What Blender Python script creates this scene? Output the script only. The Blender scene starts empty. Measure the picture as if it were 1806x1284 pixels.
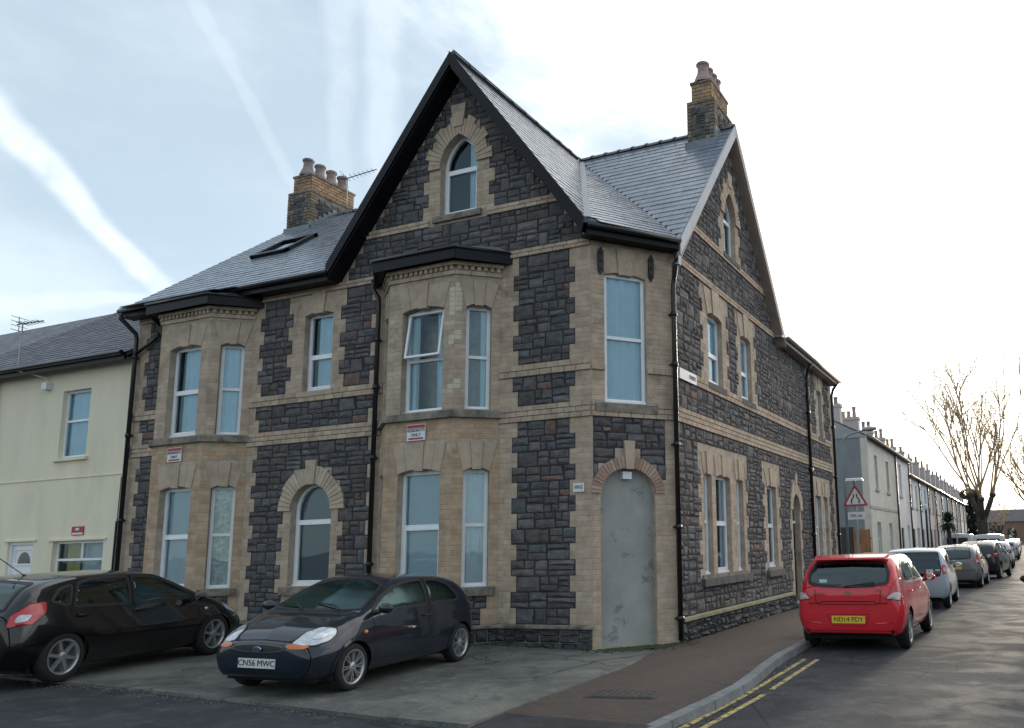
import bpy, math, random
import numpy as np
from mathutils import Vector, Matrix, geometry
from mathutils.bvhtree import BVHTree
from math import sin, cos, pi, radians, sqrt, atan2

random.seed(7)
SC = bpy.context.scene
COL = SC.collection

# ---------------------------------------------------------------- camera
CAM_POS = Vector((6.3953, -11.6637, 1.584))
CAM_R = Vector((0.927247, 0.373616, -0.024986))
CAM_U = Vector((0.083245, -0.140620, 0.986558))
CAM_D = Vector((-0.365080, 0.916863, 0.161491))
cam_data = bpy.data.cameras.new('camera')
cam = bpy.data.objects.new('camera', cam_data)
COL.objects.link(cam)
cam_data.sensor_fit = 'HORIZONTAL'
cam_data.sensor_width = 36.0
cam_data.lens = 1441.58 / 1806 * 36
cam_data.shift_x = -315.66 / 1806
cam_data.shift_y = 84.33 / 1806
cam_data.clip_start = 0.05
cam_data.clip_end = 5000
cam.matrix_world = Matrix(((CAM_R.x, CAM_U.x, -CAM_D.x, CAM_POS.x),
                           (CAM_R.y, CAM_U.y, -CAM_D.y, CAM_POS.y),
                           (CAM_R.z, CAM_U.z, -CAM_D.z, CAM_POS.z), (0, 0, 0, 1)))
SC.camera = cam

# ---------------------------------------------------------------- node helper
class NG:
    def __init__(s, tree):
        s.t = tree; s.N = tree.nodes; s.L = tree.links
    def n(s, typ, props=None, **inp):
        nd = s.N.new(typ)
        for k, v in (props or {}).items():
            setattr(nd, k, v)
        for k, v in inp.items():
            s.set(nd, k, v)
        return nd
    def set(s, nd, k, v):
        if k.startswith('i') and k[1:].isdigit(): sock = nd.inputs[int(k[1:])]
        else:
            sock = nd.inputs[k.replace('_', ' ')]
        if isinstance(v, bpy.types.NodeSocket): s.L.new(v, sock)
        else:
            if isinstance(v, (tuple, list)) and len(v) == 3 and sock.type == 'RGBA': v = (*v, 1)
            sock.default_value = v
    def math(s, op, a, b=0.0, c=None, clamp=False):
        nd = s.n('ShaderNodeMath', {'operation': op, 'use_clamp': clamp}, i0=a, i1=b)
        if c is not None: s.set(nd, 'i2', c)
        return nd.outputs[0]
    def vmath(s, op, a, b=(0, 0, 0), out=0):
        nd = s.n('ShaderNodeVectorMath', {'operation': op}, i0=a, i1=b)
        return nd.outputs[out]
    def mix(s, f, a, b, blend='MIX'):
        nd = s.N.new('ShaderNodeMix'); nd.data_type = 'RGBA'; nd.blend_type = blend
        for i, v in ((0, f), (6, a), (7, b)):
            if isinstance(v, bpy.types.NodeSocket): s.L.new(v, nd.inputs[i])
            else: nd.inputs[i].default_value = (*v, 1) if isinstance(v, (tuple, list)) and len(v) == 3 else v
        return nd.outputs[2]
    def ramp(s, f, stops, interp='LINEAR'):
        nd = s.N.new('ShaderNodeValToRGB'); s.L.new(f, nd.inputs[0])
        cr = nd.color_ramp; cr.interpolation = interp
        while len(cr.elements) < len(stops): cr.elements.new(0.5)
        for e, (p, c) in zip(cr.elements, stops):
            e.position = p
            e.color = (c, c, c, 1) if isinstance(c, (int, float)) else (*c, 1)
        return nd.outputs[0]
    def maprange(s, v, a, b, c=0.0, d=1.0, typ='SMOOTHSTEP'):
        nd = s.n('ShaderNodeMapRange', {'interpolation_type': typ}, i0=v, i1=a, i2=b, i3=c, i4=d)
        return nd.outputs[0]
    def noise(s, vec, scale, detail=4, rough=0.55, dist=0.0):
        nd = s.n('ShaderNodeTexNoise', None, Scale=scale, Detail=detail, Roughness=rough, Distortion=dist)
        s.L.new(vec, nd.inputs['Vector']); return nd.outputs[0]

# ---------------------------------------------------------------- world, sun, exposure
SUN_AZ = radians(2.0)      # from +Y towards +X
SUN_EL = radians(7.0)
SUN_DIR = Vector((sin(SUN_AZ) * cos(SUN_EL), cos(SUN_AZ) * cos(SUN_EL), sin(SUN_EL)))
world = bpy.data.worlds.new('World'); SC.world = world; world.use_nodes = True
g = NG(world.node_tree); g.N.clear()
dirv = g.n('ShaderNodeTexCoord').outputs['Generated']
sky = g.n('ShaderNodeTexSky', {'sky_type': 'NISHITA', 'sun_disc': False, 'sun_elevation': SUN_EL, 'sun_rotation': SUN_AZ,
                               'air_density': 1.0, 'dust_density': 0.6, 'ozone_density': 1.5})
skyc = g.vmath('MULTIPLY', sky.outputs[0], (0.12, 0.12, 0.12))
sep = g.n('ShaderNodeSeparateXYZ', None, Vector=dirv)
# high veil of cloud: soft large wisps, whitened toward the sun and overhead
dsun = g.vmath('DOT_PRODUCT', dirv, tuple(SUN_DIR), out=1)
flat = g.n('ShaderNodeMapping', None, Vector=dirv); flat.inputs['Scale'].default_value = (1.0, 1.0, 2.2)
n1 = g.noise(flat.outputs[0], 2.1, 6, 0.55, 0.6)
n2 = g.noise(flat.outputs[0], 6.5, 5, 0.6, 0.4)
veil_n = g.math('ADD', g.math('MULTIPLY', n1, 0.75), g.math('MULTIPLY', n2, 0.25))
veil = g.maprange(veil_n, 0.40, 0.68)
dwht = g.vmath('DOT_PRODUCT', dirv, tuple(Vector((0.35, 0.75, 0.56)).normalized()), out=1)  # white side tilted overhead and to +X, added light for the house front
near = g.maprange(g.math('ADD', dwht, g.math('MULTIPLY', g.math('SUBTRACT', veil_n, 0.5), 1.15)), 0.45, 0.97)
near2 = g.maprange(dsun, 0.86, 1.0)
glow = g.math('POWER', g.math('MAXIMUM', dsun, 0.0), 26.0)
base = g.mix(0.75, skyc, (0.190, 0.222, 0.25))
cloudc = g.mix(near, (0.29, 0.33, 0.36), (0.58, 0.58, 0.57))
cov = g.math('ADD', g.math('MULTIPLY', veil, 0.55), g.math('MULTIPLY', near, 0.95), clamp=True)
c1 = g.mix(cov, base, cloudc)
c1 = g.mix(g.math('MULTIPLY', glow, 0.65), c1, (1.15, 1.04, 0.84))
# vapour trails: thin bands along great circles
def trail(col, a, b, w0, w1, strength, fade=0.12):
    a = Vector(a).normalized(); b = Vector(b).normalized()
    nn = a.cross(b).normalized(); tt = (b - a).normalized()
    wob = g.math('MULTIPLY', g.math('SUBTRACT', g.noise(dirv, 9.0, 3), 0.5), 0.035)
    d = g.math('ABSOLUTE', g.math('ADD', g.vmath('DOT_PRODUCT', dirv, tuple(nn), out=1), wob))
    s = g.vmath('DOT_PRODUCT', dirv, tuple(tt), out=1)
    sa, sb = a.dot(tt), b.dot(tt)
    w = g.n('ShaderNodeMapRange', None, i0=s, i1=sa, i2=sb, i3=w0, i4=w1).outputs[0]
    m = g.math('SUBTRACT', 1.0, g.math('DIVIDE', d, w), clamp=True)
    m = g.maprange(m, 0.0, 0.75)
    e = g.math('MULTIPLY', g.maprange(s, sa - fade, sa + 0.01), g.maprange(s, sb + fade * 0.4, sb - 0.03))
    front = g.math('GREATER_THAN', g.vmath('DOT_PRODUCT', dirv, tuple((a + b).normalized()), out=1), 0.0)
    tex = g.maprange(g.noise(dirv, 30.0, 5, 0.65), 0.25, 0.6, 0.55, 1.0)
    m = g.math('MULTIPLY', g.math('MULTIPLY', g.math('MULTIPLY', m, e), g.math('MULTIPLY', front, tex)), strength)
    return g.mix(m, col, (0.36, 0.385, 0.405))
c1 = trail(c1, (-0.823, 0.405, 0.398), (-0.785, 0.57, 0.245), 0.022, 0.012, 0.62, 0.5)
c1 = trail(c1, (-0.563, 0.59, 0.60), (-0.612, 0.655, 0.444), 0.034, 0.022, 0.28, 0.4)
c1 = trail(c1, (-0.60, 0.568, 0.565), (-0.64, 0.62, 0.45), 0.026, 0.018, 0.2, 0.3)
c1 = trail(c1, (-0.698, 0.50, 0.512), (-0.69, 0.612, 0.385), 0.010, 0.009, 0.13, 0.3)
c1 = trail(c1, (-0.88, 0.42, 0.228), (-0.80, 0.545, 0.262), 0.020, 0.008, 0.3, 0.2)
below = g.maprange(sep.outputs[2], -0.03, 0.0)
c1 = g.mix(below, (0.08, 0.08, 0.085), c1)
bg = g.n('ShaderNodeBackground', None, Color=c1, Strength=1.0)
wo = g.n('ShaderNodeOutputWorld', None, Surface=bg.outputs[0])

sun_data = bpy.data.lights.new('sun', 'SUN'); sun = bpy.data.objects.new('sun', sun_data); COL.objects.link(sun)
sun_data.energy = 1.1; sun_data.angle = radians(10); sun_data.color = (1.0, 0.86, 0.68)
sun.rotation_euler = SUN_DIR.to_track_quat('Z', 'Y').to_euler(); sun.location = (0, 0, 30)

SC.view_settings.view_transform = 'Standard'; SC.view_settings.look = 'None'
SC.view_settings.gamma = 1.0; SC.view_settings.use_curve_mapping = False
SC.view_settings.exposure = 1.75
SC.cycles.max_bounces = 8; SC.cycles.transparent_max_bounces = 12
SC.cycles.sample_clamp_indirect = 4.0

# ---------------------------------------------------------------- materials
M = {}
def mat(name, col, rough=0.7, metal=0.0, var=0.0, vscale=3.0, bump=0.0, bscale=20.0, spec=0.5, tint=None, dirt=None,
        coat=0.0, stretch=(1, 1, 1), tintamt=1.0, bdist=0.02, rvar=0.0):
    m = bpy.data.materials.new(name); m.use_nodes = True
    g = NG(m.node_tree); g.N.clear()
    tc = g.n('ShaderNodeTexCoord'); geo = g.n('ShaderNodeNewGeometry')
    pos = geo.outputs['Position']
    mp = g.n('ShaderNodeMapping', None, Vector=pos); mp.inputs['Scale'].default_value = stretch
    p = mp.outputs[0]
    c = None
    if tint:
        at = g.n('ShaderNodeAttribute', {'attribute_name': 'tint'}).outputs['Fac']
        oi = g.n('ShaderNodeObjectInfo').outputs['Random']
        f = g.math('FRACT', g.math('ADD', at, oi))
        c = g.ramp(f, tint, 'CONSTANT' if len(tint) > 5 else 'LINEAR')
    else:
        rgb = g.n('ShaderNodeRGB'); rgb.outputs[0].default_value = (*col, 1); c = rgb.outputs[0]
    if var > 0:
        nz = g.noise(p, vscale, 6, 0.6)
        k = g.n('ShaderNodeMapRange', None, i0=nz, i1=0.3, i2=0.7, i3=1 - var, i4=1 + var).outputs[0]
        kk = g.n('ShaderNodeCombineXYZ', None, X=k, Y=k, Z=k).outputs[0]
        c = g.mix(1.0, c, kk, 'MULTIPLY')
    if dirt:
        dc, dsc, lo, hi, amt = dirt
        nz = g.noise(p, dsc, 7, 0.65, 0.3)
        c = g.mix(g.math('MULTIPLY', g.maprange(nz, lo, hi), amt), c, dc)
    b = g.n('ShaderNodeBsdfPrincipled', None, Base_Color=c, Roughness=rough, Metallic=metal)
    b.inputs['Specular IOR Level'].default_value = spec
    b.inputs['Coat Weight'].default_value = coat
    if coat: b.inputs['Coat Roughness'].default_value = 0.04
    if rvar > 0:
        rn = g.noise(p, vscale * 2.3, 5)
        g.set(b, 'Roughness', g.maprange(rn, 0.3, 0.7, max(0.03, rough - rvar), min(1, rough + rvar)))
    if bump > 0:
        bn = g.noise(p, bscale, 6, 0.6)
        bp = g.n('ShaderNodeBump', None, Strength=bump, Distance=bdist, Height=bn)
        g.L.new(bp.outputs[0], b.inputs['Normal'])
    g.n('ShaderNodeOutputMaterial', None, Surface=b.outputs[0])
    M[name] = m; return m

mat('stone', (.07, .07, .085), 0.85, tint=[(0, (0.088, 0.081, 0.082)), (.12, (0.113, 0.099, 0.102)), (.25, (0.076, 0.071, 0.073)), (.4, (0.124, 0.114, 0.115)),
     (.5, (0.102, 0.088, 0.088)), (.62, (0.091, 0.091, 0.091)), (.74, (0.144, 0.132, 0.131)), (.84, (0.107, 0.112, 0.115)), (.9, (0.098, 0.083, 0.078)), (.975, (0.166, 0.105, 0.084))],
    var=.35, vscale=7, bump=.8, bscale=18, bdist=.025, dirt=((.15, .15, .15), 16, .55, .75, .5))
mat('stone_mortar', (.03, .03, .034), 0.95, var=.3, vscale=8)
mat('plinth_stone', (.06, .06, .07), 0.85, tint=[(0, (.050, .052, .060)), (.3, (.038, .042, .05)), (.5, (.075, .078, .088)), (.8, (.05, .054, .062)), (1, (.09, .092, .105))],
    var=.35, vscale=9, bump=.9, bscale=16, bdist=.03, dirt=((.05, .062, .035), 3.2, .5, .7, .4))
mat('brick', (.4, .32, .24), 0.9, tint=[(0, (0.458, 0.352, 0.265)), (.14, (0.438, 0.335, 0.250)), (.3, (0.473, 0.372, 0.285)), (.42, (0.443, 0.333, 0.243)), (.55, (0.423, 0.333, 0.255)),
     (.66, (0.463, 0.360, 0.273)), (.78, (0.493, 0.395, 0.305)), (.88, (0.433, 0.320, 0.235)), (.95, (0.393, 0.305, 0.233))],
    var=.22, vscale=5, bump=.5, bscale=40, bdist=.01, dirt=((.17, .145, .12), 1.6, .52, .72, .55))
mat('brick_mortar', (.42, .345, .275), 0.95, var=.25, vscale=6, bump=.4, bscale=60, bdist=.01, dirt=((.15, .13, .11), 1.6, .5, .7, .5))
mat('dressed_stone', (.46, .36, .27), 0.85, var=.16, vscale=4, bump=.3, bscale=35, bdist=.01, dirt=((.2, .17, .135), 2.2, .5, .72, .5))
mat('tan_brick', (.4, .3, .2), 0.9, tint=[(0, (0.457, 0.329, 0.220)), (.14, (0.430, 0.301, 0.200)), (.3, (0.474, 0.348, 0.239)), (.42, (0.441, 0.298, 0.195)), (.55, (0.413, 0.301, 0.209)),
     (.66, (0.457, 0.331, 0.223)), (.78, (0.479, 0.362, 0.253)), (.88, (0.447, 0.285, 0.187)), (.95, (0.381, 0.276, 0.195))],
    var=.22, vscale=5, bump=.5, bscale=40, bdist=.01, dirt=((.20, .155, .12), 1.6, .52, .72, .5))
mat('string_stone', (.42, .36, .29), 0.85, tint=[(0, (.50, .40, .30)), (.5, (.45, .36, .27)), (1, (.53, .44, .34))], var=.18, vscale=5, bump=.35, bscale=30, bdist=.01, dirt=((.16, .14, .11), 2.5, .52, .74, .55))
mat('sill_stone', (.25, .22, .18), 0.9, var=.3, vscale=6, bump=.4, bscale=30, bdist=.01, dirt=((.06, .055, .045), 4, .42, .66, .7))
mat('dark_sill', (.11, .105, .10), 0.9, var=.3, vscale=6, bump=.4, bscale=30, bdist=.01)
mat('mossy_plinth', (.33, .30, .19), 0.9, var=.25, vscale=5, bump=.3, bscale=30, dirt=((.17, .17, .08), 3, .45, .7, .6))
mat('yellow_brick', (.5, .35, .16), 0.85, tint=[(0, (.42, .255, .135)), (.35, (.47, .30, .165)), (.6, (.32, .19, .11)), (1, (.42, .29, .18))], var=.2, vscale=6, dirt=((.10, .08, .065), 3, .45, .68, .8))
mat('red_brick', (.36, .2, .14), 0.9, tint=[(0, (.37, .24, .18)), (.4, (.43, .31, .24)), (.7, (.33, .20, .15)), (1, (.45, .36, .28))], var=.15, vscale=6, bump=.3, bscale=40)
mat('slate', (.18, .205, .245), 0.26, tint=[(0, (.195, .22, .265)), (.3, (.215, .24, .285)), (.6, (.175, .20, .245)), (1, (.235, .26, .30))], dirt=((.12, .13, .13), 1.3, .5, .75, .5), var=.2, vscale=3, bump=.15, bscale=30, rvar=.10, spec=.6)
mat('old_slate', (.07, .075, .09), 0.5, tint=[(0, (.040, .045, .065)), (.3, (.060, .062, .082)), (.6, (.052, .046, .062)), (1, (.080, .085, .105))], var=.3, vscale=2, bump=.3, bscale=20, rvar=.12)
mat('ridge_tile', (.13, .12, .125), 0.7, var=.25, vscale=5)
mat('lead', (.17, .19, .215), 0.45, var=.2, vscale=4, bump=.1)
mat('black_board', (.005, .005, .008), 0.4, var=.2, vscale=3, bump=.1, bscale=8, spec=.22)
mat('chimney_brick', (.2, .16, .12), .9, tint=[(0, (.24, .185, .135)), (.4, (.17, .135, .105)), (.7, (.30, .235, .17)), (1, (.20, .15, .11))], var=.25, vscale=6, bump=.5, bscale=40, bdist=.01, dirt=((.07, .065, .06), 3, .45, .68, .75))
mat('pale_brick', (.6, .52, .4), .85, var=.1, vscale=6)
mat('grey_board', (.33, .36, .40), 0.5, var=.12, vscale=3)
mat('brown_board', (.33, .27, .235), 0.6, var=.2, vscale=3)
mat('black_pipe', (.012, .012, .014), 0.3, var=.2, vscale=6)
mat('white_frame', (.82, .83, .85), 0.3, var=.05, vscale=4)
mat('terracotta', (.27, .21, .19), 0.85, var=.3, vscale=6, tint=[(0, (.24, .20, .20)), (.5, (.42, .29, .25)), (1, (.32, .25, .23))], bump=.2)
mat('render_grey', (.32, .32, .305), 0.9, var=.14, vscale=1.8, bump=.3, bscale=22, bdist=.012, dirt=((.13, .13, .125), 2.6, .585, .65, .6))
mat('cream_render', (.80, .725, .56), 0.9, var=.05, vscale=1.2, bump=.15, bscale=60, bdist=.006, dirt=((.60, .55, .42), 1.3, .45, .72, .4), stretch=(1, 1, .35))
mat('iron', (.02, .02, .022), 0.6, var=.3, vscale=12, bump=.3)
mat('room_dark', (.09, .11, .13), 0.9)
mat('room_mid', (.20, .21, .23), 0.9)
mat('net_grey', (.74, .78, .79), .9, var=.06, vscale=4)
mat('net_sky_tint', (.66, .80, .86), 0.9, var=.06, vscale=4)  # net cloth with the blue sky reflection of upstairs panes in its colour
mat('grey_blind', (.58, .65, .68), 0.85, var=.04, vscale=3)
mat('lace', (.62, .64, .58), 0.9, var=.4, vscale=14)
mat('yellow_cloth', (.6, .5, .2), 0.9, var=.1)
mat('white_plastic', (.72, .74, .76), 0.4)
mat('grey_metal', (.35, .36, .37), 0.4, metal=.7)
mat('red_paint', (.42, .03, .05), 0.5)
mat('black_print', (.02, .02, .025), 0.6)
mat('sign_white', (.72, .72, .74), 0.5)
mat('galvanised', (.22, .27, .30), 0.5, metal=.2, var=.1)

def glassmat(name, tintc=(.75, .85, .9), refl=(0.85, 0.95, 1.0), ior=1.9, rough=0.02, wob=0.003):
    m = bpy.data.materials.new(name); m.use_nodes = True
    g = NG(m.node_tree); g.N.clear()
    geo = g.n('ShaderNodeNewGeometry')
    bn = g.noise(geo.outputs['Position'], 1.3, 2)
    bp = g.n('ShaderNodeBump', None, Strength=1.0, Distance=wob, Height=bn)
    fr = g.n('ShaderNodeFresnel', None, IOR=ior)
    tr = g.n('ShaderNodeBsdfTransparent', None, Color=tintc)
    gl = g.n('ShaderNodeBsdfGlossy', None, Color=refl, Roughness=rough)
    g.L.new(bp.outputs[0], gl.inputs['Normal'])
    mx = g.n('ShaderNodeMixShader', None, i0=fr.outputs[0], i1=tr.outputs[0], i2=gl.outputs[0])
    g.n('ShaderNodeOutputMaterial', None, Surface=mx.outputs[0])
    M[name] = m; return m
glassmat('glass', (.96, .99, 1.0), (.70, .90, 1.0), ior=1.6)
glassmat('car_glass', (.30, .42, .42), (.8, .95, .95), 1.9)
glassmat('dark_glass', (.10, .13, .14), (.85, .95, 1.0), 1.7)

# ---------------------------------------------------------------- objects
def props(o, label=None, cat=None, group=None, kind=None):
    if label: o['label'] = label
    if cat: o['category'] = cat
    if group: o['group'] = group
    if kind: o['kind'] = kind
    return o
def link(name, me, parent=None, **kw):
    o = bpy.data.objects.new(name, me); COL.objects.link(o)
    if parent is not None: o.parent = parent
    return props(o, **kw)
def empty(name, loc=(0, 0, 0), rz=0.0, **kw):
    o = link(name, None, **kw); o.location = loc; o.rotation_euler = (0, 0, rz); o.empty_display_size = .1
    return o
class MB:
    """collects verts and faces for one mesh"""
    def __init__(s): s.v = []; s.f = []; s.mi = []; s.t = []; s.cur = 0; s.tint = 0.0
    def add(s, vs, fs):
        b = len(s.v); s.v += [tuple(v) for v in vs]; s.t += [s.tint] * len(vs)
        for f in fs: s.f.append(tuple(b + i for i in f)); s.mi.append(s.cur)
    def box(s, a, b, rot=None):
        (x0, y0, z0), (x1, y1, z1) = a, b
        vs = [(x0, y0, z0), (x1, y0, z0), (x1, y1, z0), (x0, y1, z0), (x0, y0, z1), (x1, y0, z1), (x1, y1, z1), (x0, y1, z1)]
        s.add(vs, [(0, 3, 2, 1), (4, 5, 6, 7), (0, 1, 5, 4), (1, 2, 6, 5), (2, 3, 7, 6), (3, 0, 4, 7)])
    def hexa(s, vs): s.add(vs, [(0, 3, 2, 1), (4, 5, 6, 7), (0, 1, 5, 4), (1, 2, 6, 5), (2, 3, 7, 6), (3, 0, 4, 7)])
    def tube(s, pts, r, n=8, r2=None, caps=True):
        pts = [Vector(p) for p in pts]; m = len(pts)
        rs = [r + ((r2 if r2 is not None else r) - r) * i / max(1, m - 1) for i in range(m)]
        tans = []
        for i in range(m):
            t = (pts[min(i + 1, m - 1)] - pts[max(i - 1, 0)]).normalized(); tans.append(t)
        up = Vector((0, 0, 1)) if abs(tans[0].z) < .9 else Vector((1, 0, 0))
        a = tans[0].cross(up).normalized(); vs = []
        for i in range(m):
            a = (a - tans[i] * a.dot(tans[i])).normalized(); b = tans[i].cross(a)
            for k in range(n):
                th = 2 * pi * k / n; vs.append(pts[i] + (a * cos(th) + b * sin(th)) * rs[i])
        fs = [(i * n + k, i * n + (k + 1) % n, (i + 1) * n + (k + 1) % n, (i + 1) * n + k) for i in range(m - 1) for k in range(n)]
        if caps: fs += [tuple(range(n - 1, -1, -1)), tuple((m - 1) * n + k for k in range(n))]
        s.add(vs, fs)
    def lathe(s, prof, n=16, c=(0, 0, 0), axis='z'):
        vs = []
        for (r, h) in prof:
            for k in range(n):
                th = 2 * pi * k / n; x, y = r * cos(th), r * sin(th)
                p = (x, y, h) if axis == 'z' else ((x, h, y) if axis == 'y' else (h, x, y))
                vs.append((c[0] + p[0], c[1] + p[1], c[2] + p[2]))
        m = len(prof)
        fs = [(i * n + k, i * n + (k + 1) % n, (i + 1) * n + (k + 1) % n, (i + 1) * n + k) for i in range(m - 1) for k in range(n)]
        s.add(vs, fs)
    def mesh(s, name, mats, smooth=False):
        me = bpy.data.meshes.new(name); me.from_pydata(s.v, [], s.f)
        if not isinstance(mats, (list, tuple)): mats = [mats]
        for m in mats: me.materials.append(M[m] if isinstance(m, str) else m)
        if any(s.mi): me.polygons.foreach_set('material_index', s.mi)
        if any(s.t):
            at = me.attributes.new('tint', 'FLOAT', 'POINT'); at.data.foreach_set('value', s.t)
        if smooth: me.polygons.foreach_set('use_smooth', [True] * len(me.polygons))
        me.update(); return me
    def obj(s, name, mats, parent=None, smooth=False, **kw):
        return link(name, s.mesh(name, mats, smooth), parent, **kw)
def text_obj(txt, name, size, matname, loc, right, up, parent, ext=0.002, align='CENTER'):
    cu = bpy.data.curves.new(name, 'FONT'); cu.body = txt; cu.size = size; cu.extrude = ext
    cu.align_x = align; cu.align_y = 'CENTER'
    tmp = bpy.data.objects.new(name, cu); me = bpy.data.meshes.new_from_object(tmp)
    bpy.data.objects.remove(tmp)
    me.materials.clear(); me.materials.append(M[matname])
    o = link(name, me, parent)
    r = Vector(right).normalized(); u = Vector(up).normalized(); nn = r.cross(u)
    o.matrix_local = Matrix(((r.x, u.x, nn.x, loc[0]), (r.y, u.y, nn.y, loc[1]), (r.z, u.z, nn.z, loc[2]), (0, 0, 0, 1)))
    return o

# ---------------------------------------------------------------- wall frames
class Frame:
    """a wall plane: u runs along t, n points out (n = t x z)"""
    def __init__(s, o, t):
        L = sqrt(t[0] ** 2 + t[1] ** 2); s.o = o; s.t = (t[0] / L, t[1] / L); s.n = (s.t[1], -s.t[0])
    def P(s, u, z, d=0.0): return (s.o[0] + s.t[0] * u + s.n[0] * d, s.o[1] + s.t[1] * u + s.n[1] * d, z)
def inside(poly, x, y):
    c = False; n = len(poly); j = n - 1
    for i in range(n):
        xi, yi = poly[i]; xj, yj = poly[j]
        if (yi > y) != (yj > y) and x < (xj - xi) * (y - yi) / (yj - yi) + xi: c = not c
        j = i
    return c
def arch(u0, u1, z0, zs, rise=0.0, kind='seg', n=10):
    """closed opening outline: rectangle to zs then an arched head; same point count for a kind"""
    pts = [(u0, z0), (u1, z0), (u1, zs)]
    w = (u1 - u0) / 2; cx = (u0 + u1) / 2
    if kind == 'gothic':
        # two arcs meeting at the apex
        R = (w * w + rise * rise) / (2 * w)
        a1 = math.asin(min(1, rise / R))
        for k in range(1, n // 2 + 1):
            a = a1 * k / (n // 2); pts.append((u1 - R + R * cos(a), zs + R * sin(a)))
        for k in range(1, n // 2):
            a = a1 * (1 - k / (n // 2)); pts.append((u0 + R - R * cos(a), zs + R * sin(a)))
    else:
        for k in range(1, n):
            th = pi * k / n
            if kind == 'round': pts.append((cx + w * cos(th), zs + rise * sin(th)))
            else:
                x = cx + w * (1 - 2 * k / n); pts.append((x, zs + rise * (1 - ((x - cx) / w) ** 2)))
    pts.append((u0, zs)); return pts
def poly_mesh(mb, fr, outer, holes=(), d=0.0):
    pts = [Vector(p) for p in outer]; edges = [(i, (i + 1) % len(outer)) for i in range(len(outer))]
    for h in holes:
        b = len(pts); pts += [Vector(p) for p in h]; edges += [(b + i, b + (i + 1) % len(h)) for i in range(len(h))]
    r = geometry.delaunay_2d_cdt(pts, edges, [], 0, 1e-5)
    vs, fs = r[0], r[2]; keep = []
    for f in fs:
        cx = sum(vs[i].x for i in f) / len(f); cy = sum(vs[i].y for i in f) / len(f)
        if inside(outer, cx, cy) and not any(inside(h, cx, cy) for h in holes):
            a, b, c = vs[f[0]], vs[f[1]], vs[f[2]]
            if (b - a).cross(c - a) < 0: f = f[::-1]
            keep.append(tuple(f))
    mb.add([fr.P(v.x, v.y, d) for v in vs], keep)
def prism(mb, fr, poly, d0, d1):
    """solid from a convex-ish outline between depths d0 (back) and d1 (front)"""
    n = len(poly)
    area = sum(poly[i][0] * poly[(i + 1) % n][1] - poly[(i + 1) % n][0] * poly[i][1] for i in range(n))
    if area < 0: poly = poly[::-1]
    vs = [fr.P(u, z, d0) for u, z in poly] + [fr.P(u, z, d1) for u, z in poly]
    fs = [tuple(range(n, 2 * n)), tuple(range(n - 1, -1, -1))] + [(i, (i + 1) % n, n + (i + 1) % n, n + i) for i in range(n)]
    mb.add(vs, fs)
def ringsolid(mb, fr, A, B, d0, d1):
    """A outer outline, B inner outline, same count"""
    n = len(A)
    vs = [fr.P(u, z, d1) for u, z in A] + [fr.P(u, z, d1) for u, z in B] + [fr.P(u, z, d0) for u, z in A] + [fr.P(u, z, d0) for u, z in B]
    fs = []
    for i in range(n):
        j = (i + 1) % n
        fs += [(i, j, n + j, n + i), (2 * n + i, 3 * n + i, 3 * n + j, 2 * n + j), (i, 2 * n + i, 2 * n + j, j), (n + i, n + j, 3 * n + j, 3 * n + i)]
    mb.add(vs, fs)
def reveal(mb, fr, hole, depth):
    n = len(hole)
    vs = [fr.P(u, z, 0) for u, z in hole] + [fr.P(u, z, -depth) for u, z in hole]
    mb.add(vs, [(i, n + i, n + (i + 1) % n, (i + 1) % n) for i in range(n)])

# unit pieces (1 x 1 face, depth 0..1): local x along the wall, y up, z out
UNIT = {}
def unit_stone(k, rough, rnd):
    mb = MB(); e = .045
    xs = [-.5, -.5 + e + .1 * rnd.random(), 0 + .2 * (rnd.random() - .5), .5 - e - .1 * rnd.random(), .5]
    g3 = []
    back = [(-.5, -.5, 0), (.5, -.5, 0), (.5, .5, 0), (-.5, .5, 0)]
    def j(a=.03): return a * (rnd.random() * 2 - 1)
    rim = [(-.5 + .02 + .03 * rnd.random(), -.5 + .03 + .03 * rnd.random(), .45 + j(.2)), (.5 - .02 - .03 * rnd.random(), -.5 + .03 + .03 * rnd.random(), .45 + j(.2)),
           (.5 - .02 - .03 * rnd.random(), .5 - .03 - .03 * rnd.random(), .45 + j(.2)), (-.5 + .02 + .03 * rnd.random(), .5 - .03 - .03 * rnd.random(), .45 + j(.2))]
    inn = [(-.28 + j(.1), -.2 + j(.1), .8 + j(rough)), (.28 + j(.1), -.2 + j(.1), .8 + j(rough)), (.28 + j(.1), .25 + j(.1), .8 + j(rough)), (-.28 + j(.1), .25 + j(.1), .8 + j(rough))]
    mid = [(0 + j(.1), 0 + j(.1), .85 + j(rough))]
    mb.add(back + rim + inn + mid, [(0, 1, 5, 4), (1, 2, 6, 5), (2, 3, 7, 6), (3, 0, 4, 7), (4, 5, 9, 8), (5, 6, 10, 9), (6, 7, 11, 10), (7, 4, 8, 11),
                                    (8, 9, 12), (9, 10, 12), (10, 11, 12), (11, 8, 12)])
    return mb
def unit_brick(k, rnd):
    mb = MB(); c = .02
    mb.add([(-.5, -.5, 0), (.5, -.5, 0), (.5, .5, 0), (-.5, .5, 0), (-.5, -.5, .7), (.5, -.5, .7), (.5, .5, .7), (-.5, .5, .7),
            (-.5 + c, -.5 + 3 * c, 1), (.5 - c, -.5 + 3 * c, 1), (.5 - c, .5 - 3 * c, 1), (-.5 + c, .5 - 3 * c, 1)],
           [(0, 1, 5, 4), (1, 2, 6, 5), (2, 3, 7, 6), (3, 0, 4, 7), (4, 5, 9, 8), (5, 6, 10, 9), (6, 7, 11, 10), (7, 4, 8, 11), (8, 9, 10, 11)])
    return mb
_r = random.Random(3)
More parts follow.
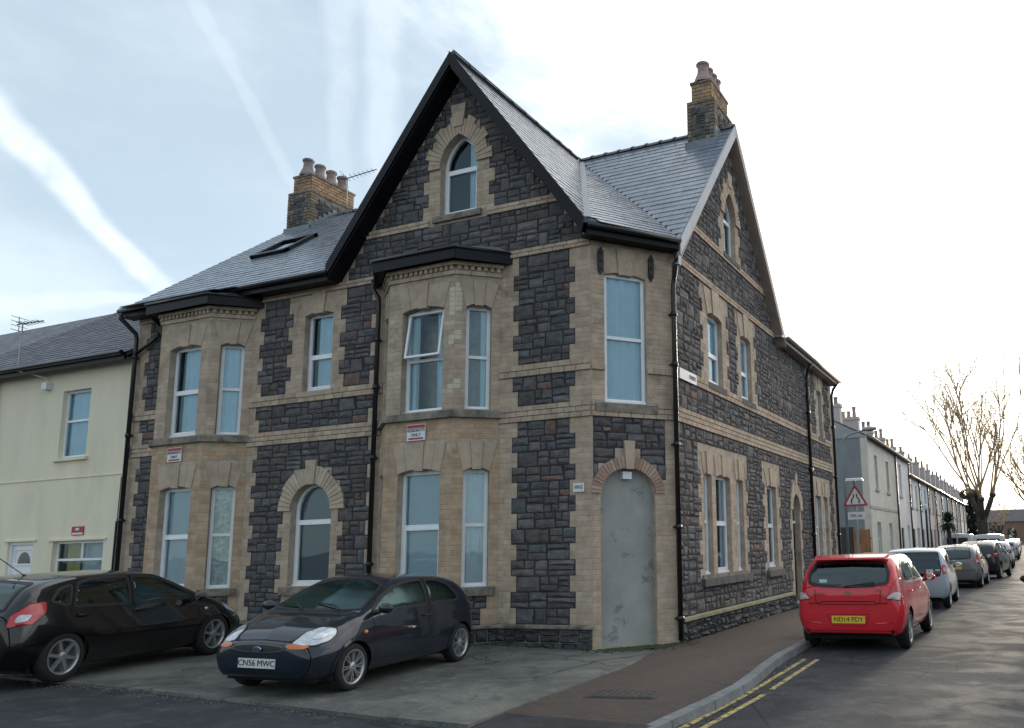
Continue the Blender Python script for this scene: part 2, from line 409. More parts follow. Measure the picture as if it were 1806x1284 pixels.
UNIT['stone'] = [unit_stone(i, .28, _r) for i in range(14)]
UNIT['brick'] = [unit_brick(i, _r) for i in range(2)]

def pixel_area(p, n, su, sz):
    v = Vector(p) - CAM_POS; z = v.dot(CAM_D)
    if z < .5: return 0.0
    fx = 903 + 315.7 + 1441.6 * v.dot(CAM_R) / z; fy = 642 + 84.3 - 1441.6 * v.dot(CAM_U) / z
    if not (-40 < fx < 1846 and -40 < fy < 1324): return 0.0
    c = -Vector((n[0], n[1], n[2])).dot(v.normalized())
    return max(0.0, c) * su * sz / (z * z)
class Pieces:
    """bricks, stones, slates: the largest in view become objects, the rest one mass"""
    def __init__(s): s.k = {}
    def add(s, name, matname, unit, P, T, U, N, su, sz, dep):
        s.k.setdefault((name, matname, unit), []).append((P, T, U, N, su, sz, dep))
    def flush(s, parent, limits):
        for (name, matname, unit), L in s.k.items():
            lim = limits.get(name, 0)
            rnd = random.Random(len(L))
            sc = [(pixel_area(q[0], q[3], q[4], q[5]), i) for i, q in enumerate(L)]
            sc.sort(reverse=True)
            sel = [i for a, i in sc[:lim] if a > 0]; ss = set(sel)
            limits[name] = lim - len(sel)
            UN = UNIT[unit]; meshes = {}
            for i in sel:
                P, T, U, N, su, sz, dep = L[i]; k = rnd.randrange(len(UN))
                if k not in meshes: meshes[k] = UN[k].mesh(name, matname)
                o = link(name, meshes[k], parent)
                T, U, N = Vector(T), Vector(U), Vector(N)
                o.matrix_local = Matrix(((T.x * su, U.x * sz, N.x * dep, P[0]), (T.y * su, U.y * sz, N.y * dep, P[1]), (T.z * su, U.z * sz, N.z * dep, P[2]), (0, 0, 0, 1)))
            rest = [q for i, q in enumerate(L) if i not in ss]
            if not rest: continue
            V = []; Fc = []; tt = []; base = 0
            UA = [(np.array(m.v), m.f) for m in UN]
            for (P, T, U, N, su, sz, dep) in rest:
                va, fa = UA[rnd.randrange(len(UA))]
                A = np.array([np.array(T) * su, np.array(U) * sz, np.array(N) * dep])
                V.append(va @ A + np.array(P)); Fc += [tuple(base + x for x in f) for f in fa]
                base += len(va); tt += [rnd.random()] * len(va)
            me = bpy.data.meshes.new(name); me.from_pydata(np.concatenate(V).tolist(), [], Fc)
            me.materials.append(M[matname])
            at = me.attributes.new('tint', 'FLOAT', 'POINT'); at.data.foreach_set('value', tt)
            link(name, me, parent, kind='stuff')

def fill_rows(pc, fr, rows, cls, code, u0, u1, name, matname, unit, wmin, wmax, dep, gap, split=0.0, rnd=None, tallp=0.0, ddep=0.0):
    """lay courses wherever cls(u, z) == code"""
    rnd = rnd or random
    T = (fr.t[0], fr.t[1], 0); N = (fr.n[0], fr.n[1], 0); U = (0, 0, 1)
    st = .012; out = []
    for ri, (za, zb) in enumerate(rows):
        h = zb - za
        us = np.arange(u0 + st / 2, u1, st); ok = [cls(u, za + .25 * h) == code and cls(u, zb - .25 * h) == code for u in us]
        runs = []; s0 = None
        for i, k in enumerate(ok + [False]):
            if k and s0 is None: s0 = i
            if not k and s0 is not None: runs.append((u0 + s0 * st, u0 + i * st)); s0 = None
        for a, b in runs:
            if b - a < .03: continue
            out.append((a, b, za, zb))
            x = a
            if unit == 'brick' and ri % 2: first = wmax * .5
            else: first = None
            while x < b - 1e-4:
                w = first if first else rnd.uniform(wmin, wmax); first = None
                if b - (x + w) < wmin * .55: w = b - x
                if w > wmax * 1.5: w = w / 2
                def put(xa, xb, ya, yb):
                    dd = dep * rnd.uniform(.75, 1.25) + ddep
                    pc.add(name, matname, unit, fr.P((xa + xb) / 2, (ya + yb) / 2, -.01), T, U, N, max(.01, xb - xa - gap), max(.01, yb - ya - gap), dd + .01)
                if split and w > .1:
                    q = rnd.random()
                    if q < split:
                        m = za + h * rnd.choice((.36, .45, .5, .58, .64))
                        if rnd.random() < .35 and w > .24:
                            k = x + w * rnd.uniform(.4, .6); put(x, x + w, za, m); put(x, k, m, zb); put(k, x + w, m, zb)
                        elif rnd.random() < .3 and w > .24:
                            k = x + w * rnd.uniform(.4, .6); put(x, x + w, m, zb); put(x, k, za, m); put(k, x + w, za, m)
                        else: put(x, x + w, za, m); put(x, x + w, m, zb)
                    elif q < split + .1 and w > .2:
                        for r_ in range(3): put(x, x + w, za + h * r_ / 3, za + h * (r_ + 1) / 3)
                    else: put(x, x + w, za, zb)
                else: put(x, x + w, za, zb)
                x += w
    return out
def rows_between(a, b, h):
    n = max(1, round((b - a) / h)); return [(a + (b - a) * i / n, a + (b - a) * (i + 1) / n) for i in range(n)]
def sub3(rows, k=3): return [(a + (b - a) * i / k, a + (b - a) * (i + 1) / k) for a, b in rows for i in range(k)]
# ================================================================ the corner house
house = empty('stone_house', (0, 0, 0), label='dark rubble stone corner house with buff brick quoins, tall gables and slate roof', cat='house')
PC = Pieces()
RND = random.Random(11)
GFR = rows_between(.39, 3.72, .2565)
MIDR = [(3.99, 4.25), (4.25, 4.50)]
UFE = [4.71, 4.97, 5.24, 5.50, 5.78, 6.05, 6.32, 6.65]; UFR = list(zip(UFE[:-1], UFE[1:]))
GAR = rows_between(7.70, 10.5, .262)
def wide(z):
    if z < 3.72: return int((z - .39) / .25615) % 2 == 1
    if z < 4.25: return False
    if z < 4.6: return True
    if z < 6.65:
        for i, (a, b) in enumerate(UFR):
            if a <= z < b: return i % 2 == 1
    return int((z - 7.70) / .262) % 2 == 0
def rng(x, z, narrow, w):  # stone panel with toothed edges
    a, b = w if wide(z) else narrow
    return a < x < b
FR = Frame((0, 0), (1, 0)); SF = Frame((.97, 0), (0, 1)); CF = Frame((0, 0), (.97, 1.213))
CL = sqrt(.97 ** 2 + 1.213 ** 2)

def ring_pieces(fr, inner, outer, i0, i1, parent, matname, step=(3, .0), proud=.035, name='voussoir', split=2):
    k = 0
    for i in range(i0, i1):
        for s in range(split):
            def L(a, b, t): return (a[0] + (b[0] - a[0]) * t, a[1] + (b[1] - a[1]) * t)
            ia, ib = L(inner[i], inner[i + 1], s / split + .03), L(inner[i], inner[i + 1], (s + 1) / split - .03)
            oa, ob = L(outer[i], outer[i + 1], s / split + .03), L(outer[i], outer[i + 1], (s + 1) / split - .03)
            if step[1] and (k // step[0]) % 2 == 0: oa, ob = L(ia, oa, 1 + step[1]), L(ib, ob, 1 + step[1])
            mb = MB(); prism(mb, fr, [ia, ib, ob, oa], -.02, proud * RND.uniform(.85, 1.15)); mb.tint = RND.random()
            mb.t = [RND.random()] * len(mb.v)
            mb.obj(name, matname, parent); k += 1
def lintel(fr, u0, u1, zs, rise, ztop, parent, n=5, flare=.13, key=True, matname='dressed_stone', proud=.012):
    w = u1 - u0; cx = (u0 + u1) / 2
    for i in range(n):
        a, b = i / n, (i + 1) / n
        g_ = .002
        def bot(t): x = u0 + w * t; return (x, zs + rise * (1 - ((x - cx) / (w / 2)) ** 2) + .002)
        def top(t): return (cx + (w + 2 * flare) * (t - .5), ztop)
        k = key and i == n // 2
        p = [bot(a), bot((a + b) / 2), bot(b), top(b), top(a)]
        p = [(x + (g_ if j in (0, 4) else -g_ if j in (2, 3) else 0), z) for j, (x, z) in enumerate(p)]
        if k: p = [(x, z - .035 if j < 3 else z + .03) for j, (x, z) in enumerate(p)]
        mb = MB(); prism(mb, fr, p, -.09, proud + (.022 if k else RND.uniform(-.004, .004)))
        mb.obj('voussoir', matname, parent)

def window(fr, u0, u1, z0, zs, rise=0.0, kind='seg', transom=None, curtain='net', style='low', depth=.13, ft=.066, parent=None, low_frac=.5, wide_at='low', room=.55):
    """u0..z0 opening; frame set back in the reveal; frame mesh is the window, the rest hang below it"""
    n = 10; e = .004
    O = arch(u0 + e, u1 - e, z0 + .004, zs, max(0, rise - e), kind, n)
    I = arch(u0 + ft, u1 - ft, z0 + ft, zs - (.0 if rise > .2 else .02), max(0, rise - (ft if rise < .2 else ft * .8)), kind, n)
    mb = MB(); ringsolid(mb, fr, O, I, -depth - .06, -depth)
    ztop = zs + rise
    if transom is None: transom = z0 + (ztop - z0) * low_frac
    t = .028
    prism(mb, fr, [(u0 + ft - .01, transom - t), (u1 - ft + .01, transom - t), (u1 - ft + .01, transom + t), (u0 + ft - .01, transom + t)], -depth - .055, -depth + .004)
    # upvc sill
    prism(mb, fr, [(u0 + .008, z0 + .002), (u1 - .008, z0 + .002), (u1 - .008, z0 + .035), (u0 + .008, z0 + .035)], -depth, -depth + .035)
    w = mb.obj('window', 'white_frame', parent)
    s = .038
    def sash(za, zb, topsh, tilt=0.0):
        a, b = u0 + ft, u1 - ft
        if topsh: A = arch(a, b, za, zs - .02, max(0, rise - ft), kind, n); B = arch(a + s, b - s, za + s, zs - .03, max(0, rise - ft - s), kind, n)
        else: A = arch(a, b, za, zb, 0, 'seg', n); B = arch(a + s, b - s, za + s, zb - s, 0, 'seg', n)
        m = MB(); ringsolid(m, fr, A, B, -depth - .05, -depth + .014)
        pm = MB(); poly_mesh(pm, fr, B, d=-depth - .02); poly_mesh(pm, fr, B, d=-depth - .026)
        for q in (m, pm):
            if tilt:
                zt = max(p[1] for p in A)
                nv = []
                for v in q.v:
                    d = (v[0] - fr.o[0]) * fr.n[0] + (v[1] - fr.o[1]) * fr.n[1]; dz = zt - v[2]; dd = dz * sin(tilt) + (d + depth) * (cos(tilt) - 1) + .02
                    nv.append((v[0] + fr.n[0] * dd, v[1] + fr.n[1] * dd, zt - dz * cos(tilt) + (d + depth) * sin(tilt)))
                q.v = nv
        m.obj('casement', 'white_frame', w); pm.obj('pane', 'glass', w)
    if style == 'low':
        sash(z0 + ft, transom - t, False)
        pm = MB(); P = arch(u0 + ft, u1 - ft, transom + t, zs - .02, max(0, rise - ft), kind, n); poly_mesh(pm, fr, P, d=-depth - .03); poly_mesh(pm, fr, P, d=-depth - .036); pm.obj('pane', 'glass', w)
    elif style in ('top', 'open'):
        sash(transom + t, zs, rise > .2, .15 if style == 'open' else 0)
        pm = MB(); P = arch(u0 + ft, u1 - ft, z0 + ft, transom - t, 0, 'seg', n); poly_mesh(pm, fr, P, d=-depth - .03); poly_mesh(pm, fr, P, d=-depth - .036); pm.obj('pane', 'glass', w)
    else:
        for P in (arch(u0 + ft, u1 - ft, transom + t, zs - .02, max(0, rise - ft), kind, n), arch(u0 + ft, u1 - ft, z0 + ft, transom - t, 0, 'seg', n)):
            pm = MB(); poly_mesh(pm, fr, P, d=-depth - .03); poly_mesh(pm, fr, P, d=-depth - .036); pm.obj('pane', 'glass', w)
    # what hangs behind the glass
    dc = -depth - .08
    def sheet(a, b, za, zb, matn, amp, per, nm='curtain'):
        m = MB(); k = max(8, int((b - a) / .012)); vs = []
        ph = RND.random() * 6
        for i in range(k + 1):
            x = a + (b - a) * i / k
            for z in (za, zb):
                vs.append(fr.P(x + (0 if z == zb else .01 * sin(x * 30)), z, dc + amp * (sin(x * 2 * pi / per + ph) + .4 * sin(x * 4.7 * pi / per + 1.3 * z))))
        m.add(vs, [(2 * i, 2 * i + 2, 2 * i + 3, 2 * i + 1) for i in range(k)]); m.obj(nm, matn, w, smooth=True)
    wd = u1 - u0; zt = ztop - .0
    if z0 < 3 and curtain in ('net', 'net_part', 'sides', 'side', 'half'): NC = 'net_grey'
    else: NC = 'net_sky_tint'
    if curtain == 'net': sheet(u0 - .07, u1 + .05, z0, zt, NC, .014, .09)
    elif curtain == 'net_part': sheet(u0 + wd * .25, u1, z0, zt, NC, .014, .12)
    elif curtain == 'sides': sheet(u0, u0 + wd * .22, z0, zt, NC, .02, .07); sheet(u1 - wd * .3, u1, z0, zt, NC, .02, .07)
    elif curtain == 'side': sheet(u1 - wd * .38, u1 - wd * .02, z0, zt, NC, .02, .07)
    elif curtain == 'blind': sheet(u0 - .07, u1 + .05, z0, zt, 'grey_blind', .001, .5, 'blind')
    elif curtain == 'pleat': sheet(u0 - .03, u1 + .03, z0, zt, NC, .022, .2); 
    elif curtain == 'half': sheet(u0, u1, z0, transom, NC, .016, .06); sheet(u0, u1, transom, zt, 'grey_blind', .001, .5, 'blind')
    elif curtain == 'lace': sheet(u0, u1, z0, zt, 'lace', .01, .2)
    elif curtain == 'dim': sheet(u0, u1, z0, zt, 'room_mid', .002, .5, 'blind')
    # room behind
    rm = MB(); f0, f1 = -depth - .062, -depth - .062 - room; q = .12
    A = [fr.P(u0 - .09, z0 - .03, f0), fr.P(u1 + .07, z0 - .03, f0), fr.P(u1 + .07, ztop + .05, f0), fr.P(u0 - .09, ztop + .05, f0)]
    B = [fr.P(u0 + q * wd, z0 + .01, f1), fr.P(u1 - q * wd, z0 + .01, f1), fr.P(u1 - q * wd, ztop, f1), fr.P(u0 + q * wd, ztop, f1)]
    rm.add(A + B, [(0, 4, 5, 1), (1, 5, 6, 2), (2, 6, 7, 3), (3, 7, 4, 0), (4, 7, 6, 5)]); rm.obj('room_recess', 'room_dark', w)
    return w

def wallslab(fr, outer, holes, matname, depth=.14, name='wall'):
    mb = MB(); poly_mesh(mb, fr, outer, holes)
    for h in holes: reveal(mb, fr, h, depth + .07)
    # back leaf and edge, so the wall has thickness
    poly_mesh(mb, fr, outer, holes, d=-.28)
    n = len(outer); vs = [fr.P(u, z, 0) for u, z in outer] + [fr.P(u, z, -.28) for u, z in outer]
    mb.add(vs, [(i, (i + 1) % n, n + (i + 1) % n, n + i) for i in range(n)])
    return mb.obj(name, matname, house)
MORT = MB()
def mortar_runs(fr, runs):
    for a, b, za, zb in runs: MORT.add([fr.P(a, za, .004), fr.P(b, za, .004), fr.P(b, zb, .004), fr.P(a, zb, .004)], [(0, 1, 2, 3)])
def stones(fr, rows, cls, code, u0, u1, matname='stone', ddep=0.0):
    r = fill_rows(PC, fr, rows, cls, code, u0, u1, 'stone', matname, 'stone', .17, .48, .026, .010, split=.78, rnd=RND, ddep=ddep)
    if not ddep: mortar_runs(fr, r)
def bricks(fr, rows, cls, code, u0, u1, ddep=0.0, matname='brick', w=.235):
    fill_rows(PC, fr, rows, cls, code, u0, u1, 'brick', matname, 'brick', w * .96, w * 1.02, .004, .005, rnd=RND, ddep=ddep)
def band(fr, u0, u1, z0, z1, proud, matname='dressed_stone', name='string_course', seg=.46, back=-.02, slope=0.0):
    n = max(1, round((u1 - u0) / seg))
    for i in range(n):
        a, b = u0 + (u1 - u0) * i / n, u0 + (u1 - u0) * (i + 1) / n
        mb = MB(); p = proud + RND.uniform(-.002, .002); g_ = .003
        vs = [fr.P(a + g_, z0, back), fr.P(b - g_, z0, back), fr.P(b - g_, z0, p), fr.P(a + g_, z0, p), fr.P(a + g_, z1, back), fr.P(b - g_, z1, back), fr.P(b - g_, z1 - slope, p), fr.P(a + g_, z1 - slope, p)]
        mb.add(vs, [(0, 1, 2, 3), (4, 7, 6, 5), (0, 4, 5, 1), (1, 5, 6, 2), (2, 6, 7, 3), (3, 7, 4, 0)])
        mb.t = [RND.random()] * len(mb.v); mb.obj(name, matname, house)

# ---- openings (u0, u1, z0, zs, rise, kind)
small_w = (-6.37, -5.64, 4.71, 6.22, .06, 'seg')
arch_w = (-6.48, -5.48, 1.02, 2.42, .50, 'round')
gable_w = (-3.17, -2.35, 7.72, 8.66, .62, 'gothic')
def hole(o, n=10): return arch(*o, n)
def gable_top(x): return 10.55 - 1.37 * abs(x + 2.74)
BAYX = [(-4.36, -1.79), (-10.29, -7.72)]
front_outer = [(-11.2, -.3), (-.0, -.3), (0, 6.80), (-2.74, 10.55), (-5.48, 6.80), (-11.2, 6.79)]
wallslab(FR, front_outer, [hole(small_w), hole(arch_w), hole(gable_w)], 'brick_mortar')
def in_arch(o, u, z, grow=0.0):
    u0, u1, z0, zs, rise, kind = o
    if not (u0 - grow < u < u1 + grow) or z < z0: return False
    if z < zs: return True
    w = (u1 - u0) / 2; cx = (u0 + u1) / 2; x = abs(u - cx)
    if kind == 'gothic':
        R = (w * w + rise * rise) / (2 * w); c0 = w - R
        return (x - c0) ** 2 + (z - zs) ** 2 < (R + grow) ** 2
    if kind == 'round': return (x / (w + grow)) ** 2 + ((z - zs) / (rise + grow)) ** 2 < 1
    return z < zs + rise * (1 - (x / w) ** 2) + grow * .0
def fcls(x, z):
    if z < 6.7:
        for a, b in BAYX:
            if a < x < b: return None
    for o in (small_w, arch_w, gable_w):
        if in_arch(o, x, z): return None
    if z < .33: return 'P'
    if z < .39: return None
    if 3.72 <= z < 3.99 or 4.50 <= z < 4.71 or 6.65 <= z < 6.79: return 'G' if x > -11.19 else None
    if z > 6.79 and z > gable_top(x) - .02: return None
    if 7.55 <= z < 7.70: return 'G' if not (-3.4 < x < -2.1) else 'B'
    if z < 3.72:
        if rng(x, z, (-1.42, -.41), (-1.53, -.30)): return 'S'
        if rng(x, z, (-10.83, -10.40), (-10.93, -10.34)): return 'S'
        if rng(x, z, (-7.44, -4.66), (-7.55, -4.53)):
            if z > .9 and z < 2.45 and rng(x, z, (-6.80, -5.19), (-6.68, -5.31)): return 'B'
            if z <= .9 and -6.62 < x < -5.36 and z > .8: return None
            if z >= 2.45 and in_arch((-6.74, -5.22, 2.0, 2.42, .76, 'round'), x, z): return 'V'
            return 'S'
        return 'B'
    if z < 4.50:
        if rng(x, z, (-1.42, -.41), (-1.53, -.30)) or rng(x, z, (-7.44, -4.70), (-7.55, -4.58)) or rng(x, z, (-10.83, -10.40), (-10.93, -10.34)): return 'S'
        return 'B'
    if z < 6.65:
        if rng(x, z, (-1.42, -.41), (-1.53, -.30)) or rng(x, z, (-7.44, -6.79), (-7.55, -6.68)) or rng(x, z, (-5.32, -4.70), (-5.45, -4.585)) or rng(x, z, (-10.83, -10.40), (-10.93, -10.34)): return 'S'
        return 'B'
    if z < 7.55: return 'S' if -5.3 < x else None
    if in_arch((-3.44, -2.08, 7.6, 8.66, .93, 'gothic'), x, z): return 'V' if z > 8.66 else 'B'
    if z < 8.66 and rng(x, z, (-3.44, -2.08), (-3.56, -1.96)) and wide(z): return 'B'
    return 'S'
allst = GFR + MIDR + UFR + rows_between(6.79, 7.55, .26) + GAR
stones(FR, allst, fcls, 'S', -11.2, 0)
stones(FR, rows_between(-.12, .33, .22), fcls, 'P', -11.2, 0, 'plinth_stone', .05)
bricks(FR, sub3(GFR) + sub3(MIDR) + sub3(UFR) + sub3(GAR), fcls, 'B', -11.2, 0)
bricks(FR, sub3([(3.72, 3.99)]) + sub3([(4.50, 4.71)], 2) + sub3([(6.65, 6.79), (7.55, 7.70)], 2), fcls, 'G', -11.2, 0, .034)
for a, b in ((-11.2, -10.29), (-7.72, -4.36), (-1.79, 0.03)): band(FR, a, b, .33, .395, .075, 'sill_stone', slope=.03)
def gothic_ring(fr, o, grow, rise2, matname='dressed_stone'):
    u0, u1, z0, zs, rise, kind = o
    inner = arch(u0, u1, z0, zs, rise, kind, 12); outer = arch(u0 - grow, u1 + grow, z0, zs, rise2, kind, 12)
    ring_pieces(fr, inner, outer, 2, len(inner) - 1, house, matname, (2, .32), .04, split=2)
gothic_ring(FR, gable_w, .27, .95)
def keystone(fr, cx, w0, w1, z0, z1, proud=.06, parent=None):
    mb = MB(); prism(mb, fr, [(cx - w0, z0), (cx + w0, z0), (cx + w1, z1), (cx - w1, z1)], -.05, proud); mb.obj('keystone', 'dressed_stone', parent or house)
keystone(FR, -2.76, .10, .17, 9.42, 9.86, .06)
inner = arch(*arch_w, 12); outer = arch(-6.78, -5.18, 1.02, 2.42, .80, 'round', 12)
ring_pieces(FR, inner, outer, 2, len(inner) - 1, house, 'string_stone', (4, .12), .04, split=2)
keystone(FR, -5.98, .085, .135, 2.90, 3.36, .065)
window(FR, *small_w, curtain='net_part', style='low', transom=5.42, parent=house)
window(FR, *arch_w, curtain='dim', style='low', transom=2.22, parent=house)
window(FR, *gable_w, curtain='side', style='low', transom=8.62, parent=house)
lintel(FR, -6.37, -5.64, 6.22, .06, 6.63, house, 3, .16)
band(FR, -6.45, -5.55, 4.60, 4.70, .05, 'dressed_stone', 'window_sill', 1)
band(FR, -6.62, -5.36, .86, 1.01, .08, 'sill_stone', 'window_sill', 2)
band(FR, -3.3, -2.22, 7.60, 7.71, .06, 'sill_stone', 'window_sill', 2)

# ---- bays
def bay(dx, curt, styles):
    A, B, C, D = (-4.36 + dx, 0), (-3.78 + dx, -.53), (-2.36 + dx, -.53), (-1.79 + dx, 0)
    for idx, (p, q) in enumerate(((A, B), (B, C), (C, D))):
        fr = Frame(p, (q[0] - p[0], q[1] - p[1])); L = sqrt((q[0] - p[0]) ** 2 + (q[1] - p[1]) ** 2)
        a, b = ((.19, .61), (.30, 1.19), (.19, .62))[idx]
        ops = [(a, b, 1.0, 2.91, .07, 'seg'), (a, b, 3.97, 5.76, .07, 'seg')]
        e0 = 0.0
        wallslab(fr, [(0, -.3), (L, -.3), (L, 6.55), (0, 6.55)], [hole(o) for o in ops], 'brick_mortar')
        cx = (a + b) / 2; w_, n_ = ((.2, .1), (.30, .15), (.2, .1))[idx]
        def cls(u, z):
            for o in ops:
                if in_arch(o, u, z): return None
            if z < .33: return 'P'
            if z < .39 or 3.80 < z < 3.97: return None
            if z < .9 and abs(u - cx) < (w_ if z > .64 else n_): return 'S'
            if .86 < z < 1.0: return None
            for zl, zh in ((2.91, 3.40), (5.76, 6.22)):
                if zl < z < zh and abs(u - cx) < (b - a) / 2 + .12 * (z - zl) / .45: return None
            if dx == 0 and 4.3 < z < 6.36:
                e_ = (L - u) if idx == 1 else u; hsh = (int(z / .0855) * 7919 + idx * 31) % 10
                if idx and e_ < (.12 if hsh % 2 else .22) and hsh < (3 if z < 5.4 else 7): return 'X'
                if idx == 1 and u < .2 and hsh in (1, 4, 8) and z > 5.2: return 'X'
            return 'B'
        stones(fr, [(.39, .65), (.65, .88)], cls, 'S', 0, L)
        stones(fr, rows_between(-.12, .33, .22), cls, 'P', 0, L, 'plinth_stone', .05)
        bricks(fr, rows_between(.39, .87, .08) + rows_between(1.0, 3.80, .0855), cls, 'B', 0, L, matname='tan_brick')
        bricks(fr, rows_between(3.97, 6.36, .0855), cls, 'B', 0, L)
        bricks(fr, rows_between(3.97, 6.36, .0855), cls, 'X', 0, L, matname='pale_brick')
        # corbelled cornice with dentils
        band(fr, -.01, L + .01, 6.33, 6.405, .035, 'brick', 'cornice_brick', .23)
        nd = int(L / .105)
        for i in range(nd):
            u = (i + .5) * L / nd; mb = MB(); prism(mb, fr, [(u - .03, 6.41), (u + .03, 6.41), (u + .03, 6.48), (u - .03, 6.48)], -.02, .06)
            mb.t = [RND.random()] * len(mb.v); mb.obj('dentil', 'brick', house)
        band(fr, -.03, L + .03, 6.485, 6.55, .085, 'brick', 'cornice_brick', .23)
        band(fr, -.025, L + .025, .33, .395, .075, 'sill_stone', slope=.03)
        band(fr, -.03, L + .03, 3.82, 3.965, .075, 'sill_stone', 'sill_course', 3, slope=.03)
        band(fr, a - .12, b + .12, .86, 1.0, .06, 'sill_stone', 'window_sill', 3, slope=.02)
        lintel(fr, a, b, 2.912, .07, 3.40, house, 5 if idx == 1 else 3, .12, matname='dressed_stone')
        lintel(fr, a, b, 5.762, .07, 6.22, house, 5 if idx == 1 else 3, .12)
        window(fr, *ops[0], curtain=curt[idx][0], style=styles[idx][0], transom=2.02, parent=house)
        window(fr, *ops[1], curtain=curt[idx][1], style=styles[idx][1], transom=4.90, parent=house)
    # flat lead roof with black fascia
    Q = [(-4.62 + dx, .02), (-4.0 + dx, -.74), (-2.22 + dx, -.74), (-1.55 + dx, .02)]
    mb = MB()
    for (p, q) in zip(Q[:-1], Q[1:]):
        d = Vector((q[0] - p[0], q[1] - p[1])); t = d.normalized(); n = Vector((t.y, -t.x)) * .03
        mb.hexa([(p[0] - n.x, p[1] - n.y, 6.55), (q[0] - n.x, q[1] - n.y, 6.55), (q[0] + n.x * .4, q[1] + n.y * .4, 6.55), (p[0] + n.x * .4, p[1] + n.y * .4, 6.53),
                 (p[0] - n.x, p[1] - n.y, 6.72), (q[0] - n.x, q[1] - n.y, 6.72), (q[0] + n.x * .4, q[1] + n.y * .4, 6.72), (p[0] + n.x * .4, p[1] + n.y * .4, 6.73)])
    mb.add([(*p, 6.575) for p in Q], [(0, 1, 2, 3)])
    mb.obj('bay_fascia', 'black_board', house)
    mb = MB(); mb.tube([(Q[0][0], Q[0][1], 6.74)] + [(p[0] * 1.0, p[1] - .02, 6.74) for p in Q[1:3]] + [(Q[3][0], Q[3][1], 6.74)], .034, 8); mb.obj('bay_gutter', 'black_pipe', house, smooth=True)
    mb = MB(); I = [(-4.3 + dx, .03), (-3.7 + dx, -.25), (-2.5 + dx, -.25), (-1.85 + dx, .03)]
    mb.add([(*p, 6.755) for p in Q] + [(*p, 6.93) for p in I], [(0, 1, 5, 4), (1, 2, 6, 5), (2, 3, 7, 6), (4, 5, 6, 7), (0, 4, 7, 3)]); mb.obj('bay_roof', 'lead', house)
bay(0, (('blind', 'net'), ('blind', 'sides'), ('net', 'side')), (('low', 'low'), ('low', 'open'), ('fixed', 'fixed')))
bay(-5.93, (('blind', 'net'), ('half', 'net_part'), ('lace', 'net')), (('low', 'low'), ('low', 'low'), ('fixed', 'fixed')))

# ---- chamfered corner
ch_win = (.24, 1.02, 3.97, 6.17, .06, 'seg'); ch_door = (.15, 1.14, -.3, 2.46, .42, 'round')
wallslab(CF, [(0, -.3), (CL, -.3), (CL, 6.8), (0, 6.8)], [hole(ch_win), hole(ch_door)], 'brick_mortar', .12)
def ccls(u, z):
    if in_arch(ch_win, u, z) or in_arch(ch_door, u, z): return None
    if 3.72 <= z < 3.99: return 'G' if not (.05 < u < 1.2 and z > 3.8) else None
    if 4.50 <= z < 4.60: return 'G'
    if z < 3.72:
        if in_arch((.03, 1.26, 2.0, 2.46, .60, 'round'), u, z): return 'V' if z > 2.4 else 'B'
        if 2.6 < z < 3.70 and .02 < u < 1.34: return 'S'
    if 6.17 < z < 6.65 and abs(u - .63) < .39 + .12 * (z - 6.17) / .45: return None
    return 'B'
stones(CF, [r for r in GFR if r[0] > 2.5], ccls, 'S', 0, CL)
bricks(CF, rows_between(-.06, .39, .0855) + sub3(GFR) + rows_between(3.99, 4.5, .085) + rows_between(4.6, 6.75, .086), ccls, 'B', 0, CL)
bricks(CF, sub3([(3.72, 3.99)]) + [(4.5, 4.6)], ccls, 'G', 0, CL, .034)
inner = arch(*ch_door, 14); outer = arch(-.02, 1.31, -.3, 2.46, .62, 'round', 14)
ring_pieces(CF, inner, outer, 2, len(inner) - 1, house, 'red_brick', (30, 0), .03, split=2)
keystone(CF, .655, .065, .10, 2.86, 3.33, .065)
mb = MB(); poly_mesh(mb, CF, arch(.10, 1.19, -.3, 2.44, .46, 'round', 14), d=-.12); poly_mesh(mb, CF, arch(.10, 1.19, -.3, 2.44, .46, 'round', 14), d=-.2)
mb.obj('blocked_doorway', 'render_grey', house, label='grey rendered infill of the blocked arched doorway')
mb = MB(); prism(mb, CF, [(.15, -.15), (1.14, -.15), (1.14, .02), (.15, .02)], -.12, .0); mb.obj('threshold', 'mossy_plinth', house)
window(CF, *ch_win, curtain='pleat', style='fixed', transom=5.09, parent=house, depth=.06, room=.3)
lintel(CF, .24, 1.02, 6.172, .06, 6.64, house, 3, .13)
band(CF, .05, 1.2, 3.80, 3.965, .05, 'sill_stone', 'window_sill', 2, slope=.02)
for u in (.165, 1.12):
    mb = MB(); P = [(u - .045, 6.22), (u, 6.155), (u + .045, 6.22), (u + .05, 6.56), (u, 6.64), (u - .05, 6.56)]; prism(mb, CF, P, .0, .05)
    for z in (6.25, 6.39, 6.53): prism(mb, CF, [(u + .022 * cos(a), z + .022 * sin(a)) for a in [k * pi / 3 for k in range(6)]], .05, .075)
    mb.obj('tie_plate', 'iron', house)

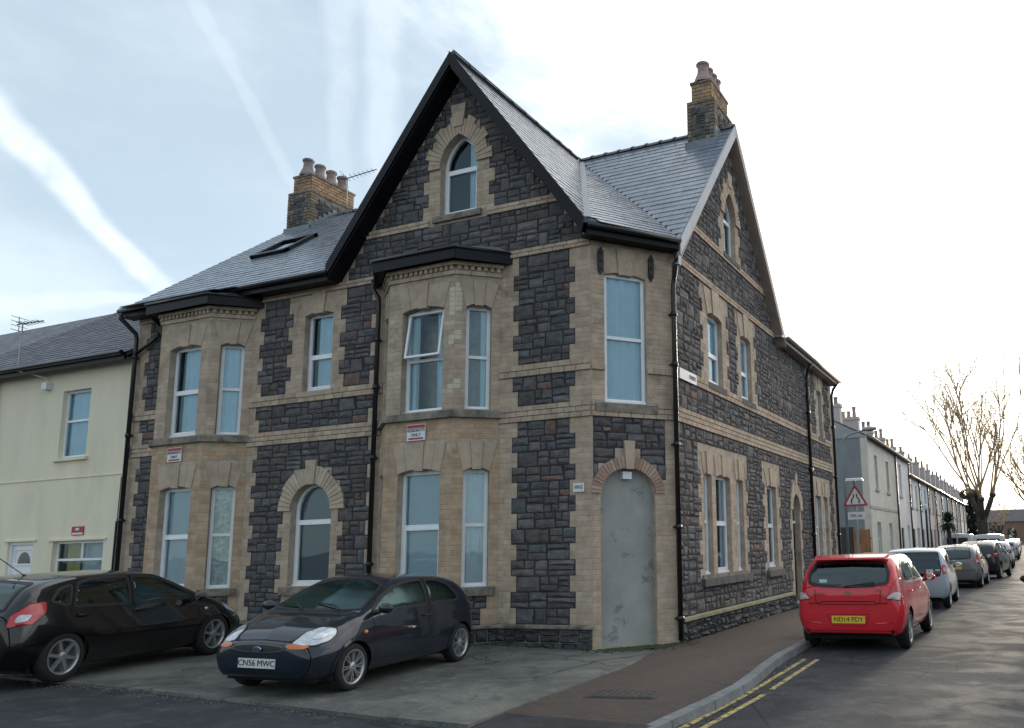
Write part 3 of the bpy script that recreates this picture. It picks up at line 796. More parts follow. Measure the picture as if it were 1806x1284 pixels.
# ---- side wall
def so(a, b, z0=1.05, zs=2.88, rise=.06, kind='seg'): return (a, b, z0, zs, rise, kind)
S_gf = [so(2.50, 2.93), so(3.15, 4.00), so(4.36, 4.82), so(6.58, 7.32), so(11.35, 12.05), so(12.35, 12.95)]
S_uf = [so(2.95, 3.78, 4.71, 6.08, .09), so(4.98, 5.72, 4.71, 6.08, .09), so(12.15, 12.75, 4.71, 6.05, .09)]
s_door = (8.76, 9.5, .12, 2.42, .42, 'gothic'); s_gab = (4.13, 4.87, 7.72, 8.62, .60, 'gothic')
wallslab(SF, [(1.213, -.3), (14.2, -.3), (14.2, 6.6), (7.86, 6.6), (7.75, 6.75), (4.46, 10.5), (1.213, 6.78)], [hole(o) for o in S_gf + S_uf + [s_door, s_gab]], 'brick_mortar')
def scls(y, z):
    for o in S_gf + S_uf + [s_door, s_gab]:
        if in_arch(o, y, z): return None
    if z < .33 and y < 8.5: return 'P'
    if z < .40 and y < 8.5: return None
    if z < .40: return 'P'
    if rng(y, z, (13.85, 14.3), (13.7, 14.3)) and z < 6.6: return 'B'
    if 3.72 <= z < 3.99: return 'G'
    if 4.50 <= z < 4.71: return 'G'
    if 6.65 <= z < 6.79: return 'G' if 1.2 < y < 7.7 else None
    if z > 6.79 and z > 10.45 - 1.15 * abs(y - 4.46): return None
    if z > 6.6 and y > 7.8: return None
    if 7.55 <= z < 7.70: return 'G'
    if z < 3.72:
        for n_, w_ in (((2.35, 5.0), (2.22, 5.14)), ((6.36, 7.56), (6.22, 7.7)), ((11.15, 13.2), (11.02, 13.35))):
            if .96 < z < 2.9 and (n_[0] < y < n_[1] or (not wide(z) and w_[0] < y < w_[1])): return 'B'
            if 2.9 <= z < 3.30 and w_[0] < y < w_[1]: return None
        if z < 2.45 and rng(y, z, (8.5, 9.75), (8.6, 9.65)): return 'B'
        if z >= 2.42 and in_arch((8.56, 9.7, 0, 2.42, .72, 'gothic'), y, z): return 'V'
        return 'S'
    if z < 6.65 and z > 4.5:
        for n_, w_ in (((2.68, 4.06), (2.55, 4.2)), ((4.76, 5.98), (4.66, 6.12)), ((11.98, 12.95), (11.85, 13.1)), ((10.88, 11.2), (10.88, 11.35))):
            if (n_[0] < y < n_[1] or (not wide(z) and w_[0] < y < w_[1])):
                if z > 6.1 and n_[0] != 10.88: return 'L'
                return 'B'
        return 'S'
    if z < 7.55: return 'S'
    if in_arch((3.9, 5.1, 7.6, 8.62, .87, 'gothic'), y, z): return 'V' if z > 8.62 else 'B'
    if z < 8.62 and wide(z) and 3.78 < y < 5.22: return 'B'
    return 'S'
stones(SF, rows_between(.40, 3.72, .2565) + MIDR + UFR + rows_between(6.79, 7.55, .26) + GAR, scls, 'S', 1.213, 14.2)
stones(SF, rows_between(-.16, .33, .24), scls, 'P', 1.213, 14.2, 'plinth_stone', .05)
bricks(SF, sub3(GFR) + sub3(MIDR) + sub3(UFR) + sub3(GAR), scls, 'B', 1.213, 14.2)
bricks(SF, sub3([(3.72, 3.99)]) + sub3([(4.50, 4.71), (6.65, 6.79), (7.55, 7.70)], 2), scls, 'G', 1.213, 14.2, .034)
band(SF, 1.25, 8.45, .33, .40, .085, 'mossy_plinth', seg=.6, slope=.02)
lintel(SF, 2.50, 2.93, 2.882, .06, 3.30, house, 3, .12); lintel(SF, 3.15, 4.00, 2.882, .06, 3.30, house, 5, .1); lintel(SF, 4.36, 4.82, 2.882, .06, 3.30, house, 3, .12)
lintel(SF, 6.58, 7.32, 2.882, .06, 3.30, house, 3, .22)
lintel(SF, 11.35, 12.05, 2.882, .06, 3.30, house, 3, .14); lintel(SF, 12.35, 12.95, 2.882, .06, 3.30, house, 3, .14)
for a, b in ((2.95, 3.78), (4.98, 5.72)): lintel(SF, a, b, 6.082, .09, 6.62, house, 3, .22)
lintel(SF, 12.15, 12.75, 6.052, .09, 6.5, house, 3, .14)
inner = arch(*s_door, 12); outer = arch(8.52, 9.74, .1, 2.42, .74, 'gothic', 12)
ring_pieces(SF, inner, outer, 2, len(inner) - 1, house, 'dressed_stone', (3, .15), .035, split=1)
gothic_ring(SF, s_gab, .23, .88)
keystone(SF, 4.5, .10, .15, 9.35, 9.68, .055); keystone(SF, 9.13, .06, .1, 3.08, 3.36, .055)
for i, o in enumerate(S_gf):
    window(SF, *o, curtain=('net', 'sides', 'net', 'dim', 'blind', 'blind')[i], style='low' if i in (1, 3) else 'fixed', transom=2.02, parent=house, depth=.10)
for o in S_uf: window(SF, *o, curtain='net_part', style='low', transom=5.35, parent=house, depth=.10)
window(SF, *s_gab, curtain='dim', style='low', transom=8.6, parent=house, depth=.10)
band(SF, 2.25, 5.05, .85, .985, .09, 'dark_sill', 'window_sill', 1.4); band(SF, 2.3, 5.0, .985, 1.05, .03, 'sill_stone', 'window_sill', 3)
band(SF, 6.3, 7.6, .85, .985, .09, 'dark_sill', 'window_sill', 2); band(SF, 6.4, 7.5, .985, 1.05, .03, 'sill_stone', 'window_sill', 3)
band(SF, 11.1, 13.2, .85, .985, .09, 'dark_sill', 'window_sill', 2); band(SF, 3.98, 5.02, 7.62, 7.715, .05, 'dark_sill', 'window_sill', 2)
for a, b in ((2.85, 3.88), (4.88, 5.82), (12.05, 12.85)): band(SF, a, b, 4.58, 4.70, .05, 'dark_sill', 'window_sill', 2)
dm = MB(); poly_mesh(dm, SF, arch(8.78, 9.48, .12, 2.1, 0, 'seg', 12), d=-.15); poly_mesh(dm, SF, arch(8.78, 9.48, .12, 2.1, 0, 'seg', 12), d=-.2)
for zz in (.35, 1.2): ringsolid(dm, SF, [(8.86, zz), (9.4, zz), (9.4, zz + .7), (8.86, zz + .7)], [(8.9, zz + .04), (9.36, zz + .04), (9.36, zz + .66), (8.9, zz + .66)], -.15, -.135)
door = dm.obj('front_door', 'black_board', house)
hm = MB(); hm.tube([SF.P(8.86, 1.12, -.15), SF.P(8.86, 1.12, -.09), SF.P(8.97, 1.12, -.09)], .012, 6); hm.obj('handle', 'grey_metal', door)
fm = MB(); poly_mesh(fm, SF, arch(8.76, 9.5, 2.14, 2.42, .42, 'gothic', 10), d=-.16); fm.obj('fanlight', 'dark_glass', door)
fm = MB(); prism(fm, SF, [(8.76, 2.09), (9.5, 2.09), (9.5, 2.15), (8.76, 2.15)], -.2, -.12); fm.obj('transom', 'white_frame', door)
sm = MB(); sm.box((.70, 8.6, -.1), (1.22, 9.66, .1)); sm.obj('doorstep', 'sill_stone', house)

MORT.obj('mortar', 'stone_mortar', house, kind='stuff')
# closing walls that the roof covers (left gable, rear)
mb = MB()
mb.add([(-11.2, 0, -.3), (-11.2, 8.9, -.3), (-11.2, 8.9, 6.7), (-11.2, 4.46, 10.5), (-11.2, 0, 6.7)], [(4, 3, 2, 1, 0)])
mb.add([(-11.2, 8.9, -.3), (-5, 8.9, -.3), (-5, 8.9, 6.7), (-11.2, 8.9, 6.7)], [(0, 3, 2, 1)])
mb.add([(-5, 8.9, -.3), (-5, 14.2, -.3), (-5, 14.2, 6.7), (-5, 8.9, 6.7)], [(0, 3, 2, 1)])
mb.add([(-5, 14.2, -.3), (.97, 14.2, -.3), (.97, 14.2, 6.6), (-5, 14.2, 6.6)], [(0, 3, 2, 1)])
mb.obj('rear_wall', 'brick_mortar', house)

# ---------------------------------------------------------------- roofs
roof = MB()
RP = []
T3 = (-2.74, 4.46, 10.72)
E1 = (.06, -.34, 6.99); E2 = (1.2, 1.06, 6.92)
R1F = (-2.74, -.34, 10.68)
planes = {
 'g1r': ([R1F, E1, T3], 'slate'), 'ch': ([E1, E2, T3], 'slate'), 'f2': ([E2, (1.2, 4.46, 10.72), T3], 'slate'),
 'g1l': ([(-5.54, -.34, 6.99), R1F, T3], 'slate'), 'lw': ([(-11.36, -.36, 6.90), (-5.5, -.36, 6.90), T3, (-11.36, 4.46, 10.72)], 'slate'),
 'rear': ([(1.2, 4.46, 10.72), (1.2, 7.95, 6.74), (-11.36, 8.95, 6.4), (-11.36, 4.46, 10.72)], None),
 'wing': ([(1.22, 7.6, 6.72), (1.22, 14.3, 6.72), (-5.1, 14.3, 7.3), (-5.1, 7.6, 7.3)], None)}
for k, (P, m) in planes.items():
    a = Vector(P[0]); n = (Vector(P[1]) - a).cross(Vector(P[2]) - a).normalized()
    if n.z < 0: n = -n
    P = [Vector(p) for p in P]; q = [p - n * .06 for p in P]; k_ = len(P)
    roof.add(P + q, [tuple(range(k_)), tuple(range(2 * k_ - 1, k_ - 1, -1))] + [(i, (i + 1) % k_, k_ + (i + 1) % k_, k_ + i) for i in range(k_)])
roof_o = roof.obj('roof', 'slate', house)
UNIT['slate'] = []
for i in range(4):
    mb = MB(); j = lambda: _r.uniform(-.012, .012)
    mb.add([(-.5, -.5 + j(), 0), (.5, -.5 + j(), 0), (.5, .5, 0), (-.5, .5, 0), (-.5, -.5 + j(), 1), (.5, -.5 + j(), 1), (.5, .5, 1), (-.5, .5, 1)],
           [(3, 2, 1, 0), (4, 5, 6, 7), (0, 1, 5, 4), (1, 2, 6, 5), (2, 3, 7, 6), (3, 0, 4, 7)]); UNIT['slate'].append(mb)
PCR = Pieces()
def slates(pc, P, matname='slate', ex=.205, w=.3, rnd=RND, along=None):
    P = [Vector(p) for p in P]; n = (P[1] - P[0]).cross(P[2] - P[0]).normalized()
    if n.z < 0: n = -n
    T = Vector((0, 0, 1)).cross(n).normalized() if along is None else Vector(along)   # level direction
    U = n.cross(T).normalized()
    if U.z < 0: U = -U; T = -T
    o = P[0]; q = [((p - o).dot(T), (p - o).dot(U)) for p in P]
    b0 = min(b for a, b in q); b1 = max(b for a, b in q); r = 0
    tl = .042; Ut = (U - n * tl).normalized(); Nt = T.cross(Ut)
    if Nt.dot(n) < 0: Nt = -Nt
    b = b0
    while b < b1:
        bm = min(b + ex * .5, b1 - 1e-3)
        xs = []
        for i in range(len(q)):
            (a0, c0), (a1, c1) = q[i], q[(i + 1) % len(q)]
            if (c0 > bm) != (c1 > bm): xs.append(a0 + (a1 - a0) * (bm - c0) / (c1 - c0))
        xs.sort()
        for xa, xb in zip(xs[::2], xs[1::2]):
            x = xa; first = w * (.5 if r % 2 else 1)
            while x < xb - .01:
                ww = min(first, xb - x); first = w
                c = o + T * (x + ww / 2) + U * (b + ex * .5 + .02) + n * (.012 + rnd.uniform(-.0015, .0015))
                pc.add('slate', matname, 'slate', tuple(c), tuple(T), tuple(Ut), tuple(Nt), max(.01, ww - .003), ex + .045, .013)
                x += ww
        b += ex; r += 1
for k, (P, m) in planes.items():
    if m: slates(PCR, P)
slates(PCR, [(-10.6, -.74, 6.79), (-8.16, -.74, 6.79), (-7.6, -.33, 6.93), (-11.3, -.33, 6.93)])
PCR.flush(roof_o, {'slate': 300})
# ridge tiles
def ridge(p, q, parent, matname='ridge_tile', seg=.45, r=.11, cap=True):
    p, q = Vector(p), Vector(q); L = (q - p).length; n = max(1, int(L / seg)); d = (q - p) / n; dn = d.normalized()
    s = dn.cross(Vector((0, 0, 1))).normalized()
    me = None
    for i in range(n):
        if me is None:
            mb = MB(); l = d.length - .008
            prof = [(-r, -r * .75), (-r * .5, -.01), (0, .03), (r * .5, -.01), (r, -r * .75), (r * .5, -.045), (0, -.005), (-r * .5, -.045)]
            vs = [(a, 0, b) for a, b in prof] + [(a, l, b) for a, b in prof]
            mb.add(vs, [(k, (k + 1) % 8, 8 + (k + 1) % 8, 8 + k) for k in range(8)] + [tuple(range(7, -1, -1)), tuple(range(8, 16))])
            if cap: mb.add([(a * 1.15, l - .05, b + .02) for a, b in prof] + [(a * 1.15, l + .01, b + .02) for a, b in prof], [(k, (k + 1) % 8, 8 + (k + 1) % 8, 8 + k) for k in range(8)] + [tuple(range(7, -1, -1)), tuple(range(8, 16))])
            me = mb.mesh('ridge_tile', matname)
        o = link('ridge_tile', me, parent); up = s.cross(dn)
        P = p + d * i
        o.matrix_local = Matrix(((s.x, dn.x, up.x, P.x), (s.y, dn.y, up.y, P.y), (s.z, dn.z, up.z, P.z), (0, 0, 0, 1)))
ridge((-2.74, -.3, 10.77), (-2.74, 4.4, 10.77), roof_o); ridge((-2.7, 4.46, 10.77), (1.2, 4.46, 10.77), roof_o, seg=.33); ridge((-10.3, 4.46, 10.77), (-2.8, 4.46, 10.77), roof_o, seg=.33)
# lead valley between the gable and the corner facet, hip roll, barge boards
mb = MB()
v = (Vector(T3) - Vector(E1)); s_ = v.cross(Vector((1, -1, 0))).normalized()
mb.hexa([Vector(E1) + Vector((-.06, -.02, .03)), Vector(E1) + Vector((.09, .08, .03)), Vector(T3) + Vector((.09, .06, .035)), Vector(T3) + Vector((-.06, 0, .035)),
         Vector(E1) + Vector((-.06, -.02, .05)), Vector(E1) + Vector((.09, .08, .05)), Vector(T3) + Vector((.09, .06, .055)), Vector(T3) + Vector((-.06, 0, .055))])
mb.obj('valley_lead', 'lead', roof_o)
def board(p, q, h, thick, nrm, matname, name, drop=0.0):
    p, q, n = Vector(p), Vector(q), Vector(nrm)
    z = Vector((0, 0, 1)); b = n * thick
    mb = MB(); mb.hexa([p - z * h, q - z * h, q - z * h + b, p - z * h + b, p, q, q + b, p + b]); return mb.obj(name, matname, roof_o)
ny = (0, -1, 0)
board((-2.742, -.34, 10.75), (-5.53, -.34, 7.06), .26, .03, ny, 'black_board', 'barge_board'); board((-2.738, -.34, 10.75), (.05, -.34, 7.06), .26, .03, ny, 'black_board', 'barge_board')
for sx, xe in ((-1, -5.5), (1, .02)):   # boxed soffit behind the barge board
    mb = MB(); a = (-2.74, 10.47); b = (xe, 6.80)
    mb.hexa([(a[0], -.34, a[1] - .03), (b[0], -.34, b[1] - .03), (b[0], .03, b[1] - .03), (a[0], .03, a[1] - .03), (a[0], -.34, a[1] + .03), (b[0], -.34, b[1] + .03), (b[0], .03, b[1] + .03), (a[0], .03, a[1] + .03)])
    mb.obj('soffit', 'black_board', roof_o)
nx = (1, 0, 0)
board((1.18, 4.462, 10.79), (1.18, 1.05, 6.92), .30, .035, nx, 'grey_board', 'barge_board'); board((1.18, 4.458, 10.79), (1.18, 7.95, 6.72), .26, .035, nx, 'brown_board', 'barge_board')
for ye, ze in ((1.1, 6.56), (7.9, 6.5)):
    mb = MB(); a = (4.46, 10.5); b = (ye, ze)
    mb.hexa([(.96, a[0], a[1] - .02), (.96, b[0], b[1] - .02), (1.18, b[0], b[1] - .02), (1.18, a[0], a[1] - .02), (.96, a[0], a[1] + .03), (.96, b[0], b[1] + .03), (1.18, b[0], b[1] + .03), (1.18, a[0], a[1] + .03)])
    mb.obj('soffit', 'brown_board', roof_o)
# eaves: fascia, soffit, gutter
def eaves(p, q, zt, h, out, matname, gut='black_pipe', soff=.3):
    p, q = Vector(p), Vector(q); t = (q - p).normalized(); n = Vector((t.y, -t.x, 0))
    mb = MB(); z0, z1 = zt - h, zt
    a, b = p, q; w = n * .03
    mb.hexa([(a.x, a.y, z0), (b.x, b.y, z0), (b.x - w.x, b.y - w.y, z0), (a.x - w.x, a.y - w.y, z0), (a.x, a.y, z1), (b.x, b.y, z1), (b.x - w.x, b.y - w.y, z1), (a.x - w.x, a.y - w.y, z1)])
    s = n * soff
    mb.hexa([(a.x - w.x, a.y - w.y, z0 + .01), (b.x - w.x, b.y - w.y, z0 + .01), (b.x - s.x, b.y - s.y, z0 + .01), (a.x - s.x, a.y - s.y, z0 + .01), (a.x - w.x, a.y - w.y, z0 + .03), (b.x - w.x, b.y - w.y, z0 + .03), (b.x - s.x, b.y - s.y, z0 + .03), (a.x - s.x, a.y - s.y, z0 + .03)])
    mb.obj('fascia', matname, roof_o)
    g_ = n * .05; mb = MB(); mb.tube([(a.x + g_.x, a.y + g_.y, zt - .03), (b.x + g_.x, b.y + g_.y, zt - .03)], .048, 10); mb.obj('gutter', gut, roof_o, smooth=True)
eaves((-11.36, -.33), (-5.5, -.33), 6.92, .17, 0, 'black_board')
eaves((.1, -.32), (1.2, 1.03), 6.90, .17, 0, 'black_board', soff=.28)
eaves((1.24, 7.9), (1.24, 14.3), 6.72, .16, 0, 'brown_board', 'brown_board', soff=.29)
mb = MB(); mb.box((1.12, .98, 6.45), (1.2, 1.1, 6.62)); mb.obj('kneeler', 'grey_board', roof_o)
# skylight on the left slope
ln = (Vector((0, 4.82, 3.82))).normalized(); nn_ = Vector((0, -ln.z, ln.y))
def onl(x, y, d): z = 6.90 + (y + .36) * .7925; return Vector((x, y, z)) + nn_ * d
def lbox(x0, x1, y0, y1, d0, d1):
    mb = MB(); mb.hexa([onl(x0, y0, d0), onl(x1, y0, d0), onl(x1, y1, d0), onl(x0, y1, d0), onl(x0, y0, d1), onl(x1, y0, d1), onl(x1, y1, d1), onl(x0, y1, d1)]); return mb
mb = MB()
for (a, b, c, d) in ((-9.92, -8.82, 1.6, 1.72), (-9.92, -8.82, 2.42, 2.52), (-9.92, -9.80, 1.6, 2.5), (-8.94, -8.82, 1.6, 2.5)):
    m2 = lbox(a, b, c, d, 0, .11); mb.add(m2.v, m2.f)
sk = mb.obj('skylight', 'black_board', roof_o)
lbox(-9.81, -8.93, 1.71, 2.43, .05, .06).obj('pane', 'glass', house); 
lbox(-9.81, -8.93, 1.71, 2.43, .025, .03).obj('skylight_sky_sheet', 'net_grey', house)  # pale sheet added below the pane in place of its sky reflection

# ---------------------------------------------------------------- chimneys
def pot(x, y, z, h, r, seed, parent):
    mb = MB(); q = r * 1.25
    q = r * 1.45; mb.lathe([(q, 0), (q * .97, .05), (r * 1.15, .15), (r * .86, h * .5), (r * .80, h * .74), (r * .86, h * .82), (r * 1.02, h * .88), (r * 1.02, h * .96), (r * .86, h), (r * .66, h), (r * .62, h * .6), (.001, h * .5)], 14, (x, y, z))
    o = mb.obj('chimney_pot', 'terracotta', parent, smooth=False); return o
def chimney(x0, x1, y0, y1, zb, zs, zc, parent, npots=4):
    mb = MB(); mb.box((x0 + .01, y0 + .01, zb), (x1 - .01, y1 - .01, zs)); i = .09
    mb.box((x0 + i, y0 + i, zs), (x1 - i, y1 - i, zc - .03)); mb.box((x0 + i - .03, y0 + i - .03, zc - .06), (x1 - i + .03, y1 - i + .03, zc))
    ch = mb.obj('chimney', 'sill_stone', parent)
    pc = Pieces()
    for fr, L in ((Frame((x0, y0), (1, 0)), x1 - x0), (Frame((x1, y0), (0, 1)), y1 - y0)):
        def cls(u, z):
            if z > zs: return 'Y' if i < u < L - i else None
            w = .17 if int((z - zb) / .25) % 2 else .27
            if L < 1: w -= .06
            return 'B' if (u < w or u > L - w or z > zs - .1) else 'S'
        rw = rows_between(zb, zs, .083)
        fill_rows(pc, fr, rw, cls, 'B', 0, L, 'brick', 'chimney_brick', 'brick', .16, .22, .012, .012, rnd=RND)
        fill_rows(pc, fr, rows_between(zb, zs, .166), cls, 'S', 0, L, 'stone', 'stone', 'stone', .14, .3, .02, .012, split=.4, rnd=RND)
        fr2 = Frame((fr.o[0] - fr.n[0] * i, fr.o[1] - fr.n[1] * i), fr.t)
        fill_rows(pc, fr2, rows_between(zs, zc - .06, .083), cls, 'Y', 0, L, 'brick', 'yellow_brick', 'brick', .2, .23, .014, .012, rnd=RND)
    pc.flush(ch, {'brick': 60, 'stone': 30})
    for k in range(npots): pot((x0 + x1) / 2, y0 + .24 + (y1 - y0 - .48) * k / (npots - 1), zc, .50, .15, k, ch)
    return ch
ch1 = chimney(-11.2, -10.4, 3.64, 5.32, 9.4, 11.2, 11.7, roof_o)
ch2 = chimney(.24, .88, 4.0, 5.25, 9.6, 11.3, 11.8, roof_o)
mb = MB(); mb.box((.20, 3.93, 9.9), (.92, 3.99, 10.32)); mb.box((.88, 3.95, 10.1), (.93, 4.4, 10.6)); mb.obj('flashing', 'lead', roof_o)
mb = MB()
mb.box((-11.24, 3.58, 9.85), (-10.36, 3.64, 10.18))
for k in range(6): y = 3.62 + k * .15; z = 6.90 + (y + .36) * .7925; mb.box((-10.40, y, z), (-10.36, y + .15, z + .24))
mb.obj('flashing', 'lead', roof_o)
# rainwater pipes
def pipe(pts, r, parent, clips=(), matname='black_pipe', name='downpipe', cdir=(0, 1, 0)):
    mb = MB(); mb.tube(pts, r, 10)
    for c in clips: c = Vector(c); mb.tube([c + Vector((0, 0, -.04)), c + Vector((0, 0, .04))], r * 1.35, 10); d = Vector(cdir) * .1; mb.tube([c, c + d], .018, 5)
    return mb.obj(name, matname, parent, smooth=True)
xl = -11.13
pipe([(-11.25, -.4, 6.8), (-11.25, -.4, 6.72), (xl, -.12, 6.42), (xl, -.1, 6.3), (xl, -.1, .1)], .045, house, [(xl, -.1, z) for z in (5.9, 4.2, 2.4, .9)])
pipe([(-10.45, -.08, 6.35), (-10.62, -.08, 6.22), (xl + .02, -.1, 5.98)], .035, house)
xm = -4.44
pipe([(-4.58, -.1, 6.68), (-4.58, -.12, 6.5), (xm, -.12, 6.3), (xm, -.1, 6.2), (xm, -.1, .15)], .045, house, [(xm, -.1, z) for z in (5.5, 4.6, 3.3, 1.4)])
cx_, cy_ = 1.02, 1.14
pipe([(1.16, .98, 6.66), (1.16, .98, 6.55), (cx_ + .02, cy_, 6.25), (cx_, cy_, 6.1), (cx_, cy_, .05)], .045, house, [(cx_, cy_, z) for z in (5.6, 4.7, 3.3, 1.9, .4)], cdir=(-1, 0, 0))
pipe([(1.24, 10.62, 6.6), (1.1, 10.66, 6.4), (1.05, 10.68, 6.2), (1.05, 10.68, .05)], .045, house, [(1.05, 10.68, z) for z in (5.2, 3.6, 1.8)], cdir=(-1, 0, 0))
pipe([(1.26, 14.05, 6.62), (1.1, 14.02, 6.42), (1.04, 14.0, 6.2), (1.04, 14.0, .05)], .045, house, [(1.04, 14.0, z) for z in (5.2, 3.6, 1.8)], cdir=(-1, 0, 0))
PC.flush(house, {'stone': 300, 'brick': 300})

# ---------------------------------------------------------------- things fixed to the house
def plate(name, fr, u0, u1, z0, z1, d, label, cat, matname='sign_white', group=None, th=.012):
    c = fr.P((u0 + u1) / 2, (z0 + z1) / 2, d)
    root = empty(name, c, atan2(fr.t[1], fr.t[0]), label=label, cat=cat, group=group)
    w, h = (u1 - u0) / 2, (z1 - z0) / 2
    mb = MB(); mb.box((-w, 0, -h), (w, th, h)); mb.obj('board', matname, root)
    return root, w, h
for dx, lab in ((0, 'small white and red parking notice on the bay beside the chamfered corner'), (-5.93, 'small white and red parking notice on the bay next to the cream house')):
    fr = Frame((-3.78 + dx, -.53), (1, 0))
    root, w, h = plate('parking_sign', fr, .49, .88, 3.47, 3.75, .03, lab, 'sign', group='parking notices on the two bays')
    mb = MB(); mb.box((-w + .01, -.004, h - .065), (w - .01, 0, h - .01)); mb.box((-w + .04, -.004, -h + .02), (w - .04, 0, -h + .05)); mb.obj('red_stripe', 'red_paint', root)
    text_obj('RESIDENTS', 'lettering', .075, 'black_print', (0, -.003, .035), (1, 0, 0), (0, 0, 1), root)
    text_obj('ONLY', 'lettering', .075, 'black_print', (0, -.003, -.045), (1, 0, 0), (0, 0, 1), root)
root, w, h = plate('number_plaque', FR, -.33, -.13, 2.49, 2.63, .03, 'small pale plaque on the brick quoin beside the blocked doorway', 'plaque')
mb = MB(); mb.box((-.075, -.003, -.02), (.02, 0, .035)); mb.box((.035, -.003, -.03), (.07, 0, .04)); mb.obj('worn_panel', 'galvanised', root)
root, w, h = plate('street_nameplate', SF, 1.36, 2.16, 4.50, 4.69, .05, 'white street nameplate at the near end of the side wall', 'sign')
text_obj('STREET', 'lettering', .10, 'black_print', (.20, -.004, .0), (1, 0, 0), (0, 0, 1), root)
mb = MB(); prism(mb, CF, [(.56, 2.70), (.72, 2.70), (.72, 2.82), (.56, 2.82)], -.12, -.02); lampo = mb.obj('bulkhead_lamp', 'white_plastic', None, label='small square white lamp at the crown of the blocked doorway', cat='lamp')
# aerial on the far chimney
def aerial(name, base, h, az, tilt, n, L, label, curve=False, rod='black_pipe', pole=None):
    root = empty(name, base, 0, label=label, cat='aerial', group='television aerials')
    mb = MB(); mb.tube(pole or [(0, 0, 0), (0, 0, h)], .016, 6); mb.obj('mast', 'grey_metal', root)
    d = Vector((cos(az) * cos(tilt), sin(az) * cos(tilt), sin(tilt))); s = Vector((-sin(az), cos(az), 0)); c = Vector((pole[-1] if pole else (0, 0, h)))
    mb = MB(); mb.tube([c - d * .15, c + d * L], .014, 5); mb.obj('boom', rod, root)
    for i in range(n):
        p = c + d * (L * (i / n)); mb = MB(); l = .17 - .06 * i / n; mb.tube([p - s * l, p + s * l], .008, 4); mb.obj('element', rod, root)
    mb = MB(); up = s.cross(d)
    for k in (-.16, -.05, .05, .16):
        p = c - d * .1 + up * k; mb.tube([p - s * .2, p + s * .2], .007, 4)
    mb.tube([c - d * .1 - up * .18, c - d * .1 + up * .18], .009, 4); mb.obj('reflector', rod, root)
    return root
aerial('television_aerial', (-10.42, 4.9, 11.25), .78, radians(20), radians(16), 7, .85, 'thin television aerial on the yellow brick chimney')
# ================================================================ ground
def zroad(x): return -.10 + .025 * min(19.0, max(0.0, 3 - x))
def zslab(x): return .026 * max(0.0, -x)
def groundmat(name, base, lo, hi, rough, patch, patch_amt, bump=.5, pave=None, wet=0.0):
    m = bpy.data.materials.new(name); m.use_nodes = True; g = NG(m.node_tree); g.N.clear()
    pos = g.n('ShaderNodeNewGeometry').outputs['Position']
    big = g.noise(pos, .55, 6, .6, .5); mid = g.noise(pos, 3.2, 6, .65, .3); fine = g.noise(pos, 55, 3, .7)
    c = g.mix(g.maprange(big, .38, .66), lo, hi)
    c = g.mix(g.math('MULTIPLY', g.maprange(mid, .5, .72), patch_amt), c, patch)
    st2 = g.noise(pos, 1.4, 8, .7, 1.2); c = g.mix(g.math('MULTIPLY', g.maprange(st2, .50, .62), .55), c, tuple(v * .55 for v in lo)); st3 = g.noise(pos, 8, 5, .75, .4); c = g.mix(g.math('MULTIPLY', g.maprange(st3, .56, .70), .35), c, tuple(min(1, v * 1.9) for v in hi))
    spk = g.maprange(fine, .25, .8, .62, 1.5, 'LINEAR')
    c = g.mix(1.0, c, g.n('ShaderNodeCombineXYZ', None, X=spk, Y=spk, Z=spk).outputs[0], 'MULTIPLY')
    h = g.math('ADD', g.math('MULTIPLY', fine, .5), g.math('MULTIPLY', mid, .15))
    # fine cracks
    vor = g.n('ShaderNodeTexVoronoi', {'feature': 'DISTANCE_TO_EDGE'}, Scale=.55, Vector=g.vmath('ADD', pos, g.vmath('MULTIPLY', g.n('ShaderNodeTexNoise', None, Scale=2.0, Detail=4.0).outputs[1], (.8, .8, 0)))).outputs[0]
    crack = g.maprange(vor, .004, .014, 1, 0); cm = g.maprange(g.noise(pos, .35, 2), .48, .6)
    crack = g.math('MULTIPLY', g.math('MULTIPLY', crack, cm), .7)
    c = g.mix(crack, c, (.012, .012, .012))
    if pave:
        br = g.n('ShaderNodeTexBrick', {'offset': .5}, Scale=1.0, Vector=pos, Color1=(.086, .060, .050, 1), Color2=(.062, .050, .046, 1), Mortar=(.03, .028, .026, 1))
        br.inputs['Mortar Size'].default_value = .006; br.inputs['Brick Width'].default_value = .2; br.inputs['Row Height'].default_value = .1; br.inputs['Bias'].default_value = 0
        c = g.mix(g.maprange(mid, .3, .8, .92, .65), c, br.outputs[0])
        h = g.math('SUBTRACT', h, g.math('MULTIPLY', br.outputs['Fac'], .6))
    rr = g.maprange(g.noise(pos, 1.1, 6, .62, .6), .40, .62, rough[0], rough[1])
    bp = g.n('ShaderNodeBump', None, Strength=bump, Distance=.012, Height=h)
    b = g.n('ShaderNodeBsdfPrincipled', None, Base_Color=c, Roughness=rr); b.inputs['Specular IOR Level'].default_value = .28; g.L.new(bp.outputs[0], b.inputs['Normal'])
    g.n('ShaderNodeOutputMaterial', None, Surface=b.outputs[0]); M[name] = m
groundmat('asphalt', None, (.030, .033, .039), (.046, .049, .055), (.80, .97), (.085, .087, .09), .6, .5)
groundmat('concrete', None, (.095, .099, .094), (.16, .162, .148), (.6, .85), (.22, .21, .175), .6, .45)
groundmat('pavers', None, (.070, .054, .048), (.058, .051, .048), (.6, .85), (.04, .043, .036), .5, .6, pave=True)
groundmat('apron', None, (.028, .030, .035), (.038, .040, .045), (.5, .75), (.03, .03, .032), .5, .5)
mat('kerb', (.17, .18, .19), .8, var=.25, vscale=6, bump=.4, bscale=30, dirt=((.07, .07, .065), 3, .5, .7, .6))
mat('iron_cover', (.045, .04, .04), .55, var=.3, vscale=12, bump=.4)
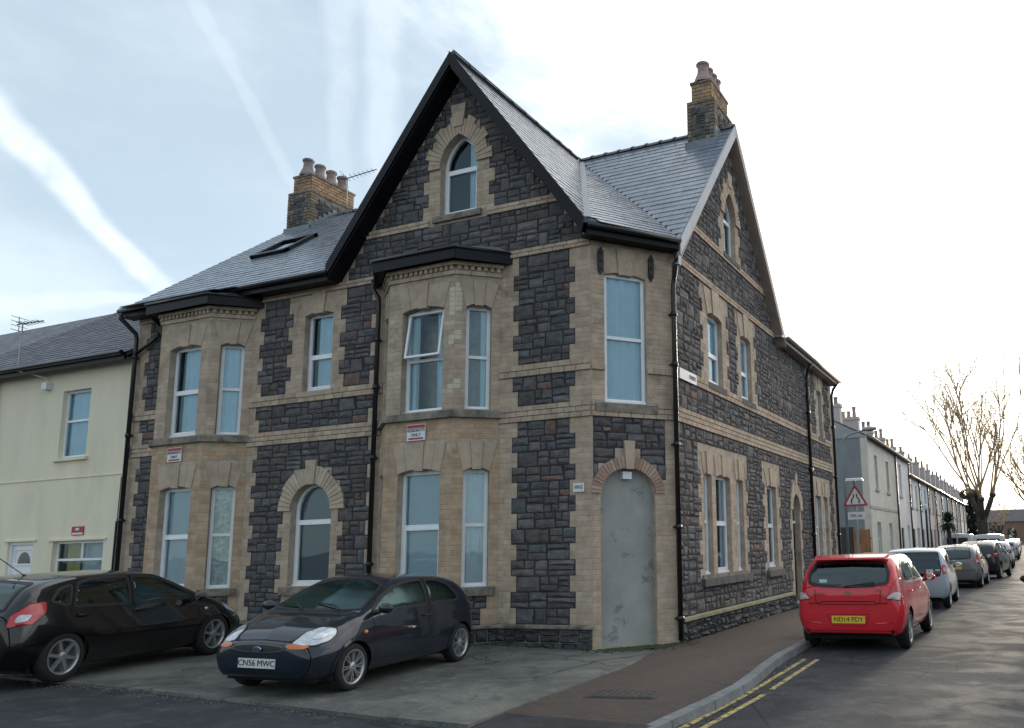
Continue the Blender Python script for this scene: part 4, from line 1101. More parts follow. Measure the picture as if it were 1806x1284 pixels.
mm = mat('yellow_line', (.46, .36, .13), .8, var=.25, vscale=9, bump=.3, bscale=40, dirt=((.055, .055, .055), 13, .47, .60, .85))
mat('white_line', (.6, .6, .58), .8, var=.25, vscale=9, dirt=((.06, .06, .06), 10, .5, .62, .8))
mat('moss', (.045, .06, .022), .95, var=.4, vscale=20, bump=.8, bscale=60)

mb = MB(); xs = [-900, -16, -12, -8, -4, 0, 3, 8, 900]; ys = [-900, -5, 0, 20, 900]
vs = [(x, y, zroad(x)) for y in ys for x in xs]; k = len(xs)
mb.add(vs, [(j * k + i, j * k + i + 1, (j + 1) * k + i + 1, (j + 1) * k + i) for j in range(len(ys) - 1) for i in range(k - 1)])
mb.obj('road', 'asphalt', kind='structure')
# forecourt of concrete bays
fc = empty('forecourt', (0, 0, 0), kind='structure')
edges_x = [-18.5, -14.2, -10.1, -6.3, -2.35, .42, 1.42]
def fy(x): return -4.86 if x < -2 else -4.86 - .24 * (x + 2) / 3.4
for i, (a, b) in enumerate(zip(edges_x[:-1], edges_x[1:])):
    ysplit = (-2.6,) if i in (1, 3, 4) else ()
    for ya, yb in (((None, -2.6), (-2.6, 0.25)) if ysplit else ((None, .25),)):
        a_, b_ = a + .006, b - .006
        y0a, y0b = (fy(a), fy(b)) if ya is None else (ya + .006, ya + .006); y1 = yb
        xr = lambda y: b_ if i < 5 else (1.30 + (y + 1.38) * (-.05))
        q = [(a_, y0a), (xr(y0b), y0b), (xr(y1) if i < 5 else 1.30, y1 if i < 5 else -1.38), (a_, y1)]
        if i == 5: q = [(a_, y0a), (1.49, y0b), (1.31, -1.38), (.95, .25), (a_, .25)]
        dz = RND.uniform(-.003, .004)
        m = MB(); n = len(q)
        v = [(x, y, zslab(x) - .05) for x, y in q] + [(x, y, zslab(x) + .004 + dz) for x, y in q]
        m.add(v, [tuple(range(n, 2 * n))] + [(j, (j + 1) % n, n + (j + 1) % n, n + j) for j in range(n)])
        m.obj('concrete_slab', 'concrete', fc)
# kerb line
KP = [(3.0, -6.2), (3.02, -5.4), (3.07, -4.8), (3.2, -3.8), (3.27, -2.9), (3.2, -1.9), (3.08, -1.0), (2.98, 0.2), (2.95, 2), (2.95, 20), (2.95, 260)]
def kx(y):
    for (x0, y0), (x1, y1) in zip(KP[:-1], KP[1:]):
        if y0 <= y <= y1: t = (y - y0) / (y1 - y0); return x0 + (x1 - x0) * t
    return KP[-1][0]
def kz(y): return 0.0 if y > -3.6 else -.06 * min(1, (-3.6 - y) / 1.6)
mb = MB(); ysv = [-4.55, -4, -3.4, -2.8, -2.2, -1.6, -1, -.4, .3, 1.2, 2, 6, 14.5, 15, 20, 260]
L = []
for y in ysv:
    xi = 1.5 - .05 * (y + 4.5) if y < -1.38 else (1.31 + (.95 - 1.31) * min(1, (y + 1.38) / 1.63) if y < .3 else (.9 if y <= 14.5 else .36))
    L.append((xi, y)); 
v = [(x, y, .002) for x, y in L] + [(kx(y) - .07, y, kz(y) - .002) for y in ysv] + [(x, y, -.15) for x, y in L]
n = len(ysv); mb.add(v, [(i, n + i, n + i + 1, i + 1) for i in range(n - 1)] + [(0, 2 * n, n, n)][:0])
mb.obj('pavement', 'pavers', kind='structure')
mb = MB(); mb.add([(.94, -.02, .0), (1.31, -1.38, .0), (1.31, .3, .0), (.94, .3, 0)], [(0, 1, 2, 3)])
mb.add([(1.47, -5.4, -.045), (3.0, -6.1, -.055), (3.0, -5.0, -.05), (3.1, -4.54, -.03), (1.5, -4.54, .0), ], [(0, 1, 2, 3, 4)])
mb.obj('pavement_apron', 'apron', kind='structure')
kb = empty('kerb', (0, 0, 0), kind='structure')
y = -6.1; kn = 0; far = MB()
while y < 259:
    L = .9 if y < 40 else 6
    y2 = y + L; xa, xb = kx(y), kx(min(259.9, y2)); za, zb = kz(y), kz(y2); w = .075; g_ = .006
    d = Vector((xb - xa, y2 - y)).normalized(); s = Vector((d.y, -d.x)) * w
    m = MB() if y < 40 else far
    a, b = Vector((xa, y)) + d * g_, Vector((xb, y2)) - d * g_
    r_ = .015
    m.hexa([(a.x - s.x, a.y - s.y, -.2), (a.x + s.x, a.y + s.y, -.2), (b.x + s.x, b.y + s.y, -.2), (b.x - s.x, b.y - s.y, -.2),
            (a.x - s.x, a.y - s.y, za + .006), (a.x + s.x * .8, a.y + s.y * .8, za + .002), (b.x + s.x * .8, b.y + s.y * .8, zb + .002), (b.x - s.x, b.y - s.y, zb + .006)])
    if y < 40: m.obj('kerb_stone', 'kerb', kb)
    y = y2
far.obj('kerb_stone', 'kerb', kb, kind='stuff')
# double yellow lines, worn
yl = empty('double_yellow_lines', (0, 0, 0), kind='structure')
for off in (0, .19):
    m = MB(); Y_ = [-6.0, -4.3, -2.6, .5]; X_ = [3.20, 3.28, 3.33, 3.27]; ys_ = np.arange(-6.0, .52, .15); pts = [(float(np.interp(y, Y_, X_)) + off, float(y)) for y in ys_]
    for i in range(len(pts) - 1):
        if i in (24, 25) and off: continue
        (xa, ya), (xb, yb) = pts[i], pts[i + 1]; w = .034
        m.add([(xa - w, ya, -.0955), (xa + w, ya, -.0955), (xb + w, yb, -.0955), (xb - w, yb, -.0955)], [(0, 1, 2, 3)])
    m.obj('painted_line', 'yellow_line', yl)
m = MB(); m.add([(6.2, 24.0, -.096), (7.2, 24.0, -.096), (7.2, 24.6, -.096), (6.2, 24.6, -.096)], [(0, 1, 2, 3)]); m.obj('road_marking', 'white_line', kind='structure')
cov = empty('inspection_cover', (2.22, -3.3, .004), radians(8), label='rusty iron inspection cover set in the brick pavement', cat='manhole cover')
m = MB(); m.box((-.40, -.26, -.02), (.40, .26, .004)); m.obj('frame', 'iron_cover', cov)
m = MB(); m.box((-.36, -.22, .004), (-.005, .22, .009)); m.box((.005, -.22, .004), (.36, .22, .009)); 
for i in range(8):
    for j in range(4):
        if i != 4 or True: m.box((-.33 + i * .086, -.18 + j * .1, .009), (-.29 + i * .086, -.14 + j * .1, .012))
m.obj('lid', 'iron_cover', cov)
# moss in the damp corner of the doorway
m = MB()
for i in range(700):
    u = RND.gauss(.65, .42); d = abs(RND.gauss(0, .22)) + .0; p = CF.P(u, 0, d + .01)
    if u < -.5 or u > 1.9: continue
    r_ = RND.uniform(.008, .035); z = .006 + RND.uniform(0, .008)
    m.add([(p[0] + r_ * cos(t), p[1] + r_ * sin(t), z) for t in (0, 1.2, 2.5, 3.8, 5.1)] + [(p[0], p[1], z + .01)], [(0, 1, 5), (1, 2, 5), (2, 3, 5), (3, 4, 5), (4, 0, 5)])
m.obj('moss', 'moss', kind='stuff')

mat('dead_leaf', (.16, .09, .04), .8, tint=[(0, (.18, .10, .04)), (.5, (.10, .06, .03)), (1, (.22, .16, .07))]); mat('grit', (.16, .155, .15), .9, tint=[(0, (.20, .19, .18)), (.5, (.10, .10, .10)), (1, (.25, .24, .22))]); mat('weed', (.05, .075, .025), .8, var=.4, vscale=9)
R = random.Random(77)
def scatter(name, matn, n, place, kind):
    m = MB()
    for i in range(n):
        p = place()
        if p is None: continue
        x, y, z, s_ = p; a = R.uniform(0, 6.28); m.tint = R.random()
        if kind == 'leaf':
            c, t = cos(a) * s_, sin(a) * s_; m.add([(x - c, y - t, z), (x + t * .5, y - c * .5, z + s_ * .3), (x + c, y + t, z + s_ * .15), (x - t * .5, y + c * .5, z + s_ * .35)], [(0, 1, 2, 3)])
        elif kind == 'grit':
            m.add([(x + s_ * cos(a + k * 2.1), y + s_ * sin(a + k * 2.1), z) for k in range(3)] + [(x, y, z + s_ * .8)], [(0, 1, 3), (1, 2, 3), (2, 0, 3)])
        else:
            for k in range(7):
                b = R.uniform(0, 6.28); l = s_ * R.uniform(.6, 1.3); q = (x + l * .8 * cos(b), y + l * .8 * sin(b), z + l)
                m.add([(x - .006, y, z), (x + .006, y, z), (q[0] + .004, q[1], q[2] * .7 + z * .3), q], [(0, 1, 2, 3)])
    m.obj(name, matn, kind='stuff')
def onfore():
    x = R.uniform(-9, 1.2); y = -abs(R.gauss(0, 1.6)) - .05 if R.random() < .6 else R.uniform(-4.8, -.1)
    return (x, y, zslab(x) + .008, R.uniform(.015, .035)) if y > -4.85 else None
def gutter_l():
    y = R.uniform(-5.5, 14); return (kx(y) + .08 + abs(R.gauss(0, .12)), y, -.094, R.uniform(.015, .04))
scatter('fallen_leaves', 'dead_leaf', 90, onfore, 'leaf'); scatter('gutter_leaves', 'dead_leaf', 170, gutter_l, 'leaf')
def gritf():
    q = R.random()
    if q < .35: x = R.uniform(-9, .1); return (x, -.06 - abs(R.gauss(0, .12)), zslab(x) + .005, R.uniform(.004, .014))
    if q < .6: x = R.uniform(-9, 1.4); return (x, -4.86 - R.gauss(.05, .12), zroad(x) + .002, R.uniform(.004, .014))
    if q < .8: y = R.uniform(-5.5, 12); return (kx(y) + .08 + abs(R.gauss(0, .15)), y, -.098, R.uniform(.004, .012))
    x = R.uniform(-8, 1.3); return (x, R.uniform(-4.8, -.2), zslab(x) + .005, R.uniform(.003, .010))
scatter('grit', 'grit', 3200, gritf, 'grit')
def weedp():
    q = R.random()
    if q < .5: x = R.uniform(-7, 0); return (x, -.10 - abs(R.gauss(0, .02)) - (.6 if any(a < x < b for a, b in BAYX) else 0), zslab(x), R.uniform(.02, .06))
    y = R.uniform(1.4, 13.5); return (1.05, y, 0, R.uniform(.02, .06))
scatter('weeds', 'weed', 130, weedp, 'weed')

# ================================================================ cream house
cream = empty('cream_house', (-14.5, .04, 0), label='pale cream rendered terraced house joined to the stone house', cat='house')
CH = Frame((0, .05), (1, 0))
def simple_window(fr, u0, u1, z0, z1, parent, transom=None, mull=None, curtain='net_sky_tint', glass='glass', depth=.10, ft=.05, name='window', part=None):
    m = MB(); ringsolid(m, fr, [(u0, z0), (u1, z0), (u1, z1), (u0, z1)], [(u0 + ft, z0 + ft), (u1 - ft, z0 + ft), (u1 - ft, z1 - ft), (u0 + ft, z1 - ft)], -depth - .05, -depth)
    t = .025
    if transom: prism(m, fr, [(u0 + ft, transom - t), (u1 - ft, transom - t), (u1 - ft, transom + t), (u0 + ft, transom + t)], -depth - .045, -depth + .003)
    if mull: prism(m, fr, [(mull - t, transom or z0), (mull + t, transom or z0), (mull + t, z1 - ft), (mull - t, z1 - ft)], -depth - .045, -depth + .006)
    w = m.obj(name, 'white_frame', parent)
    P = [(u0 + ft, z0 + ft), (u1 - ft, z0 + ft), (u1 - ft, z1 - ft), (u0 + ft, z1 - ft)]
    m = MB(); poly_mesh(m, fr, P, d=-depth - .025); poly_mesh(m, fr, P, d=-depth - .03); m.obj('pane', glass, w)
    if curtain:
        m = MB(); k = 40; vs = []
        for i in range(k + 1):
            u = u0 + (u1 - u0) * i / k
            for z in (z0, z1): vs.append(fr.P(u, z, -depth - .09 + .012 * sin(u * 55)))
        m.add(vs, [(2 * i, 2 * i + 2, 2 * i + 3, 2 * i + 1) for i in range(k)]); m.obj('curtain', curtain, w, smooth=True)
    m = MB(); f0, f1 = -depth - .055, -depth - .5
    A = [fr.P(u0, z0, f0), fr.P(u1, z0, f0), fr.P(u1, z1, f0), fr.P(u0, z1, f0), fr.P(u0, z0, f1), fr.P(u1, z0, f1), fr.P(u1, z1, f1), fr.P(u0, z1, f1)]
    m.add(A, [(0, 4, 5, 1), (1, 5, 6, 2), (2, 6, 7, 3), (3, 7, 4, 0), (4, 7, 6, 5)]); m.obj('room_recess', 'room_dark', w)
    return w
def slabfr(fr, outer, holes, matname, parent, depth=.2, name='wall'):
    m = MB(); poly_mesh(m, fr, outer, holes); poly_mesh(m, fr, outer, holes, d=-.3)
    for h in holes: reveal(m, fr, h, depth)
    n = len(outer); vs = [fr.P(u, z, 0) for u, z in outer] + [fr.P(u, z, -.3) for u, z in outer]
    m.add(vs, [(i, (i + 1) % n, n + (i + 1) % n, n + i) for i in range(n)])
    return m.obj(name, matname, parent)
cream.location = (0, 0, 0)
R4 = lambda a, b, c, d: [(a, c), (b, c), (b, d), (a, d)]
slabfr(CH, [(-19, -.3), (-11.22, -.3), (-11.22, 6.0), (-19, 6.0)], [R4(-13.68, -12.72, 3.88, 5.42), R4(-13.54, -11.85, .95, 2.02), R4(-15.14, -14.22, .3, 2.04)], 'cream_render', cream)
simple_window(CH, -13.68, -12.72, 3.88, 5.42, cream, transom=4.72)
w = simple_window(CH, -13.54, -11.85, .95, 2.02, cream, transom=1.62, mull=-12.68, curtain=None)
m = MB(); k = 26
vs = [CH.P(-13.3 + .45 * i / k, z, -.2 + .02 * sin(i)) for i in range(k + 1) for z in (1.0, 1.98)]; m.add(vs, [(2 * i, 2 * i + 2, 2 * i + 3, 2 * i + 1) for i in range(k)]); m.obj('curtain', 'yellow_cloth', w)
m = MB(); poly_mesh(m, CH, R4(-12.9, -11.86, 1.0, 2.0), d=-.25); m.obj('blind', 'grey_blind', w)
m = MB(); poly_mesh(m, CH, R4(-15.08, -14.28, .3, 1.98), d=-.1); poly_mesh(m, CH, R4(-15.14, -14.22, .3, 2.04), d=-.14)
for a, b, c, d in ((-15.02, -14.34, 1.52, 1.9), (-14.98, -14.38, .5, .85), (-14.98, -14.38, .95, 1.3)):
    ringsolid(m, CH, R4(a, b, c, d), R4(a + .04, b - .04, c + .04, d - .04), -.1, -.08)
ringsolid(m, CH, R4(-15.14, -14.22, .3, 2.04), R4(-15.08, -14.28, .3, 1.98), -.14, -.05)
cd = m.obj('front_door', 'white_frame', cream)
m = MB(); P = arch(-14.88, -14.44, 1.56, 1.56, .26, 'round', 12)[1:]; poly_mesh(m, CH, P, d=-.085); m.obj('fanlight', 'dark_glass', cd)
m = MB(); m.tube([CH.P(-14.4, 1.28, -.1), CH.P(-14.4, 1.28, -.05), CH.P(-14.5, 1.28, -.05)], .012, 6); m.obj('handle', 'grey_metal', cd)
for a, b, z in ((-13.78, -12.62, 3.84), (-13.62, -11.77, .9)):
    m = MB(); prism(m, CH, R4(a, b, z - .04, z + .03), -.1, .07); m.obj('window_sill', 'cream_render', cream)
m = MB(); prism(m, CH, R4(-15.25, -14.1, 2.05, 2.09), -.02, .04); prism(m, CH, R4(-13.68, -11.75, 2.03, 2.07), -.02, .04); m.obj('drip_moulding', 'cream_render', cream)
m = MB(); prism(m, CH, R4(-19, -11.25, 3.405, 3.43), -.02, .018); m.obj('string_course', 'cream_render', cream)
m = MB(); m.tube([CH.P(-11.44, 3.35, .015), CH.P(-11.46, 2.4, .015)], .008, 5); m.tube([CH.P(-11.46, 2.4, .02), CH.P(-11.47, .35, .02)], .022, 8); m.obj('cable_duct', 'black_pipe', cream)
pipe([(-16.1, -.06, 5.9), (-16.1, -.03, .3)], .04, cream, [(-16.1, -.03, z) for z in (5.0, 3.8)])
crf = MB(); P = [(-19, -.22, 6.0), (-11.26, -.22, 6.0), (-11.26, 4.46, 9.13), (-19, 4.46, 9.13)]; Q = [(-19, 4.46, 9.13), (-11.26, 4.46, 9.13), (-11.26, 9, 6.0), (-19, 9, 6.0)]
for p in (P, Q): crf.add(p + [(x, y, z - .08) for x, y, z in p], [(0, 1, 2, 3), (7, 6, 5, 4), (0, 4, 5, 1), (1, 5, 6, 2), (2, 6, 7, 3), (3, 7, 4, 0)])
cro = crf.obj('roof', 'old_slate', cream)
pc = Pieces(); slates(pc, P, 'old_slate', ex=.22, w=.3); pc.flush(cro, {'slate': 220})
m = MB(); m.box((-19, -.25, 5.86), (-11.26, -.2, 6.02)); m.obj('fascia', 'black_board', cro); m = MB(); m.tube([(-19, -.3, 6.0), (-11.28, -.3, 6.0)], .055, 8); m.obj('gutter', 'black_pipe', cro)
ridge((-18.9, 4.46, 9.17), (-11.3, 4.46, 9.17), cro, seg=.45, cap=False)
m = MB(); m.add([(-19, .05, -.3), (-19, 9, -.3), (-19, 9, 6), (-19, 4.46, 9.0), (-19, .05, 6)], [(0, 4, 3, 2, 1)]); m.add([(-19, 9, -.3), (-11.2, 9, -.3), (-11.2, 9, 6), (-19, 9, 6)], [(0, 3, 2, 1)]); m.obj('rear_wall', 'cream_render', cream)
root, w_, h_ = plate('warning_plate', CH, -12.91, -12.51, 2.14, 2.33, .02, 'small red and white plate above the wide window of the cream house', 'sign', 'red_paint')
m = MB(); m.box((-w_ + .02, -.003, -h_ + .015), (w_ - .02, 0, -h_ + .055)); m.box((-.07, -.003, .01), (.05, 0, .06)); m.obj('white_stripe', 'sign_white', root)
aerial('television_aerial', (-14.93, -.25, 5.95), 1.15, radians(14), radians(4), 6, .55, 'thin television aerial on a pole at the eaves of the cream house')
m = MB(); m.tube([(-14.93, -.3, 5.98), (-14.25, -.08, 5.78), (-14.2, -.02, 5.74), (-14.2, -.02, 5.6)], .014, 6); m.box((-14.3, -.08, 5.5), (-14.12, .05, 5.66)); m.obj('alarm_box', 'white_plastic', None, label='white box and bracket below the eaves of the cream house', cat='junction box')

for i, (c, n_) in enumerate((('grey_blind', 'grey'), ('brick_mortar', 'buff'), ('cream_render', 'cream'))):
    x0 = -19.1 - 6.5 * (i + 1); o = empty('terraced_house', (0, 0, 0), label=f'{n_} rendered house, number {i + 1} beyond the cream house', cat='house', group='houses beyond the cream house')
    hs = [R4(x0 + 1, x0 + 2, 3.9, 5.4), R4(x0 + 4, x0 + 5, 3.9, 5.4), R4(x0 + 3.6, x0 + 5.2, 1.0, 2.1)]
    slabfr(CH, [(x0, -.3), (x0 + 6.5, -.3), (x0 + 6.5, 6.0), (x0, 6.0)], hs, c, o)
    for q in hs: simple_window(CH, *[q[0][0], q[1][0], q[0][1], q[2][1]], o, transom=q[2][1] - .5)
    m = MB(); prism(m, CH, R4(x0 + .9, x0 + 1.8, .3, 2.3), -.02, .02); m.obj('front_door', 'black_board', o)
    m = MB()
    for P_ in ([(x0, -.22, 6.0), (x0 + 6.48, -.22, 6.0), (x0 + 6.48, 4.46, 9.13), (x0, 4.46, 9.13)], [(x0, 4.46, 9.13), (x0 + 6.48, 4.46, 9.13), (x0 + 6.48, 9, 6.0), (x0, 9, 6.0)]):
        m.add(P_ + [(x, y, z - .08) for x, y, z in P_], [(0, 1, 2, 3), (7, 6, 5, 4), (0, 4, 5, 1), (1, 5, 6, 2), (2, 6, 7, 3), (3, 7, 4, 0)])
    m.add([(x0, .05, -.3), (x0, 9, -.3), (x0, 9, 6), (x0, 4.46, 9.0), (x0, .05, 6)], [(0, 4, 3, 2, 1)]); m.obj('roof', 'old_slate', o)

# ================================================================ terrace down the street
for nm, c in (('w_cement', (.22, .25, .26)), ('w_green', (.60, .57, .50)), ('w_white', (.76, .74, .72)), ('w_blue', (.58, .64, .70)), ('w_pink', (.50, .44, .43)), ('w_cream', (.52, .50, .42)), ('w_grey', (.34, .35, .36)), ('w_brick', (.25, .15, .11))):
    mat(nm, c, .9, var=.10, vscale=1.3, bump=.2, bscale=30, dirt=(tuple(x * .6 for x in c), 1.2, .52, .75, .4))
mat('far_roof', (.10, .09, .09), .7, var=.25, vscale=1.2); mat('timber', (.30, .14, .06), .7, var=.3, vscale=3); mat('dark_door', (.035, .045, .05), .5)
XF = .38
def thouse(name, y0, y1, wm, label, wins, doorat, eave=6.1, xf=XF, ridge_z=8.0, detail=True, stacks=True, face=1, gable=None, group='houses of the terrace along the street', cat='house', gw=None):
    o = empty(name, (0, 0, 0), label=label, cat=cat, group=group)
    fr = Frame((xf, 0), (0, 1)) if face > 0 else Frame((xf, 0), (0, -1))
    s = 1 if face > 0 else -1
    U = lambda a, b: (s * a, s * b) if s > 0 else (-b, -a)
    holes = []; W = []
    for (a, b, c, d) in wins: u = U(a, b); holes.append(R4(u[0], u[1], c, d)); W.append((u[0], u[1], c, d))
    if doorat: u = U(*doorat); holes.append(R4(u[0], u[1], .05, 2.25))
    uu = U(y0 + .0, y1 - .01)
    slabfr(fr, [(uu[0], -.3), (uu[1], -.3), (uu[1], eave), (uu[0], eave)], holes, wm, o, .12)
    for q in W:
        if detail: simple_window(fr, *q, o, transom=(q[2] + q[3]) / 2, curtain='net_sky_tint' if RND.random() < .5 else None, depth=.1, ft=.06)
        else:
            m = MB(); ringsolid(m, fr, R4(*q), R4(q[0] + .08, q[1] - .08, q[2] + .08, q[3] - .08), -.1, -.05); w = m.obj('window', 'white_frame', o)
            m = MB(); poly_mesh(m, fr, R4(*q), d=-.09); m.obj('pane', 'dark_glass', w)
        m = MB(); prism(m, fr, R4(q[0] - .08, q[1] + .08, q[2] - .1, q[2]), -.02, .06); m.obj('window_sill', 'w_grey', o)
    if doorat: u = U(*doorat); m = MB(); poly_mesh(m, fr, R4(u[0], u[1], .05, 2.25), d=-.1); ringsolid(m, fr, R4(u[0], u[1], .05, 2.25), R4(u[0] + .07, u[1] - .07, .05, 2.18), -.1, -.05); m.obj('front_door', 'dark_door', o)
    dpt = 6.8 * s; xr = xf - dpt / 2; xb = xf - dpt
    ga = MB(); ends = [(y0 + .005, 1), (y1 - .015, -1)]
    for yy, _ in ends: ga.add([(xf - .0 * s, yy, -.3), (xb, yy, -.3), (xb, yy, eave), (xr, yy, ridge_z - .05), (xf, yy, eave)], [(0, 1, 2, 3, 4)])
    ga.add([(xb, y0, -.3), (xb, y1, -.3), (xb, y1, eave), (xb, y0, eave)], [(0, 1, 2, 3)]); ga.obj('gable_wall', gw or wm, o)
    if gw: ga = MB(); ga.add([(xf, y0 - .004, eave), (xb, y0 - .004, eave), (xr, y0 - .004, ridge_z - .05)], [(0, 1, 2)]); ga.add([(xf, y0 - .03, eave - .02), (xb, y0 - .03, eave - .02), (xb, y0 - .03, eave + .05), (xf, y0 - .03, eave + .05)], [(0, 1, 2, 3)]); ga.obj('gable_wall', 'w_grey', o)
    rf = MB(); e = .16 * s
    for (xa, xz) in ((xf + e, xr), (xb - e, xr)):
        p = [(xa, y0, eave), (xa, y1 - .004, eave), (xz, y1 - .004, ridge_z), (xz, y0, ridge_z)]
        rf.add(p + [(x, y, z - .1) for x, y, z in p], [(0, 1, 2, 3), (7, 6, 5, 4), (0, 4, 5, 1), (1, 5, 6, 2), (2, 6, 7, 3), (3, 7, 4, 0)])
    r_ = rf.obj('roof', 'far_roof', o)
    if detail:
        n = int((ridge_z - eave) / .13); m = MB(); 
        for i in range(n):
            t = i / n; x = xf + e + (xr - xf - e) * t; z = eave + (ridge_z - eave) * t; m.box((min(x, x - .05 * s), y0 + .02, z), (max(x, x - .05 * s), y1 - .02, z + .03))
        m.obj('slate_course', 'far_roof', r_, kind='stuff')
    m = MB(); m.tube([(xf + e * 1.3, y0, eave - .02), (xf + e * 1.3, y1, eave - .02)], .06, 6); m.obj('gutter', 'brown_board' if detail else 'black_pipe', r_)
    m = MB(); m.tube([(xf + .06 * s, y1 - .15, eave), (xf + .06 * s, y1 - .15, 0)], .05, 6); m.obj('downpipe', 'black_pipe', o)
    if stacks:
        m = MB(); x0, x1 = xr - .75, xr + .75; yy = y1 - .3
        m.box((x0, yy - .28, ridge_z - .7), (x1, yy + .28, ridge_z + .95)); m.box((x0 - .05, yy - .33, ridge_z + .8), (x1 + .05, yy + .33, ridge_z + .98)); c_ = m.obj('chimney', 'w_pink', r_)
        for k_ in range(4 if detail else 2):
            m = MB(); x = x0 + .25 + k_ * (1.0 / (3 if detail else 1)); h = RND.choice((.4, .55, .65)); m.lathe([(.13, 0), (.1, h * .6), (.13, h), (.09, h), (.001, h - .1)], 8, (x, yy, ridge_z + .98)); m.obj('chimney_pot', 'terracotta', c_)
    return o
thouse('end_house', 24.1, 32.4, 'w_green', 'first terrace house, pale green front and dark cement end wall, beyond the road sign',
       [(25.75, 26.55, 3.9, 5.45), (29.1, 29.95, 3.9, 5.45), (25.6, 26.6, .95, 2.42), (29.1, 30.1, .95, 2.42)], None, gw='w_cement')
th = thouse('terraced_house', 32.4, 37.7, 'w_white', 'second terrace house along the street, off white with dark door', [(33.7, 34.6, 3.95, 5.7), (35.9, 36.8, 1.0, 2.4)], (33.3, 34.3))
m = MB(); m.box((.36, 24.1, 2.98), (.40, 32.4, 3.1)); m.obj('string_course', 'w_grey', bpy.data.objects['end_house'])
y = 37.7; ck = ['w_white', 'w_blue', 'w_pink', 'w_white', 'w_blue', 'w_cream', 'w_white', 'w_grey', 'w_white', 'w_cream', 'w_brick']
cn = {'w_white': 'white', 'w_blue': 'pale blue', 'w_pink': 'dull pink', 'w_cream': 'cream', 'w_grey': 'grey', 'w_brick': 'brown'}
ordn = ['third', 'fourth', 'fifth', 'sixth', 'seventh', 'eighth', 'ninth', 'tenth', 'eleventh', 'twelfth', 'thirteenth', 'fourteenth', 'fifteenth', 'sixteenth', 'seventeenth', 'eighteenth', 'nineteenth', 'twentieth']
for i in range(18):
    W = 4.9 + (i % 3) * .2; c = ck[i % len(ck)]
    thouse('terraced_house', y, y + W, c, f'{ordn[i]} house of the terrace counted from the road sign, {cn[c]} front', [(y + .7, y + 1.6, 3.5, 4.9), (y + 2.9, y + 3.8, 3.5, 4.9), (y + 2.7, y + 3.9, .9, 2.3)], (y + .7, y + 1.6), detail=i < 3, ridge_z=7.75 + .12 * (i % 2), eave=5.35)
    y += W
YE = y
# the other side of the street
y = 20.0
for i in range(12):
    W = 5.2; c = ck[(i * 3 + 1) % len(ck)]
    thouse('terraced_house', y, y + W, c, f'{ordn[i]} house on the opposite side of the street, {cn[c]} front', [(y + .7, y + 1.6, 3.6, 5.1), (y + 3.1, y + 4.0, 3.6, 5.1), (y + 2.9, y + 4.2, .9, 2.3)], (y + .7, y + 1.6), detail=False, eave=5.7, xf=13.0, face=-1, group='houses opposite')
    y += W
mb = MB(); mb.box((10.4, 8, -.14), (13.2, 260, .0)); mb.obj('opposite_pavement', 'pavers', kind='structure')
# end of the street: brown building across the view and bare trees
thouse('brick_house', 205, 222, 'w_brick', 'long brown brick building closing the far end of the street', [(206 + k * 3, 207.2 + k * 3, 1, 3.2) for k in range(5)], None, eave=5.6, xf=-2, detail=False, stacks=False, ridge_z=8.5, group=None, cat='building')
o = empty('brick_hall', (0, 0, 0), label='low brown brick hall with arched windows across the street end', cat='building')
fe = Frame((-6, 235), (1, 0)); hs = [arch(a, a + 2.6, 1.2, 3.0, 1.3, 'round', 8) for a in (3, 8, 13, 18, 23)]
slabfr(fe, [(0, -.3), (30, -.3), (30, 6), (0, 6)], hs, 'w_brick', o)
for h in hs: m = MB(); poly_mesh(m, fe, h, d=-.15); m.obj('window', 'dark_glass', o)
m = MB(); m.add([(-7, 234.5, 6), (25, 234.5, 6), (25, 240, 9.5), (-7, 240, 9.5), (25, 246, 6), (-7, 246, 6)], [(0, 1, 2, 3), (3, 2, 4, 5), (1, 4, 2), (0, 3, 5)]); m.obj('roof', 'far_roof', o)

# ---- end wall details: dark doorway and timber gate
gate = empty('timber_gate', (.08, 23.6, -.05), label='orange brown timber gate beside the cement end wall', cat='gate')
for i in range(6):
    m = MB(); m.box((-.42 + i * .12, 0, .05), (-.31 + i * .12, .03, 2.12 + .02 * (i % 2))); m.obj('plank', 'timber', gate)
m = MB(); m.box((-.44, .03, .4), (.32, .07, .5)); m.box((-.44, .03, 1.7), (.32, .07, 1.8)); m.obj('rail', 'timber', gate)
m = MB(); m.box((-.95, 23.98, -.1), (-.42, 24.08, 2.2)); m.obj('side_door', 'dark_door', bpy.data.objects['end_house'])

# ---- road narrows sign with its own lamp
sg = empty('road_sign', (1.24, 16.0, -.02), radians(8), label='red bordered triangular road narrows sign with plate below and lamp on top', cat='road sign')
m = MB(); m.tube([(0, .05, 0), (0, .05, 3.62)], .045, 10); m.obj('post', 'galvanised', sg)
def tri(cx, cz, s, r=.05):
    h = s * sqrt(3) / 2; P = [(cx - s / 2, cz - h / 3), (cx + s / 2, cz - h / 3), (cx, cz + 2 * h / 3)]; out = []
    for i in range(3):
        p = Vector(P[i]); a = (Vector(P[i - 1]) - p).normalized(); b = (Vector(P[(i + 1) % 3]) - p).normalized()
        q0, q1 = p + a * r, p + b * r
        for t in (0, .33, .67, 1): out.append(tuple(q0 * (1 - t) ** 2 + p * 2 * t * (1 - t) + q1 * t * t))
    return out
SFm = Frame((0, 0), (1, 0)); cz = 3.02
m = MB(); prism(m, SFm, tri(0, cz, .86, .09), -.02, 0); m.obj('red_border', 'red_paint', sg)
m = MB(); prism(m, SFm, tri(0, cz, .64, .05), 0, .004); m.obj('white_face', 'sign_white', sg)
